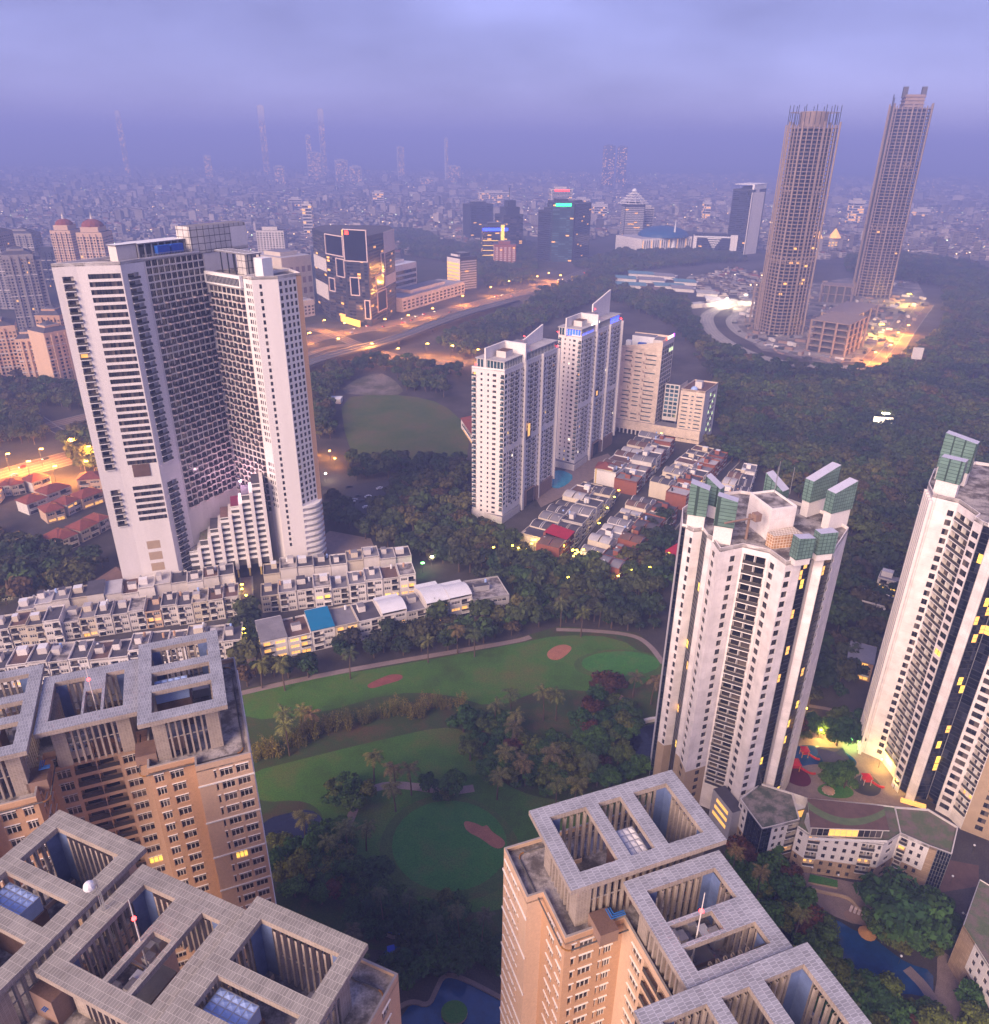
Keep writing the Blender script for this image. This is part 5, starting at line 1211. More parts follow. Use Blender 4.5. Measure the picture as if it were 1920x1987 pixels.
for i, ((x0, x1), s_, h_) in enumerate(zip(M, spec, hs)):
    def yb(x): return 1060+(452-.225*(x-65))/2.0037
    A, B = P(480+(x0+1)/2.0037, yb(x0)), P(480+(x1-1)/2.0037, yb(x1))
    R = house(A, B, 15.5 if i != 7 else 19, h_, s_[0], s_[1], s_[2], '%s townhouse with %s, %s beside the golf course' % (WCOL[s_[0]], s_[4], ORD[i]), 'townhouses beside the golf course', True, False, s_[3], pent=i not in (3,))
A, B = P(480+880/2.0037, 1060+285/2.0037), P(480+1018/2.0037, 1060+262/2.0037)
ub = house(A, B, 18, 10.5, 'roof_pale', 'stained_roof', 'flat', 'bare concrete unfinished house at the right end of the golf course row', 'townhouses beside the golf course', True, False, 0, nm='unfinished_house', cat='house')
row((505, 1156), (808, 1118), 9, 12.5, 10.5, 'golf course second row', 'townhouses behind the golf course row', litp=.10, fixed=[(8, ('white_wall', 'stained_roof', 'flat', .6, 'lit lower rooms and roof terrace'))])
row((510, 1112), (800, 1078), 9, 11.5, 10.0, 'golf course third row', 'townhouses behind the golf course row', front=False, litp=0)
# long double rows leading away to the beige office slab
DX = lambda x, y: (980+x/2.254, 820+y/2.254)
def strip(NL, NR, FL, FR_, n, nm, walls, h=9.6, fix=()):
    nl, nr, fl, f_r = [P(*DX(*p), h) for p in (NL, NR, FL, FR_)]
    dR = hypot(nl[0]-nr[0], nl[1]-nr[1])*.47
    rf = ['roof_dark', 'roof_grey', 'roof_brown', 'roof_dark', 'roof_dark', 'roof_grey', 'roof_dark', 'roof_pale']
    row(nr, f_r, n, dR, h, nm+' right side', 'townhouses in the long double rows', z='world', walls=walls, types=['curve', 'flat', 'flat'], roofs=rf, fixed=fix, end='front', litp=.03, jit=1.2)
    row(fl, nl, n, dR, h, nm+' left side', 'townhouses in the long double rows', z='world', walls=['white_wall', 'cream_wall'], types=['curve', 'curve', 'flat'], roofs=rf, end='back', litp=.02, jit=.5)
strip((66, 478), (240, 560), (345, 248), (492, 292), 8, 'slim tower strip', ['white_wall', 'pale_wall', 'brick_red', 'cream_wall'], fix=[(1, ('red_brown_wall', 'roof_bright_red', 'shed', 0, 'bright red roof'))])
strip((392, 205), (580, 262), (605, 42), (748, 76), 8, 'office strip', ['cream_wall', 'pale_wall', 'white_wall', 'brick_red'])
strip((330, 548), (500, 640), (572, 318), (762, 372), 9, 'crowned tower strip', ['red_brown_wall', 'white_wall', 'brick_red', 'pale_wall'])
strip((632, 262), (800, 325), (835, 98), (985, 130), 8, 'woodside strip', ['cream_wall', 'white_wall', 'brick_red'])
strip((925, 300), (1062, 330), (1010, 192), (1110, 185), 4, 'back strip', ['white_wall', 'pale_wall'])
a, b_ = P(*DX(392, 265)), P(*DX(465, 275)); house(a, b_, 11, 11, 'yellow_wall', 'roof_red', 'hip', 'yellow house with red tiled roof beside the slim tower pool', None, True, nm='detached_house', cat='house')
a, b_ = P(*DX(697, 612)), P(*DX(752, 640)); house(a, b_, 12, 7, 'red_brown_wall', 'roof_bright_red', 'shed', 'small red house tucked left of the glass-crowned tower', None, True, nm='detached_house', cat='house')
# red tiled villas left of the white slab tower
RX = lambda x, y: (x/4.16, 880+y/4.16)
vs = [((0, 350), (100, 340)), ((110, 345), (215, 320)), ((280, 320), (425, 265)), ((400, 420), (590, 345)), ((240, 500), (400, 440)), ((640, 300), (830, 285)), ((390, 570), (540, 525)), ((560, 505), (665, 450)), ((680, 455), (850, 390)), ((500, 800), (650, 740)), ((670, 720), (815, 650)), ((820, 640), (900, 600)), ((350, 770), (490, 800)), ((-140, 430), (-10, 420))]
wh = ['beside the orange street', 'under the street trees', 'with lit porch', 'with a long ridge', 'with a grey side roof', 'partly behind the tower', 'with a lit upper terrace', 'with twin doors', 'touching the tower side', 'with a pale terrace', 'with a yellow lit awning', 'at the tower foot', 'at the garden corner', 'at the left edge']
for i, (a, b_) in enumerate(vs):
    A, B = P(*RX(*a)), P(*RX(*b_)); 
    if plen(A, B) > 26: B = lerp(A, B, 26/plen(A, B))
    house(A, B, 11.5, 7.4, random.choice(['cream_wall', 'pale_wall', 'beige_wall']), 'roof_red', 'hip', 'red roofed villa %s, %s villa counted from the top' % (wh[i], ORD[i]), 'red roofed villas', True, False, .3 if i in (2, 6, 10) else .03, nm='villa', cat='house')
for px, py, lb_, cm in ((1690, 1195, 'small white house with red terrace, lit by a white lamp', 'white_wall'), (1665, 1310, 'orange house with grey roof below the right-edge tower', 'orange_wall'), (1725, 1150, 'small grey house partly behind the right-edge tower', 'pale_wall')):
    A = P(px-28, py); B = P(px+22, py+14); house(A, B, 12, 8.8, cm, 'roof_grey', 'flat' if cm != 'orange_wall' else 'shed', lb_, None, True, litp=.2, nm='detached_house', cat='house')
# low annex at the foot of the white tower
b = MB(); q = [P(170, 1133, 8), P(238, 1150, 8), P(300, 1138, 8), P(295, 1118, 8), P(225, 1098, 8)]
b.prism(ccw(q), 0, 7.5, 'orange_wall'); cx_, cy_ = P(236, 1118, 8)
for i in range(5): b.poly([(*q[(i) % 5], 7.6), (*q[(i+1) % 5], 7.6), (cx_, cy_, 11)], 'roof_brown')
b.thing('pavilion', 'low orange pavilion with brown hipped roof at the foot of the white tower', 'pavilion')
b = MB(); q = [P(270, 1112, 6), P(420, 1100, 6), P(430, 1078, 6), P(300, 1085, 6)]; b.prism(ccw(q), 0, 6, 'white_wall', top='roof_pale')
b.thing('podium', 'pale flat entrance podium under the white tower', 'podium')
# house with red roof by the sports field
A, B = P(955-60, 830), P(955-10, 905)
house(A, B, 16, 8, 'white_wall', 'roof_red', 'hip', 'white hall with red roof beside the sports field', None, True, litp=.3, nm='club_hall', cat='hall')
b = MB(); X, Y = P(648, 780); b.prism([(X-7, Y-5), (X+7, Y-5), (X+7, Y+5), (X-7, Y+5)], 0, 4, 'pale_wall', top='roof_white'); b.thing('shed', 'small white shed at the left edge of the sports field', 'shed')
# ================================================================ towers under construction
def height_at(base, top):
    X, Y = P(*base); d = ray(*top); return CAMH+d.z*hypot(X, Y)/hypot(d.x, d.y)
def con_tower(label, c, rx, ry, rot, h, nf, lit_f, crown, sd):
    random.seed(sd); R = root('tower_under_construction', label, 'tower', c, 'concrete towers under construction'); N = 28
    def E(t, k=1):
        x, y = rx*k*cos(t), ry*k*sin(t)
        q = 1/max(abs(cos(t)), abs(sin(t)))**.45; x *= q; y *= q
        return (c[0]+x*cos(rot)-y*sin(rot), c[1]+x*sin(rot)+y*cos(rot))
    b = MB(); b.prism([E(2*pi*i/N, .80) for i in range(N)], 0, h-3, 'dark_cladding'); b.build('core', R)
    tb = MB(); tb.v = []; F = [E(2*pi*i/N) for i in range(N)]; fh = h/nf
    me = None
    for k in range(nf):
        z = 4+k*fh
        if z > h-1: break
        b = MB(); b.prism(F, z, z+.75, 'bare_concrete', bottom=True)
        if me is None: o = b.build('floor_slab', R); me = o.data; z0 = z
        else: o = bpy.data.objects.new('floor_slab', me); COL.objects.link(o); o.parent = R; o.location = (0, 0, z-z0)
    for i in range(N):
        t = 2*pi*(i+.5)/N; X, Y = E(t, 1.01); big = i % 4 == 0; b = MB()
        b.box((X, Y, 0, rot+t), -.6, 1.2 if big else .5, -.9 if big else -.5, .9 if big else .5, 0, h+(3 if big else 0), 'bare_concrete'); b.build('column', R)
    b = MB()
    for i in range(N):
        for k, z in enumerate((h*.37, h*.70)):
            p, q = E(2*pi*i/N, 1.015), E(2*pi*(i+1)/N, 1.015)
            if k == 0 or i % 7 < 2:
                b.tube((*p, z), (*q, z+7), .5, 'bare_concrete', 4); b.tube((*q, z), (*p, z+7), .5, 'bare_concrete', 4)
    b.build('brace', R)
    b = MB()
    for i in range(lit_f):
        t = random.uniform(3.9, 5.6); X, Y = E(t-rot, .97); z = 4+fh*random.randint(int(nf*.2), int(nf*.42)); b.box((X, Y, 0, 0), -1.6, 1.6, -.8, .8, z+1, z+3, 'lit_warm')
    if b.v: b.build('work_light', R)
    b = MB()
    if crown == 0:
        b.prism([E(2*pi*i/N, .55) for i in range(N)], h-2, h+13, 'bare_concrete')
        for i in range(N): X, Y = E(2*pi*(i+.5)/N, .96); b.tube((X, Y, h), (X, Y, h+(12 if i % 2 else 19)), .4, 'dark_metal', 4)
        for i in range(N): b.tube((*E(2*pi*i/N, .96), h+12), (*E(2*pi*(i+1)/N, .96), h+12), .35, 'bare_concrete', 4)
    else:
        b.box((c[0], c[1], 0, rot), -rx*.45, rx*.45, -ry*.5, ry*.5, h-2, h+14, 'bare_concrete')
        for s in (-1, 1): b.box((c[0], c[1], 0, rot), s*rx*.45-3, s*rx*.45+3, -3, 3, h+10, h+24, 'dark_concrete')
        for k in range(3): b.box((c[0], c[1], 0, rot), -rx*.5, rx*.5, -ry*.55, ry*.55, h+2+k*4.5, h+3+k*4.5, 'bare_concrete')
        for k in range(2): X, Y = E(3.3+.12*k-rot, 1.06); b.tube((X, Y, 20), (X, Y, h+14-4*k), .7, 'dark_metal', 5)
    b.build('crown', R)
    return R
bx, by = P(1513, 652); hh = height_at((1513, 652), (1576, 241))
con_tower('round concrete tower under construction with a spiky open top, left of the pair', (bx+6, by+24), 24, 23, .3, hh, 58, 9, 0, 71)
bx, by = P(1697, 578); hh = height_at((1697, 578), (1772, 204))
con_tower('taller square concrete tower under construction with a dark mast top, right of the pair', (bx+6, by+26), 27, 22, -.2, hh, 62, 2, 1, 72)
# open frame podium
def open_frame(label, pts, h, nf, nx, ny):
    R = root('concrete_frame', label, 'building frame', pts[0]); fh = h/nf; a, b_, c, d = pts
    for k in range(nf+1): m_ = MB(); m_.prism(ccw(pts), k*fh-.9 if k else 0, k*fh+.1, 'bare_concrete', bottom=True); m_.build('floor_slab', R)
    m_ = MB()
    for i in range(nx+1):
        for j in range(ny+1):
            if 0 < i < nx and 0 < j < ny: continue
            q = lerp(lerp(a, b_, i/nx), lerp(d, c, i/nx), j/ny); mm = MB(); pz(mm, q[0], q[1], 0, h+.5, 1.9, 'bare_concrete'); mm.build('column', R)
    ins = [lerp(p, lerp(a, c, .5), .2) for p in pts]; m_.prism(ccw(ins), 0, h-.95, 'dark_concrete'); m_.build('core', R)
    return R
a, b_ = P(1565, 680), P(1638, 692); dv = Vector((b_[1]-a[1], -(b_[0]-a[0]))).normalized()*-62
open_frame('open concrete frame five storeys high in front of the unfinished towers', [a, b_, (b_[0]+dv.x, b_[1]+dv.y), (a[0]+dv.x, a[1]+dv.y)], 34, 5, 3, 4)
a, b_ = P(1590, 585), P(1650, 590); dv = Vector((b_[1]-a[1], -(b_[0]-a[0]))).normalized()*-30
open_frame('low concrete frame between the two unfinished towers', [a, b_, (b_[0]+dv.x, b_[1]+dv.y), (a[0]+dv.x, a[1]+dv.y)], 24, 2, 4, 2)
a, b_ = P(1655, 640), P(1700, 615); dv = Vector((b_[1]-a[1], -(b_[0]-a[0]))).normalized()*-40
open_frame('low concrete frame at the foot of the taller unfinished tower', [a, b_, (b_[0]+dv.x, b_[1]+dv.y), (a[0]+dv.x, a[1]+dv.y)], 16, 2, 3, 2)
a, b_ = P(1455, 625), P(1475, 632); dv = Vector((b_[1]-a[1], -(b_[0]-a[0]))).normalized()*-20
open_frame('slender concrete frame left of the round unfinished tower', [a, b_, (b_[0]+dv.x, b_[1]+dv.y), (a[0]+dv.x, a[1]+dv.y)], 50, 9, 2, 2)
for i, (px, py, L) in enumerate(((1395, 592, 60), (1425, 605, 0), (1350, 596, 40))):
    if L: X, Y = P(px, py); b = MB(); b.box((X, Y, 0, .5), -L/2, L/2, -6, 6, 0, 6, 'pale_wall', top='roof_pale'); b.thing('site_shed', 'long pale shed %s the curved ring road' % ('beside the lamp at' if i == 0 else 'left of'), 'shed')

# ================================================================ office towers and malls beyond
def box_tower(name, label, cat, L_, R_, topy, depth, wm, gm, fh=3.6, bands=True, cols=0, top=None, group=None, h=None, litp=.03, roofm='roof_dark', extra=None):
    a, c = P(*L_), P(*R_); h = h or height_at(lerp(L_, R_, .5), (lerp(L_, R_, .5)[0], topy)); v = Vector((c[0]-a[0], c[1]-a[1])); nrm = Vector((-v.y, v.x)).normalized()*depth
    pts = [a, c, (c[0]+nrm.x, c[1]+nrm.y), (a[0]+nrm.x, a[1]+nrm.y)]; R = root(name, label, cat, lerp(a, pts[2], .5), group)
    b = MB(); b.prism(pts, 0, h, wm, top=roofm); b.build('wall', R)
    n = max(1, int((h-4)/fh)); faces = [(a, c)]
    if c[0] < 0: faces.append((c, pts[2]))
    else: faces.append((pts[3], a))
    for A, B in faces:
        fr, L = edge(A, B)
        if not cols:
            for k in range(min(n, 48)):
                z = 3+k*fh; m_ = MB(); q = max(1, int(L/7))
                for i in range(q): m_.box(fr, L*(.03+.94*i/q)+.1, L*(.03+.94*(i+1)/q)-.1, -.15, .1, z, z+fh*.6, 'lit_warm' if rnd() < litp else gm, nob=True)
                m_.build('window_band', R)
        else:
            cc = cols if (A, B) == (a, c) else max(2, int(cols*depth/plen(a, c)))
            for i in range(cc):
                m_ = MB()
                for k in range(n): m_.box(fr, L*(i+.22)/cc, L*(i+.78)/cc, -.12, .1, 3+k*fh, 3+k*fh+fh*.55, 'lit_warm' if rnd() < litp else gm, nob=True)
                m_.build('window_column', R)
    m_ = MB(); fr, L = edge(a, c); m_.box(fr, L*.2, L*.75, depth*.2, depth*.7, h-.1, h+5, wm, top='roof_grey'); m_.build('roof_plant', R)
    if extra: extra(R, pts, h, fr, L)
    return R
# dark office tower with pale picture-frame windows
dk = root('office_tower', 'dark glass office tower covered in pale picture frames beside the highway', 'office tower', (-205, 960)); random.seed(77)
bs = [(619, 603), (642, 618), (678, 629), (722, 633), (752, 617), (771, 604)]; q = [P(*p) for p in bs]; HD = height_at((700, 632), (683, 458)); q += [(q[-1][0]-12, q[-1][1]+45), (q[0][0]+8, q[0][1]+45)]
w = MB(); w.prism(q, 0, HD, 'dark_cladding', top='roof_dark'); w.build('wall', dk)
for i in range(5):
    fr, L = edge(q[i], q[i+1])
    for k in range(26):
        z = 4+k*(HD-8)/26; m_ = MB(); n_ = 6
        for j in range(n_): m_.box(fr, L*(.05+.9*j/n_)+.2, L*(.05+.9*(j+1)/n_)-.2, -.12, .1, z, z+2.2, 'lit_warm' if rnd() < .03 else 'glass', nob=True)
        m_.build('window_band', dk)
def pframe(i, u0, u1, z0, z1, mt='pink_panel'):
    fr, L = edge(q[i], q[i+1]); m_ = MB(); t = 1.1; x0, x1 = u0*L, u1*L; a0, a1 = z0*HD, z1*HD
    m_.box(fr, x0, x1, -1.2, .1, a0, a0+t, mt); m_.box(fr, x0, x1, -1.2, .1, a1-t, a1, mt); m_.box(fr, x0, x0+t, -1.2, .1, a0+t, a1-t, mt); m_.box(fr, x1-t, x1, -1.2, .1, a0+t, a1-t, mt)
    m_.box(fr, x0+t, x1-t, -.25, -.15, a0+t, a1-t, 'glass_dark'); m_.build('picture_frame', dk)
for f in [(1, .05, .98, .76, .99), (2, .0, 1.0, .72, 1.07), (1, .55, .98, .53, .74), (1, .1, .42, .34, .5), (2, .18, .58, .34, .55), (3, .35, .95, .38, .55), (3, .75, 1.0, .55, .78), (3, .4, 1.0, .12, .36), (2, .75, 1.0, .08, .30)]: pframe(*f)
for i, z0, z1 in ((0, .55, .70), (0, .22, .40), (4, .76, 1.0), (4, .38, .50)):
    fr, L = edge(q[i], q[i+1]); m_ = MB(); m_.box(fr, -.4, L+.4, -.5, .1, z0*HD, z1*HD, 'pale_wall'); m_.build('pale_panel', dk)
fr, L = edge(q[1], q[2]); m_ = MB(); m_.box(fr, L*.9, L*1.6, -2, -.5, 1, 8.5, 'lit_yellow'); m_.box(fr, L*.6, L*.85, -1, -.5, 1, 11, 'lit_warm'); m_.build('lit_lobby', dk)
m_ = MB(); fr, L = edge(q[2], q[3]); m_.box(fr, L*.1, L*.25, -1.4, -1.2, HD*1.01, HD*1.05, 'lit_red'); m_.box(fr, L*.0, L*.02, -3, -1, HD*1.0, HD*1.06, 'lit_yellow'); m_.build('sign', dk)
box_tower('mall_block', 'white mall block with sloping glass roof right of the dark office', 'mall', (765, 572), (810, 560), 512, 60, 'white_wall', 'glass', 8, litp=0, roofm='roof_white')
box_tower('mall_block', 'cream mall block left of the dark office tower', 'mall', (556, 600), (612, 590), 497, 70, 'cream_wall', 'brown_wall', 14, cols=5, litp=0, roofm='roof_pale')
box_tower('parking_structure', 'pale open-sided parking building beside the orange highway', 'car park', (782, 606), (902, 570), 562, 45, 'pale_wall', 'glass', 4.2, cols=16, litp=.02, roofm='roof_pale')
box_tower('parking_structure', 'pale open-sided car park behind the white slab tower', 'car park', (556, 622), (612, 612), 585, 40, 'pale_wall', 'glass', 4.2, cols=8, litp=.02, roofm='roof_pale')
box_tower('office_tower', 'small banded office block with a white lit stair front', 'office block', (894, 566), (926, 562), 498, 35, 'dark_cladding', 'roof_pale', 3.6, litp=.02)
box_tower('stair_tower', 'narrow white block with lit front joined to the banded office', 'office block', (868, 560), (893, 566), 500, 15, 'white_wall', 'lit_warm', 5, litp=.3)
box_tower('residential_tower', 'pink striped tower rising behind the white slab tower', 'tower', (508, 545), (560, 545), 447, 30, 'pale_wall', 'glass', 3.3, cols=9, litp=.02)
box_tower('office_tower', 'orange office block with square windows below the blue lit building', 'office block', (960, 517), (1001, 517), 474, 30, 'brick_red', 'pink_panel', 3.6, cols=5, litp=.1)
def neon(R, pts, h, fr, L):
    m_ = MB(); m_.box(fr, 0, L, -.8, -.3, h-9, h-4, 'neon_blue'); m_.build('blue_light_band', R); m_ = MB(); m_.box(fr, L*.72, L*.86, -1, -.4, h-28, h+2, 'lit_yellow'); m_.build('lit_pylon', R)
    m_ = MB()
    for k in range(4): m_.box(fr, 0, L, -.7, -.3, 10+k*9, 11+k*9, 'lit_yellow')
    m_.build('yellow_light_band', R)
box_tower('office_tower', 'block outlined in blue and yellow light', 'office block', (937, 506), (985, 506), 438, 40, 'dark_cladding', 'glass', 3.6, litp=.1, extra=neon)
box_tower('office_tower', 'plain dark tower left of the stepped one', 'office tower', (913, 470), (957, 468), 396, 40, 'dark_cladding', 'glass_dark', 3.8, litp=.02)
def stepped(R, pts, h, fr, L):
    m_ = MB(); m_.box(fr, L*.15, L*.85, 3, 30, h, h+14, 'dark_cladding'); m_.box(fr, L*.3, L*.7, 8, 25, h+14, h+26, 'dark_cladding'); m_.tube((*lerp(pts[0], pts[2], .5), h+26), (*lerp(pts[0], pts[2], .5), h+50), .8, 'dark_metal'); m_.build('stepped_top', R)
box_tower('office_tower', 'dark stepped tower with thin spire behind the blue lit building', 'office tower', (977, 492), (1014, 490), 416, 40, 'dark_cladding', 'glass', 3.8, litp=.03, extra=stepped)
def sgn(mt):
    def f(R, pts, h, fr, L): m_ = MB(); m_.box(fr, L*.15, L*.85, -1.2, -.4, h-7, h-2, mt); m_.build('lit_sign', R)
    return f
box_tower('office_tower', 'dark glass block forming the left third of the triple tower', 'office tower', (1042, 505), (1066, 508), 408, 45, 'dark_cladding', 'glass_dark', 3.8, litp=.02)
box_tower('office_tower', 'grey centre block with green lit sign in the triple tower', 'office tower', (1068, 510), (1110, 510), 392, 60, 'dark_cladding', 'glass_teal', 3.8, litp=.02, extra=sgn('neon_green'))
box_tower('office_tower', 'dark right block of the triple tower with bare grey edge', 'office tower', (1112, 508), (1142, 500), 394, 60, 'dark_cladding', 'glass_dark', 3.8, litp=.02)
box_tower('office_tower', 'pale tower with red roof sign behind the triple tower', 'office tower', (1068, 440), (1108, 440), 366, 40, 'pale_wall', 'glass', 3.6, litp=.04, extra=sgn('lit_red'))
def ringtop(R, pts, h, fr, L):
    m_ = MB(); c = lerp(pts[0], pts[2], .5)
    for k in range(5):
        r0 = L*.75*(1-k*.16)
        for i in range(16): t0, t1 = 2*pi*i/16, 2*pi*(i+1)/16; m_.tube((c[0]+r0*cos(t0), c[1]+r0*sin(t0), h+2+k*5), (c[0]+r0*cos(t1), c[1]+r0*sin(t1), h+2+k*5), .8, 'white_trim', 4)
    for i in range(12): t = 2*pi*i/12; m_.tube((c[0]+L*.75*cos(t), c[1]+L*.75*sin(t), h), (c[0], c[1], h+28), .5, 'white_trim', 4)
    m_.dome((c[0], c[1], h+26), 6, 6, 'roof_white'); m_.build('lattice_crown', R)
box_tower('office_tower', 'grey tower under a white lattice dome', 'office tower', (1208, 476), (1246, 476), 396, 35, 'dark_cladding', 'roof_pale', 3.8, litp=.04, extra=ringtop)
box_tower('office_tower', 'pale slab right of the lattice domed tower', 'office tower', (1246, 470), (1264, 470), 402, 30, 'pale_wall', 'glass', 3.8, litp=.04)
box_tower('office_tower', 'very dark slim tower with white top, left of the unfinished towers', 'office tower', (1429, 492), (1444, 494), 372, 40, 'pale_wall', 'pale_wall', 3.8, litp=0)
def whitetop(R, pts, h, fr, L):
    m_ = MB(); 
    for i in range(9): m_.box(fr, L*i/9, L*(i+.5)/9, -1, 3, h, h+9, 'white_trim')
    m_.box(fr, 0, L, -1, 40, h+9, h+10, 'white_trim'); m_.build('open_crown', R)
box_tower('office_tower', 'dark blue glass face of the slim dark tower', 'office tower', (1445, 494), (1470, 486), 366, 42, 'dark_cladding', 'glass_dark', 3.8, litp=.01, extra=whitetop)
# domed hall with spire
dm_ = root('domed_hall', 'white columned hall with blue dome and tall white spire', 'hall', P(1290, 480)); a, c = P(1243, 493), P(1342, 487); fr, L = edge(a, c); b = MB()
b.box(fr, 0, L, 2, 90, 0, 30, 'white_wall', top='roof_pale'); b.build('wall', dm_)
for i in range(24): m_ = MB(); m_.box(fr, L*(i+.2)/24, L*(i+.6)/24, 0, 2.1, 2, 28, 'white_trim'); m_.build('column', dm_)
for i in range(23): m_ = MB(); m_.box(fr, L*(i+.62)/24, L*(i+1.18)/24, 1.7, 2.0, 3, 26, 'glass_dark' if i % 4 else 'lit_warm'); m_.build('window', dm_)
X, Y = lerp(a, c, .46); X, Y = X+4, Y+48; m_ = MB(); m_.dome((X, Y, 30), L*.40, 20, 'dome_blue', 28, 6); m_.build('dome', dm_)
X, Y = lerp(a, c, .62); m_ = MB(); m_.tube((X, Y-3, 0), (X, Y-3, height_at((1303, 493), (1303, 428))), 6, 'roof_white', 8, .3); m_.build('spire', dm_)
def vee(R, pts, h, fr, L):
    for k in range(6): m_ = MB(); m_.box(fr, L*(.30+.03*k), L*(.62-.03*k), -1.2, -.2, h-6-k*4.2, h-4-k*4.2, 'white_trim'); m_.build('white_stripe', R)
    m_ = MB(); m_.box(fr, 0, L, -2, 40, h-3, h, 'roof_white'); m_.build('roof_band', R); m_ = MB(); m_.box(fr, L*.84, L, -3, 30, 0, h+3, 'white_wall'); m_.build('end_bay', R); m_ = MB(); m_.box(fr, -L*.02, L*.06, -3, 30, 0, h, 'white_wall'); m_.build('end_bay', R)
box_tower('office_block', 'dark glazed block with white stripes beside the domed hall', 'office block', (1345, 490), (1428, 493), 458, 60, 'dark_cladding', 'glass_dark', 4.5, litp=.02, extra=vee)
def palace(R, pts, h, fr, L):
    for x in (.12, .86): X, Y = lerp(pts[0], pts[1], x); m_ = MB(); m_.tube((X, Y+6, h), (X, Y+6, h+20), 15, 'lit_warm', 8, .5); m_.build('lit_gable', R)
box_tower('palace_hotel', 'cream palace-like hotel glowing between the unfinished towers', 'hotel', (1578, 482), (1625, 480), 462, 30, 'cream_wall', 'lit_yellow', 6, cols=7, litp=.5, extra=palace)
# apartment towers at the far left
def apt(label, L_, R_, topy, depth, wm, dome=None, cols=8, st=0):
    def ex(R, pts, h, fr, L):
        c = lerp(pts[0], pts[2], .5)
        if dome == 'dome': m_ = MB(); m_.box(fr, L*.15, L*.85, 4, depth-4, h, h+6, wm); m_.dome((c[0], c[1], h+6), L*.42, L*.28, 'roof_red', 14, 5); m_.tube((*c, h+6+L*.25), (*c, h+13+L*.3), 2, 'pale_wall', 6, .3); m_.build('domed_roof', R)
        elif dome == 'hip':
            m_ = MB()
            for i in range(4): m_.poly([(*pts[i], h), (*pts[(i+1) % 4], h), (*c, h+8)], 'roof_dark')
            m_.build('hipped_roof', R)
        for i in range(st):
            m_ = MB(); m_.box(fr, L*(1+i*.22), L*(1.22+i*.22), 3+i*2, depth-3, 0, h*(.93-.09*i), wm, top='roof_dark')
            n = int(h*(.9-.09*i)/3.3)
            for k in range(n): m_.box(fr, L*(1.06+i*.22), L*(1.16+i*.22), 2.85+i*2, 3+i*2, 3+k*3.3, 4.8+k*3.3, 'glass', nob=True)
            m_.build('stepped_wing', R)
        m_ = MB()
        for k in range(1, 4): m_.box(fr, -.3, L+.3, -.5, .2, h*k/4, h*k/4+.9, 'pale_wall')
        for i in range(1, 4): m_.box(fr, L*i/4-.8, L*i/4+.8, -1.3, .2, 0, h-2, wm)
        m_.build('pilaster', R)
    return box_tower('apartment_tower', label, 'apartment tower', L_, R_, topy, depth, wm, 'glass', 3.3, cols=cols, litp=.015, extra=ex, group='apartment towers at the far left', roofm='roof_dark')
random.seed(88)
apt('brown tower with red dome, left of the two domed towers', (128, 590), (166, 590), 446, 34, 'beige_wall', 'dome'); apt('brown tower with red dome, right of the two domed towers', (178, 600), (226, 600), 450, 34, 'beige_wall', 'dome')
apt('grey brown tower with dark hipped roof at the left edge', (42, 655), (100, 650), 492, 34, 'grey_concrete', 'hip', 9, 1); apt('tall grey tower behind the hipped roof tower', (35, 560), (85, 560), 452, 30, 'grey_concrete', 'hip', 8); apt('dark tower cut by the left edge with a dome', (-30, 600), (30, 600), 450, 40, 'grey_concrete', 'hip', 8)
apt('brown stepped block with lit gable, at the left edge', (-40, 745), (55, 735), 632, 30, 'beige_wall', 'hip', 12); apt('brown stepped block, second from the left edge', (50, 745), (95, 742), 655, 28, 'beige_wall', 'hip', 7, 1)
apt('pink brown block behind the stepped blocks', (88, 700), (135, 700), 610, 28, 'orange_wall', 'hip', 7); apt('brown block touching the white slab tower', (110, 752), (160, 740), 640, 26, 'beige_wall', 'hip', 6)
apt('long dark slab behind the domed towers', (80, 560), (125, 560), 486, 30, 'dark_cladding', None, 8)
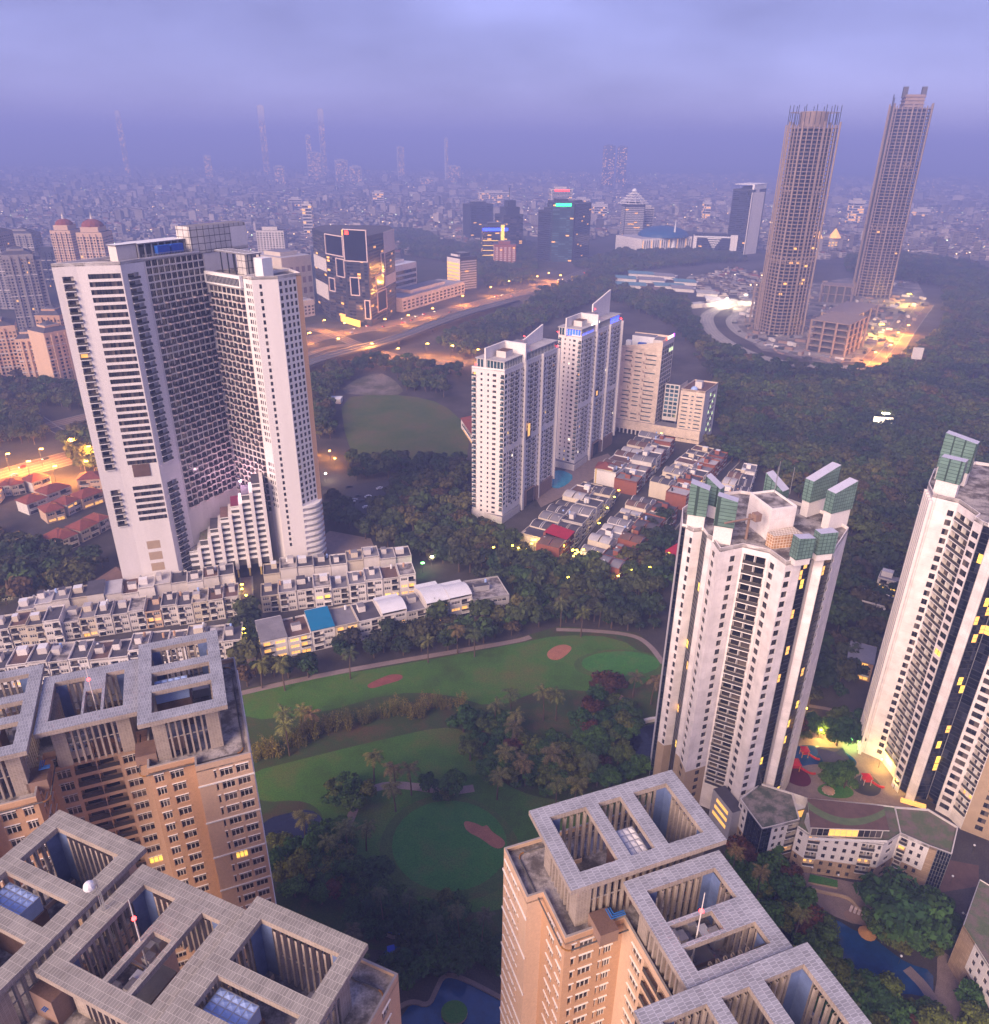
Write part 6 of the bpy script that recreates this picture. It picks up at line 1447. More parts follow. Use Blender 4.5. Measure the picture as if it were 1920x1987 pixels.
# far hazy towers
mat('city_light_b', (1, 1, 1), .5, emit=(1, .75, .42), es=2.2)
for i, (x, yb, yt, w_, lb_) in enumerate([(1180, 365, 282, 20, 'left of the pair of hazy towers at centre right'), (1205, 365, 284, 16, 'right of the pair of hazy towers at centre right'), (615, 352, 296, 30, 'above the picture-frame office in deep haze'), (520, 345, 205, 12, 'with yellow lights at its top in haze'),
        (632, 345, 212, 10, 'slim, with lights near its top in haze'), (605, 350, 262, 9, 'with a string of yellow lights in haze'), (692, 356, 322, 22, 'low and pale beside another in haze'), (665, 352, 310, 24, 'left of the low pale pair in haze'), (780, 348, 285, 12, 'thin, above the slim white towers in haze'), (880, 356, 322, 28, 'above the dark stepped towers in haze'),
        (868, 352, 268, 5, 'mast-thin with a lamp on top'), (250, 345, 216, 10, 'alone at far left in haze'), (408, 350, 302, 14, 'with a red lamp bar in haze'), (545, 356, 322, 20, 'small, left of the low pale pair'), (830, 360, 345, 26, 'short and wide in haze'), (1372, 430, 392, 10, 'white slender one left of the dark slim tower'), (1660, 440, 388, 22, 'pale, between the unfinished towers'), (1790, 430, 405, 24, 'pale, right of the unfinished towers'),
        (600, 460, 395, 18, 'pale, above the dark office'), (575, 410, 385, 26, 'white, small group at centre left'), (735, 400, 372, 22, 'white block in the middle distance'), (1130, 410, 385, 30, 'pale terrace block behind the red sign'), (1165, 425, 395, 26, 'pale stepped block with green lights'), (960, 398, 372, 60, 'long low pale mall in haze')]):
    box_tower('distant_tower', 'distant tower '+lb_, 'tower', (x-w_/2, yb), (x+w_/2, yb), yt, 30, 'pale_wall' if i > 1 else 'dark_concrete', 'glass', 7, litp=.25, extra=None, group='towers fading into the haze')
# market sheds
random.seed(4)
for i, (x, y, w_, m_) in enumerate([(1225, 558, 60, 'teal'), (1215, 545, 40, 'teal'), (1265, 548, 50, 'grey'), (1300, 560, 60, 'teal'), (1245, 536, 50, 'teal'), (1290, 540, 40, 'grey'), (1330, 552, 44, 'teal'), (1325, 565, 44, 'grey'), (1268, 568, 44, 'brown'), (1372, 575, 40, 'pale'), (1385, 588, 30, 'white')]):
    a, c = P(x-w_/2, y), P(x+w_/2, y+3); fr, L = edge(a, c); b = MB(); mt = mat('shed_roof_'+m_, {'teal': (.10, .20, .26), 'grey': (.20, .19, .21), 'brown': (.16, .10, .08), 'pale': (.3, .29, .3), 'white': (.5, .5, .52)}[m_], .6, .2, .2, fine=.2)
    b.box(fr, 0, L, 0, 22, 0, 5, 'pale_wall'); b.poly([(*[fr[0], fr[1]-1], 5), (c[0], c[1]-1, 5), (c[0], c[1]+12, 8.5), (fr[0], fr[1]+12, 8.5)], mt); b.poly([(fr[0], fr[1]+12, 8.5), (c[0], c[1]+12, 8.5), (c[0], c[1]+25, 5), (fr[0], fr[1]+25, 5)], mt)
    b.thing('market_shed', 'long %s roofed market shed, %s along the market by the wood' % (m_, ORD[i]), 'shed', 'market sheds')
# ================================================================ the low city to the horizon
def inpoly(x, y, pts):
    c = False; j = len(pts)-1
    for i in range(len(pts)):
        xi, yi = pts[i]; xj, yj = pts[j]
        if (yi > y) != (yj > y) and x < (xj-xi)*(y-yi)/(yj-yi)+xi: c = not c
        j = i
    return c
CITY = [(-900, 300), (2900, 300), (2900, 520), (1920, 505), (1730, 500), (1640, 500), (1560, 505), (1480, 490), (1430, 455), (1240, 440), (1130, 470), (1000, 455), (900, 478), (800, 470), (790, 500), (740, 500), (600, 500), (560, 560), (300, 560), (100, 540), (-900, 700)]
MARKET = [(1330, 545), (1420, 522), (1500, 528), (1480, 560), (1440, 580), (1390, 580)]
WOODS = [[(700, 440), (800, 440), (850, 470), (900, 480), (780, 480), (700, 470)], [(1090, 470), (1200, 470), (1240, 480), (1100, 500)]]
for n_, c in (('city_wall_a', (.30, .26, .24)), ('city_wall_b', (.16, .14, .135)), ('city_roof_a', (.085, .065, .06)), ('city_roof_b', (.20, .19, .20)), ('city_roof_red', (.15, .06, .045))): mat(n_, c, .85, .15, .05, island=.6)
random.seed(101)
cells = []
Y = 560.0
while Y < 7200:
    pitch = 15 if Y < 2000 else (19 if Y < 3200 else 34)
    X = -1.05*Y-200
    while X < 1.05*Y+200:
        x, y = X+random.uniform(-.25, .25)*pitch, Y+random.uniform(-.25, .25)*pitch; X += pitch
        px, py = PROJ(x, y, 0)
        if not (-120 < px < 2040): continue
        if not (inpoly(px, py, CITY) or inpoly(px, py, MARKET)) or any(inpoly(px, py, w_) for w_ in WOODS): continue
        if noise.noise(Vector((x/170, y/170, 3))) > .28: continue       # parks and wider streets
        if int(X/90) % 2 == 0 and abs(X/90-round(X/90)) < .07: continue
        cells.append((y, x, y, pitch, inpoly(px, py, MARKET)))
    Y += pitch
cells.sort()
stuff = MB(); nind = 0
def city_house(b, x, y, pitch, mk):
    a = round(noise.noise(Vector((x/400, y/400, 7)))*4)*.35+random.uniform(-.05, .05); wd, dp = pitch*random.uniform(.55, .95), pitch*random.uniform(.5, .9)
    h = random.choice([4, 6, 7, 9, 11]) if not mk else 4
    if random.random() < .035 and not mk: h = random.uniform(15, 34); wd *= 1.3
    wm = random.choice(['city_wall_a', 'city_wall_b', 'city_wall_a']); rm = random.choice(['city_roof_a', 'city_roof_b', 'city_roof_red', 'city_roof_a'])
    fr = (x, y, 0, a); b.box(fr, -wd/2, wd/2, -dp/2, dp/2, 0, h, wm, top=rm, nob=True)
    if h < 12 and random.random() < .4:
        b.poly([b_ for b_ in ((x-wd/2*cos(a)+dp/2*sin(a), y-wd/2*sin(a)-dp/2*cos(a), h), (x+wd/2*cos(a)+dp/2*sin(a), y+wd/2*sin(a)-dp/2*cos(a), h), (x+wd*.3*cos(a), y+wd*.3*sin(a), h+2.4), (x-wd*.3*cos(a), y-wd*.3*sin(a), h+2.4))], rm)
        b.poly([(x-wd/2*cos(a)-dp/2*sin(a), y-wd/2*sin(a)+dp/2*cos(a), h), (x-wd*.3*cos(a), y-wd*.3*sin(a), h+2.4), (x+wd*.3*cos(a), y+wd*.3*sin(a), h+2.4), (x+wd/2*cos(a)-dp/2*sin(a), y+wd/2*sin(a)+dp/2*cos(a), h)], rm)
    elif random.random() < .5: b.box(fr, -wd*.1, wd*.35, -dp*.2, dp*.3, h, h+2.5, wm, top='city_roof_b', nob=True)
    if pitch < 16:
        for k in range(int(h/3.2)): b.box(fr, -wd*.42, wd*.42, -dp/2-.08, -dp/2, 1+k*3.2, 2.3+k*3.2, 'glass', nob=True)
for i, (_, x, y, pitch, mk) in enumerate(cells):
    if nind < 280:
        b = MB(); city_house(b, x, y, pitch, mk); nind += 1
        px, py = PROJ(x, y, 0)
        lb_ = 'small low house in the market quarter by the wood' if mk else ('small low city house behind the white slab tower' if px < 620 else 'small low city house beyond the main road')
        b.thing('low_house', lb_, 'house', 'low city houses '+('in the market quarter' if mk else ('behind the white slab tower' if px < 620 else 'beyond the main road')))
    else: city_house(stuff, x, y, pitch, mk)
stuff.thing('distant_houses', 'dense carpet of low city houses fading into blue haze', 'houses', kind='stuff')
# scattered far lights
lights = MB(); random.seed(55)
for i in range(4200):
    _, x, y, pitch, mk = random.choice(cells)
    if noise.noise(Vector((x/500, y/500, 11))) < random.uniform(-.5, .12): continue
    s = (.4+y/5200)*random.uniform(.5, 1.3); m_ = random.choice(['city_light', 'city_light', 'city_light_b', 'city_light_g'])
    if m_ not in MATS: mat(m_, (1, 1, 1), .5, emit={'city_light': (1, .55, .16), 'city_light_b': (1, .75, .42), 'city_light_g': (.75, 1, .55)}[m_], es=2.2)
    lights.box((x, y, 0, .3), -s, s, -s, s, 9, 9+s*1.6, m_, nob=True)
lights.thing('city_lights', 'tiny warm lights scattered over the hazy city', 'lights', kind='stuff')
# ================================================================ trees
def leafball(b, c, r, n, s, mt, flat=.8):
    for _ in range(n):
        u = Vector((random.gauss(0, 1), random.gauss(0, 1), random.gauss(0, 1))).normalized(); k = random.uniform(.72, 1.06); 
        if u.z < -.35: u.z *= -.5
        p = Vector((c[0]+u.x*r*k, c[1]+u.y*r*k, c[2]+u.z*r*flat*k)); nn = (u+Vector((random.uniform(-.7, .7), random.uniform(-.7, .7), random.uniform(-.2, .9)))).normalized()
        t = nn.orthogonal().normalized(); w = nn.cross(t); a = random.uniform(0, 6.3); t, w = t*cos(a)+w*sin(a), w*cos(a)-t*sin(a); ss = s*random.uniform(.6, 1.4)
        b.poly([tuple(p+t*ss), tuple(p+w*ss*.6), tuple(p-t*ss), tuple(p-w*ss*.6)], mt)
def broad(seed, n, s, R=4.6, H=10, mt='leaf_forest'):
    random.seed(seed); tr = MB(); cr_ = MB(); base = H*.38
    tr.tube((0, 0, -.3), (0, 0, base), .34, 'trunk', 7, .24); L = random.randint(7, 10)
    for i in range(L):
        a = 2*pi*i/L+random.uniform(-.4, .4); q = random.uniform(.35, .72)*R if i else 0; z = base+random.uniform(.15, .75)*(H-base)*(1.05-q/R*.5); p = (q*cos(a), q*sin(a), z)
        tr.tube((0, 0, base*.9), p, .15, 'trunk', 4, .05); leafball(cr_, p, R*random.uniform(.34, .55), n//L, s, mt, .72)
    return tr, cr_
def palm(seed, H=9.5):
    random.seed(seed); tr = MB(); cr_ = MB(); pts = [(0, 0, -.2)]; lx, ly = random.uniform(-1, 1), random.uniform(-1, 1)
    for i in range(1, 6): t = i/5; pts.append((lx*t*t, ly*t*t, H*t))
    for i in range(5): tr.tube(pts[i], pts[i+1], .26-.025*i, 'trunk', 6, .24-.025*i)
    top = Vector(pts[-1]); n = 19
    for i in range(n):
        a = 2*pi*i/n*2.4+random.uniform(-.15, .15); el = random.uniform(-.1, 1.15); Lf = random.uniform(2.9, 3.8); d = Vector((cos(a), sin(a), 0)); sd_ = Vector((-sin(a), cos(a), 0)); prev = top; v = (d*cos(el)+Vector((0, 0, sin(el))))
        for k in range(7):
            nx = prev+v*Lf/7; v = (v+Vector((0, 0, -.26))).normalized(); w0 = .85*sin(pi*(k+.7)/8.2)
            for sgn_ in (-1, 1):
                tip = prev.lerp(nx, .9)+sd_*sgn_*w0+Vector((0, 0, -.28*w0)); cr_.poly([tuple(prev), tuple(prev.lerp(nx, .42)), tuple(tip)], 'leaf_palm'); cr_.poly([tuple(prev.lerp(nx, .5)), tuple(nx), tuple(tip+d*.3)], 'leaf_palm')
            prev = nx
    return tr, cr_
def bamboo(seed):
    random.seed(seed); tr = MB(); cr_ = MB()
    for i in range(9):
        a = random.uniform(0, 6.3); q = random.uniform(.1, .9); h = random.uniform(4.5, 7.5); o = random.uniform(.6, 1.8); p0 = (q*cos(a), q*sin(a), -.1); p1 = ((q+o)*cos(a), (q+o)*sin(a), h); tr.tube(p0, p1, .07, 'leaf_bamboo', 4, .03)
        for k in range(26):
            t = random.uniform(.2, 1.05); c = Vector(p0).lerp(Vector(p1), t)+Vector((random.gauss(0, .38), random.gauss(0, .38), random.gauss(0, .2))); u = Vector((random.uniform(-1, 1), random.uniform(-1, 1), random.uniform(-.9, .2))).normalized()*.55; w = u.cross(Vector((0, 0, 1))).normalized()*.14
            cr_.poly([tuple(c), tuple(c+u*.5+w), tuple(c+u), tuple(c+u*.5-w)], 'leaf_bamboo')
    return tr, cr_
TREES = {}
def tmesh(kind, i):
    if (kind, i) not in TREES:
        f = {'forest': lambda: broad(200+i, 850, .62), 'garden': lambda: broad(300+i, 1500, .40, 3.6, 7.5, 'leaf_garden'), 'bush': lambda: broad(350+i, 700, .30, 2.2, 3.6, 'leaf_garden'), 'red': lambda: broad(380+i, 1100, .42, 3.8, 7.5, 'leaf_red'), 'palm': lambda: palm(400+i), 'tallpalm': lambda: palm(420+i, 17), 'bamboo': lambda: bamboo(440+i)}[kind]
        a, b = f(); TREES[(kind, i)] = (a.mesh('trunk'), b.mesh('crown'))
    return TREES[(kind, i)]
def plant(kind, x, y, s, name, label, cat, group, z=0):
    tm_, cm_ = tmesh(kind, random.getstate()[1][0] % 1 or int(abs(x*13+y*7)) % 5); R = root(name, label, cat, (x, y, z), group, rz=(x*3.7+y*1.3) % 6.28); R.scale = (s, s, s*(.9+.2*((x*1.7) % 1)))
    for nm, me in (('trunk', tm_), ('crown', cm_)): o = bpy.data.objects.new(nm, me); COL.objects.link(o); o.parent = R
    return R
# --- palms
random.seed(5)
S4 = lambda x, y: (460+x/2.2548, 1050+y/2.2548)
PALMS = [((100, 570), 0), ((200, 580), 0), ((490, 530), 0), ((835, 460), 0), ((965, 420), 0), ((1040, 435), 0), ((1420, 310), 1), ((1510, 350), 1), ((1590, 310), 1), ((1480, 290), 1), ((1740, 610), 2), ((1820, 640), 2), ((275, 770), 3), ((330, 780), 3), ((220, 860), 3), ((210, 790), 3), ((1130, 750), 4), ((1200, 690), 4), ((1210, 790), 4), ((1200, 860), 4), ((1160, 950), 4),
         ((1345, 710), 4), ((1400, 710), 4), ((595, 970), 5), ((690, 1010), 5), ((760, 1030), 5), ((690, 1100), 5), ((1140, 1050), 4), ((1265, 990), 4), ((1370, 970), 4), ((1400, 1090), 4), ((1540, 990), 4), ((1480, 1090), 4), ((290, 1240), 6), ((560, 1270), 7), ((480, 1290), 7), ((410, 1320), 7)]
PG = ['beside the golf course townhouses', 'at the edge of the wood above the fairway', 'at the right end of the upper fairway', 'behind the bamboo hedge', 'in the copse right of centre', 'beside the short garden path', 'on the dark pond bank', 'beside the lower footpath']
for (p, g_) in PALMS:
    x, y = P(*S4(*p), 8.5); plant('palm', x, y, random.uniform(1.1, 1.4), 'palm_tree', 'coconut palm with spreading fronds '+PG[g_], 'palm tree', 'palms '+PG[g_])
for px, py in ((740, 1735), (790, 1740), (892, 1765), (935, 1775), (700, 1850), (690, 1810), (850, 1800), (1480, 1690), (1555, 1770), (1600, 1900), (1650, 1960), (1430, 1660)):
    x, y = P(px, py, 15); plant('tallpalm', x, y, .9, 'palm_tree', 'tall slim palm among dark garden trees between the beige blocks' if px < 1000 else 'tall slim palm beside the blue pool', 'palm tree', 'tall palms '+('between the beige blocks' if px < 1000 else 'beside the blue pool'))
# --- bamboo hedge
hl = [(500, 1478), (540, 1462), (580, 1440), (610, 1425), (650, 1412), (690, 1405), (740, 1392), (790, 1388), (840, 1382), (890, 1376)]
for i in range(62):
    t = i/61*(len(hl)-1); k = min(int(t), len(hl)-2); p = lerp(hl[k], hl[k+1], t-k); x, y = P(*p); x += random.uniform(-2.2, 2.2); y += random.uniform(-3.5, 3.5)
    plant('bamboo', x, y, random.uniform(.8, 1.25), 'bamboo_clump', 'yellow green bamboo clump in the hedge across the golf course', 'bamboo', 'bamboo clumps in the golf course hedge')
# --- woods
FOREST = [[(600, 735), (660, 712), (760, 700), (840, 716), (905, 722), (908, 1010), (960, 1030), (1010, 1075), (1100, 1110), (1180, 1110), (1290, 1010), (1310, 1080), (1280, 1230), (1235, 1226), (1085, 1212), (1000, 1236), (985, 1240), (990, 1150), (850, 1100), (800, 1075), (700, 1050), (640, 1065)],
          [(840, 668), (920, 632), (1010, 600), (1060, 565), (1110, 552), (1180, 520), (1200, 560), (1330, 580), (1345, 620), (1370, 660), (1450, 700), (1600, 728), (1680, 722), (1760, 700), (1830, 640), (1830, 560), (2000, 560), (2000, 900), (1500, 895), (1400, 880), (1385, 740), (1310, 640), (1200, 590), (1160, 585), (905, 700)],
          [(1440, 880), (1700, 900), (1920, 880), (1920, 960), (1820, 1000), (1700, 1260), (1650, 1350), (1540, 1395), (1600, 1000), (1440, 905)],
          [(-60, 1040), (40, 1060), (100, 1080), (225, 1100), (170, 1150), (60, 1175), (-60, 1195)], [(-60, 735), (150, 755), (190, 800), (20, 790), (-60, 800)], [(120, 860), (200, 840), (210, 920), (150, 915)], [(-60, 800), (60, 805), (100, 860), (-60, 870)],
          [(462, 1130), (500, 1130), (504, 1310), (620, 1290), (640, 1310), (540, 1325), (460, 1345)], [(620, 1270), (830, 1215), (990, 1195), (1010, 1235), (860, 1265), (700, 1290)],
          [(1110, 520), (1240, 478), (1430, 497), (1450, 510), (1300, 520), (1190, 535)], [(1640, 500), (1800, 500), (1900, 520), (1990, 560), (1830, 560), (1720, 540), (1640, 530)], [(700, 440), (800, 440), (860, 470), (900, 480), (1000, 460), (1040, 480), (1040, 550), (940, 560), (925, 520), (800, 500)],
          [(1360, 850), (1440, 850), (1460, 900), (1380, 900)]]
NOTREE = [[(640, 770), (740, 755), (840, 762), (900, 790), (925, 850), (915, 905), (850, 897), (760, 905), (690, 902), (658, 862)], [(650, 765), (688, 730), (740, 716), (770, 735), (795, 768)], [(622, 955), (700, 934), (770, 926), (757, 962), (716, 1014), (685, 1014)], [(600, 1060), (640, 1030), (700, 1045), (720, 1080), (640, 1090)],
          [(590, 860), (680, 850), (680, 950), (600, 960)], [(860, 740), (960, 740), (960, 960), (930, 960), (870, 800)]]
GARDEN = [([(905, 1440), (960, 1400), (1010, 1440), (1100, 1440), (1160, 1350), (1225, 1370), (1230, 1420), (1210, 1460), (1255, 1505), (1190, 1540), (1060, 1550), (960, 1530), (910, 1480)], 'in the copse right of centre', 90), ([(532, 1650), (620, 1650), (700, 1720), (850, 1760), (985, 1800), (985, 1890), (840, 1890), (790, 1940), (740, 1860), (640, 1760), (540, 1740)], 'between the two beige blocks', 74),
          ([(1440, 1640), (1500, 1680), (1540, 1740), (1580, 1760), (1600, 1860), (1690, 1930), (1810, 1960), (1810, 2050), (1600, 2050), (1420, 1700)], 'between the beige block and the blue pool', 80), ([(1690, 1740), (1760, 1750), (1850, 1780), (1860, 1830), (1800, 1860), (1740, 1850), (1690, 1810)], 'above the blue pool', 34), ([(1860, 1830), (1950, 1860), (1960, 2050), (1880, 2050), (1880, 1900)], 'at the lower right corner', 24),
          ([(640, 1530), (700, 1520), (720, 1560), (690, 1580), (640, 1560)], 'beside the short garden path', 8), ([(830, 1535), (880, 1540), (880, 1560), (840, 1560)], 'beside the short garden path', 4), ([(1050, 1150), (1200, 1150), (1230, 1215), (1080, 1205), (1000, 1225)], 'above the fairway', 26), ([(1530, 1390), (1700, 1420), (1720, 1450), (1640, 1450), (1540, 1435)], 'above the lit playground', 24), ([(1590, 1500), (1650, 1505), (1640, 1530), (1600, 1530)], 'in the playground', 6), ([(640, 1620), (700, 1640), (740, 1730), (680, 1740), (600, 1680)], 'beside the lower footpath', 16)]
random.seed(9); gl_ = []
for poly_, lab, n_ in GARDEN:
    xs = [p[0] for p in poly_]; ys = [p[1] for p in poly_]; c_ = 0; tries = 0
    while c_ < n_ and tries < 5000:
        tries += 1; px, py = random.uniform(min(xs), max(xs)), random.uniform(min(ys), max(ys))
        if not inpoly(px, py, poly_): continue
        x, y = P(px, py)
        if any((x-a)**2+(y-b)**2 < 5 for a, b in gl_): continue
        gl_.append((x, y)); c_ += 1; k = random.random(); kind = 'bush' if k < .28 else ('red' if k > .94 else 'garden')
        sub = ('left ', 'middle ', 'right ')[min(2, int((px-min(xs))/(max(xs)-min(xs)+1)*3))]+('back ', 'front ')[py > (min(ys)+max(ys))/2]+'part, '; lb0 = lab; lab2 = sub+lab
        if kind == 'bush': plant(kind, x, y, random.uniform(.8, 1.3), 'shrub', 'dense green shrub, '+lab2, 'shrub', 'shrubs, '+lab2)
        else: plant(kind, x, y, random.uniform(.8, 1.35), 'tree', ('rusty leaved tree ' if kind == 'red' else 'round green garden tree ')+lab2, 'tree', ('rusty trees ' if kind == 'red' else 'garden trees ')+lab2)
for px, py, kind, s, lb_ in ((1185, 1350, 'red', 1.7, 'large rusty brown tree at the right end of the fairway'), (1165, 1345, 'red', 1.3, 'smaller rusty tree left of the large one'), (900, 1420, 'garden', 1.5, 'broad yellow green tree left of the copse'), (1030, 1465, 'garden', 1.4, 'round golden tree in the middle of the copse'), (1720, 1800, 'garden', 2.6, 'very large green tree beside the pool island'), (1760, 1830, 'garden', 2.4, 'large spreading tree right of the pool island')):
    x, y = P(px, py); plant(kind, x, y, s, 'tree', lb_, 'tree', None)
# buildings' footprints keep the wood clear
FOOT = [(-140, 350, 62), (10, 432, 30), (30, 455, 24), (64, 512, 30), (80, 535, 24), (115, 572, 34), (150, 560, 26), (82, 203, 30), (160, 212, 34)]
cand = []; random.seed(14); y = 150.0
while y < 2100:
    st_ = 6.6 if y < 700 else 9.5; x = -1.0*y-120
    while x < 1.1*y+60:
        xx, yy = x+random.uniform(-2.4, 2.4), y+random.uniform(-2.4, 2.4); x += st_; px, py = PROJ(xx, yy, 0)
        if not (-80 < px < 2000 and py < 1420): continue
        if not any(inpoly(px, py, f_) for f_ in FOREST) or any(inpoly(px, py, f_) for f_ in NOTREE): continue
        if any((xx-a)**2+(yy-b)**2 < r_*r_ for a, b, r_ in FOOT): continue
        cand.append((xx*xx+yy*yy, xx, yy, px))
    y += st_
cand.sort()
near = [c for c in cand[:2000]]
NT = sum(1 for o in COL.objects if o.type == 'EMPTY' and o.get('category') == 'tree'); NF = max(20, 298-NT)
for _, x, y, px in near[:NF]:
    lab = 'in the wood above the golf course' if 500 < px < 1300 else ('in the wood beside the right-hand towers' if px >= 1300 else 'in the gardens left of the white tower')
    plant('forest', x, y, random.uniform(.75, 1.25), 'tree', 'dark green broadleaf tree '+lab, 'tree', 'broadleaf trees '+lab)
pts = cand[NF:]
me = bpy.data.meshes.new('woodland'); me.from_pydata([(x, y, 0) for _, x, y, px in pts], [], [])
wood = bpy.data.objects.new('woodland', me); COL.objects.link(wood); wood['label'] = 'dark green closed woodland between the towers and the city'; wood['category'] = 'woodland'; wood['kind'] = 'stuff'
tc_ = bpy.data.collections.new('woodland_trees')
for i in range(5):
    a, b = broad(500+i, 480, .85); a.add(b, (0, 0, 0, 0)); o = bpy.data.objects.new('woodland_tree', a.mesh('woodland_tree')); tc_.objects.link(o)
ng = bpy.data.node_groups.new('woodland', 'GeometryNodeTree'); ng.interface.new_socket('Geometry', in_out='INPUT', socket_type='NodeSocketGeometry'); ng.interface.new_socket('Geometry', in_out='OUTPUT', socket_type='NodeSocketGeometry')
N_ = ng.nodes; K_ = ng.links; gi, go = N_.new('NodeGroupInput'), N_.new('NodeGroupOutput'); m2p = N_.new('GeometryNodeMeshToPoints'); iop = N_.new('GeometryNodeInstanceOnPoints'); ci = N_.new('GeometryNodeCollectionInfo')
ci.inputs['Collection'].default_value = tc_; ci.inputs['Separate Children'].default_value = True; ci.inputs['Reset Children'].default_value = True; iop.inputs['Pick Instance'].default_value = True
rv = N_.new('FunctionNodeRandomValue'); rv.data_type = 'FLOAT_VECTOR'; rv.inputs[0].default_value = (0, 0, 0); rv.inputs[1].default_value = (0, 0, 6.28)
rs = N_.new('FunctionNodeRandomValue'); rs.data_type = 'FLOAT'; rs.inputs[2].default_value = .55; rs.inputs[3].default_value = 1.5
K_.new(gi.outputs[0], m2p.inputs[0]); K_.new(m2p.outputs[0], iop.inputs['Points']); K_.new(ci.outputs[0], iop.inputs['Instance']); K_.new(rv.outputs[0], iop.inputs['Rotation']); K_.new(rs.outputs[1], iop.inputs['Scale']); K_.new(iop.outputs[0], go.inputs[0])
md = wood.modifiers.new('woodland', 'NODES'); md.node_group = ng
print('forest', len(cand), 'city', len(cells))
# ================================================================ lamps, cars and small things
def lamp(px, py, hgt, mt, watts, label, group=None, arm=2.2, r=.45, z=0, col=None, name='street_lamp', gl=True):
    X, Y = P(px, py, z); R = root(name, label, 'street lamp' if name == 'street_lamp' else 'lamp', (X, Y, z), group)
    b = MB(); b.tube((X, Y, z), (X, Y, z+hgt), .14, 'dark_metal', 6, .09); b.tube((X, Y, z+hgt), (X+arm, Y-arm*.3, z+hgt+.2), .09, 'dark_metal', 5); b.build('pole', R)
    b = MB(); b.box((X+arm, Y-arm*.3, z+hgt, .2), -r*1.6, r*1.6, -r, r, -.15, .25, mt); b.build('lamp_head', R)
    if watts:
        pl = bpy.data.lights.new('lamp_light', 'POINT'); pl.energy = watts; pl.shadow_soft_size = .6; pl.color = col or {'lamp_orange': (1, .38, .06), 'lamp_white': (1, .8, .5), 'lamp_yellow': (1, .62, .12), 'lamp_green': (.45, 1, .25)}[mt]
        o = bpy.data.objects.new('lamp_light', pl); COL.objects.link(o); o.parent = R; o.location = (arm, -arm*.3, hgt-.6)
    return R
random.seed(3)
HW = [(628, 642), (667, 648), (745, 640), (790, 632), (837, 618), (896, 592), (950, 574), (985, 562), (1040, 552), (1062, 545), (1085, 550), (600, 668), (655, 680), (720, 690)]
for i, (x, y) in enumerate(HW): lamp(x, y, 13, 'lamp_orange', 16000 if i in (0, 1, 2, 11, 12) else 38000, 'tall orange street lamp beside the highway, right of the white slab tower', 'orange lamps along the highway', r=.8)
for i, (x, y) in enumerate(((827, 690), (875, 694), (924, 702), (770, 700))): lamp(x, y, 13, 'lamp_orange', 26000, 'orange street lamp above the trees behind the sports field', 'orange lamps behind the sports field', r=.7)
for i, (x, y) in enumerate(((84, 905), (20, 915), (140, 885), (175, 900), (-30, 930), (60, 930), (110, 940), (170, 930))): lamp(x, y, 13, 'lamp_orange', 30000, 'orange street lamp above the red roofed villas', 'orange lamps above the red roofed villas', r=.6)
for i, (x, y, wt_) in enumerate(((1702, 655, 120000), (1757, 592, 90000))): lamp(x, y, 16, 'lamp_yellow', wt_, ['very bright yellow flood lamp beside the concrete frame', 'bright yellow flood lamp beyond the concrete frame'][i], None, r=1.6)
for i, (x, y) in enumerate(((1720, 690), (1690, 705), (1755, 650), (1735, 665))): lamp(x, y, 12, 'lamp_orange', 50000, 'orange lamp on the road right of the construction site', 'orange lamps right of the construction site', r=.7)
for i, (x, y) in enumerate(((1406, 596), (1443, 588))): lamp(x, y, 12, 'lamp_white', 50000, ['white lamp beside the long shed at the ring road', 'white lamp right of the long shed at the ring road'][i], None, r=1.2)
lamp(1709, 822, 9, 'lamp_white', 24000, 'bright white lamp lighting a board among dark trees at right', None, r=1.6)
b = MB(); X, Y = P(1709, 838); b.box((X, Y, 0, -.2), -7, 7, 0, .6, 2, 12, 'lit_white'); b.box((X, Y, 0, -.2), -5, -4.4, .1, .5, 0, 2, 'steel'); b.box((X, Y, 0, -.2), 4.4, 5, .1, .5, 0, 2, 'steel'); b.thing('billboard', 'glowing pale billboard among dark trees at the right', 'billboard')
b = MB(); X, Y = P(1775, 712); b.box((X, Y, 0, -.2), -5, 5, 0, .8, 8, 20, 'pale_wall'); b.tube((X, Y+.4, 0), (X, Y+.4, 9), .5, 'steel'); b.thing('billboard', 'tall pale unlit billboard beside the orange road at right', 'billboard')
for i, (x, y) in enumerate(((1588, 1432), (1604, 1428))): lamp(x, y, 4, 'lamp_yellow', 2600, ['left yellow garden lamp above the playground', 'right yellow garden lamp above the playground'][i], None, .4, .3, name='garden_lamp')
lamp(1646, 1448, 3.5, 'lamp_green', 900, 'green white lamp beside the playground terrace', None, .4, .35, name='garden_lamp')
for x, y in ((1560, 1390), (1705, 1490), (1735, 1530), (1500, 1560), (1690, 1590)): lamp(x, y, 4, 'lamp_yellow', 1300, 'small yellow lamp around the playground terrace', 'yellow lamps around the playground', .3, .2, name='garden_lamp')
for x, y, m_, wt_ in ((640, 890, 'lamp_orange', 5200), (612, 885, 'lamp_orange', 5200), (650, 905, 'lamp_orange', 2600), (632, 935, 'lamp_white', 1200)): lamp(x, y, 6, m_, wt_, 'low lamp in the yard right of the white slab tower', 'lamps in the yard right of the white slab tower', .5, .4)
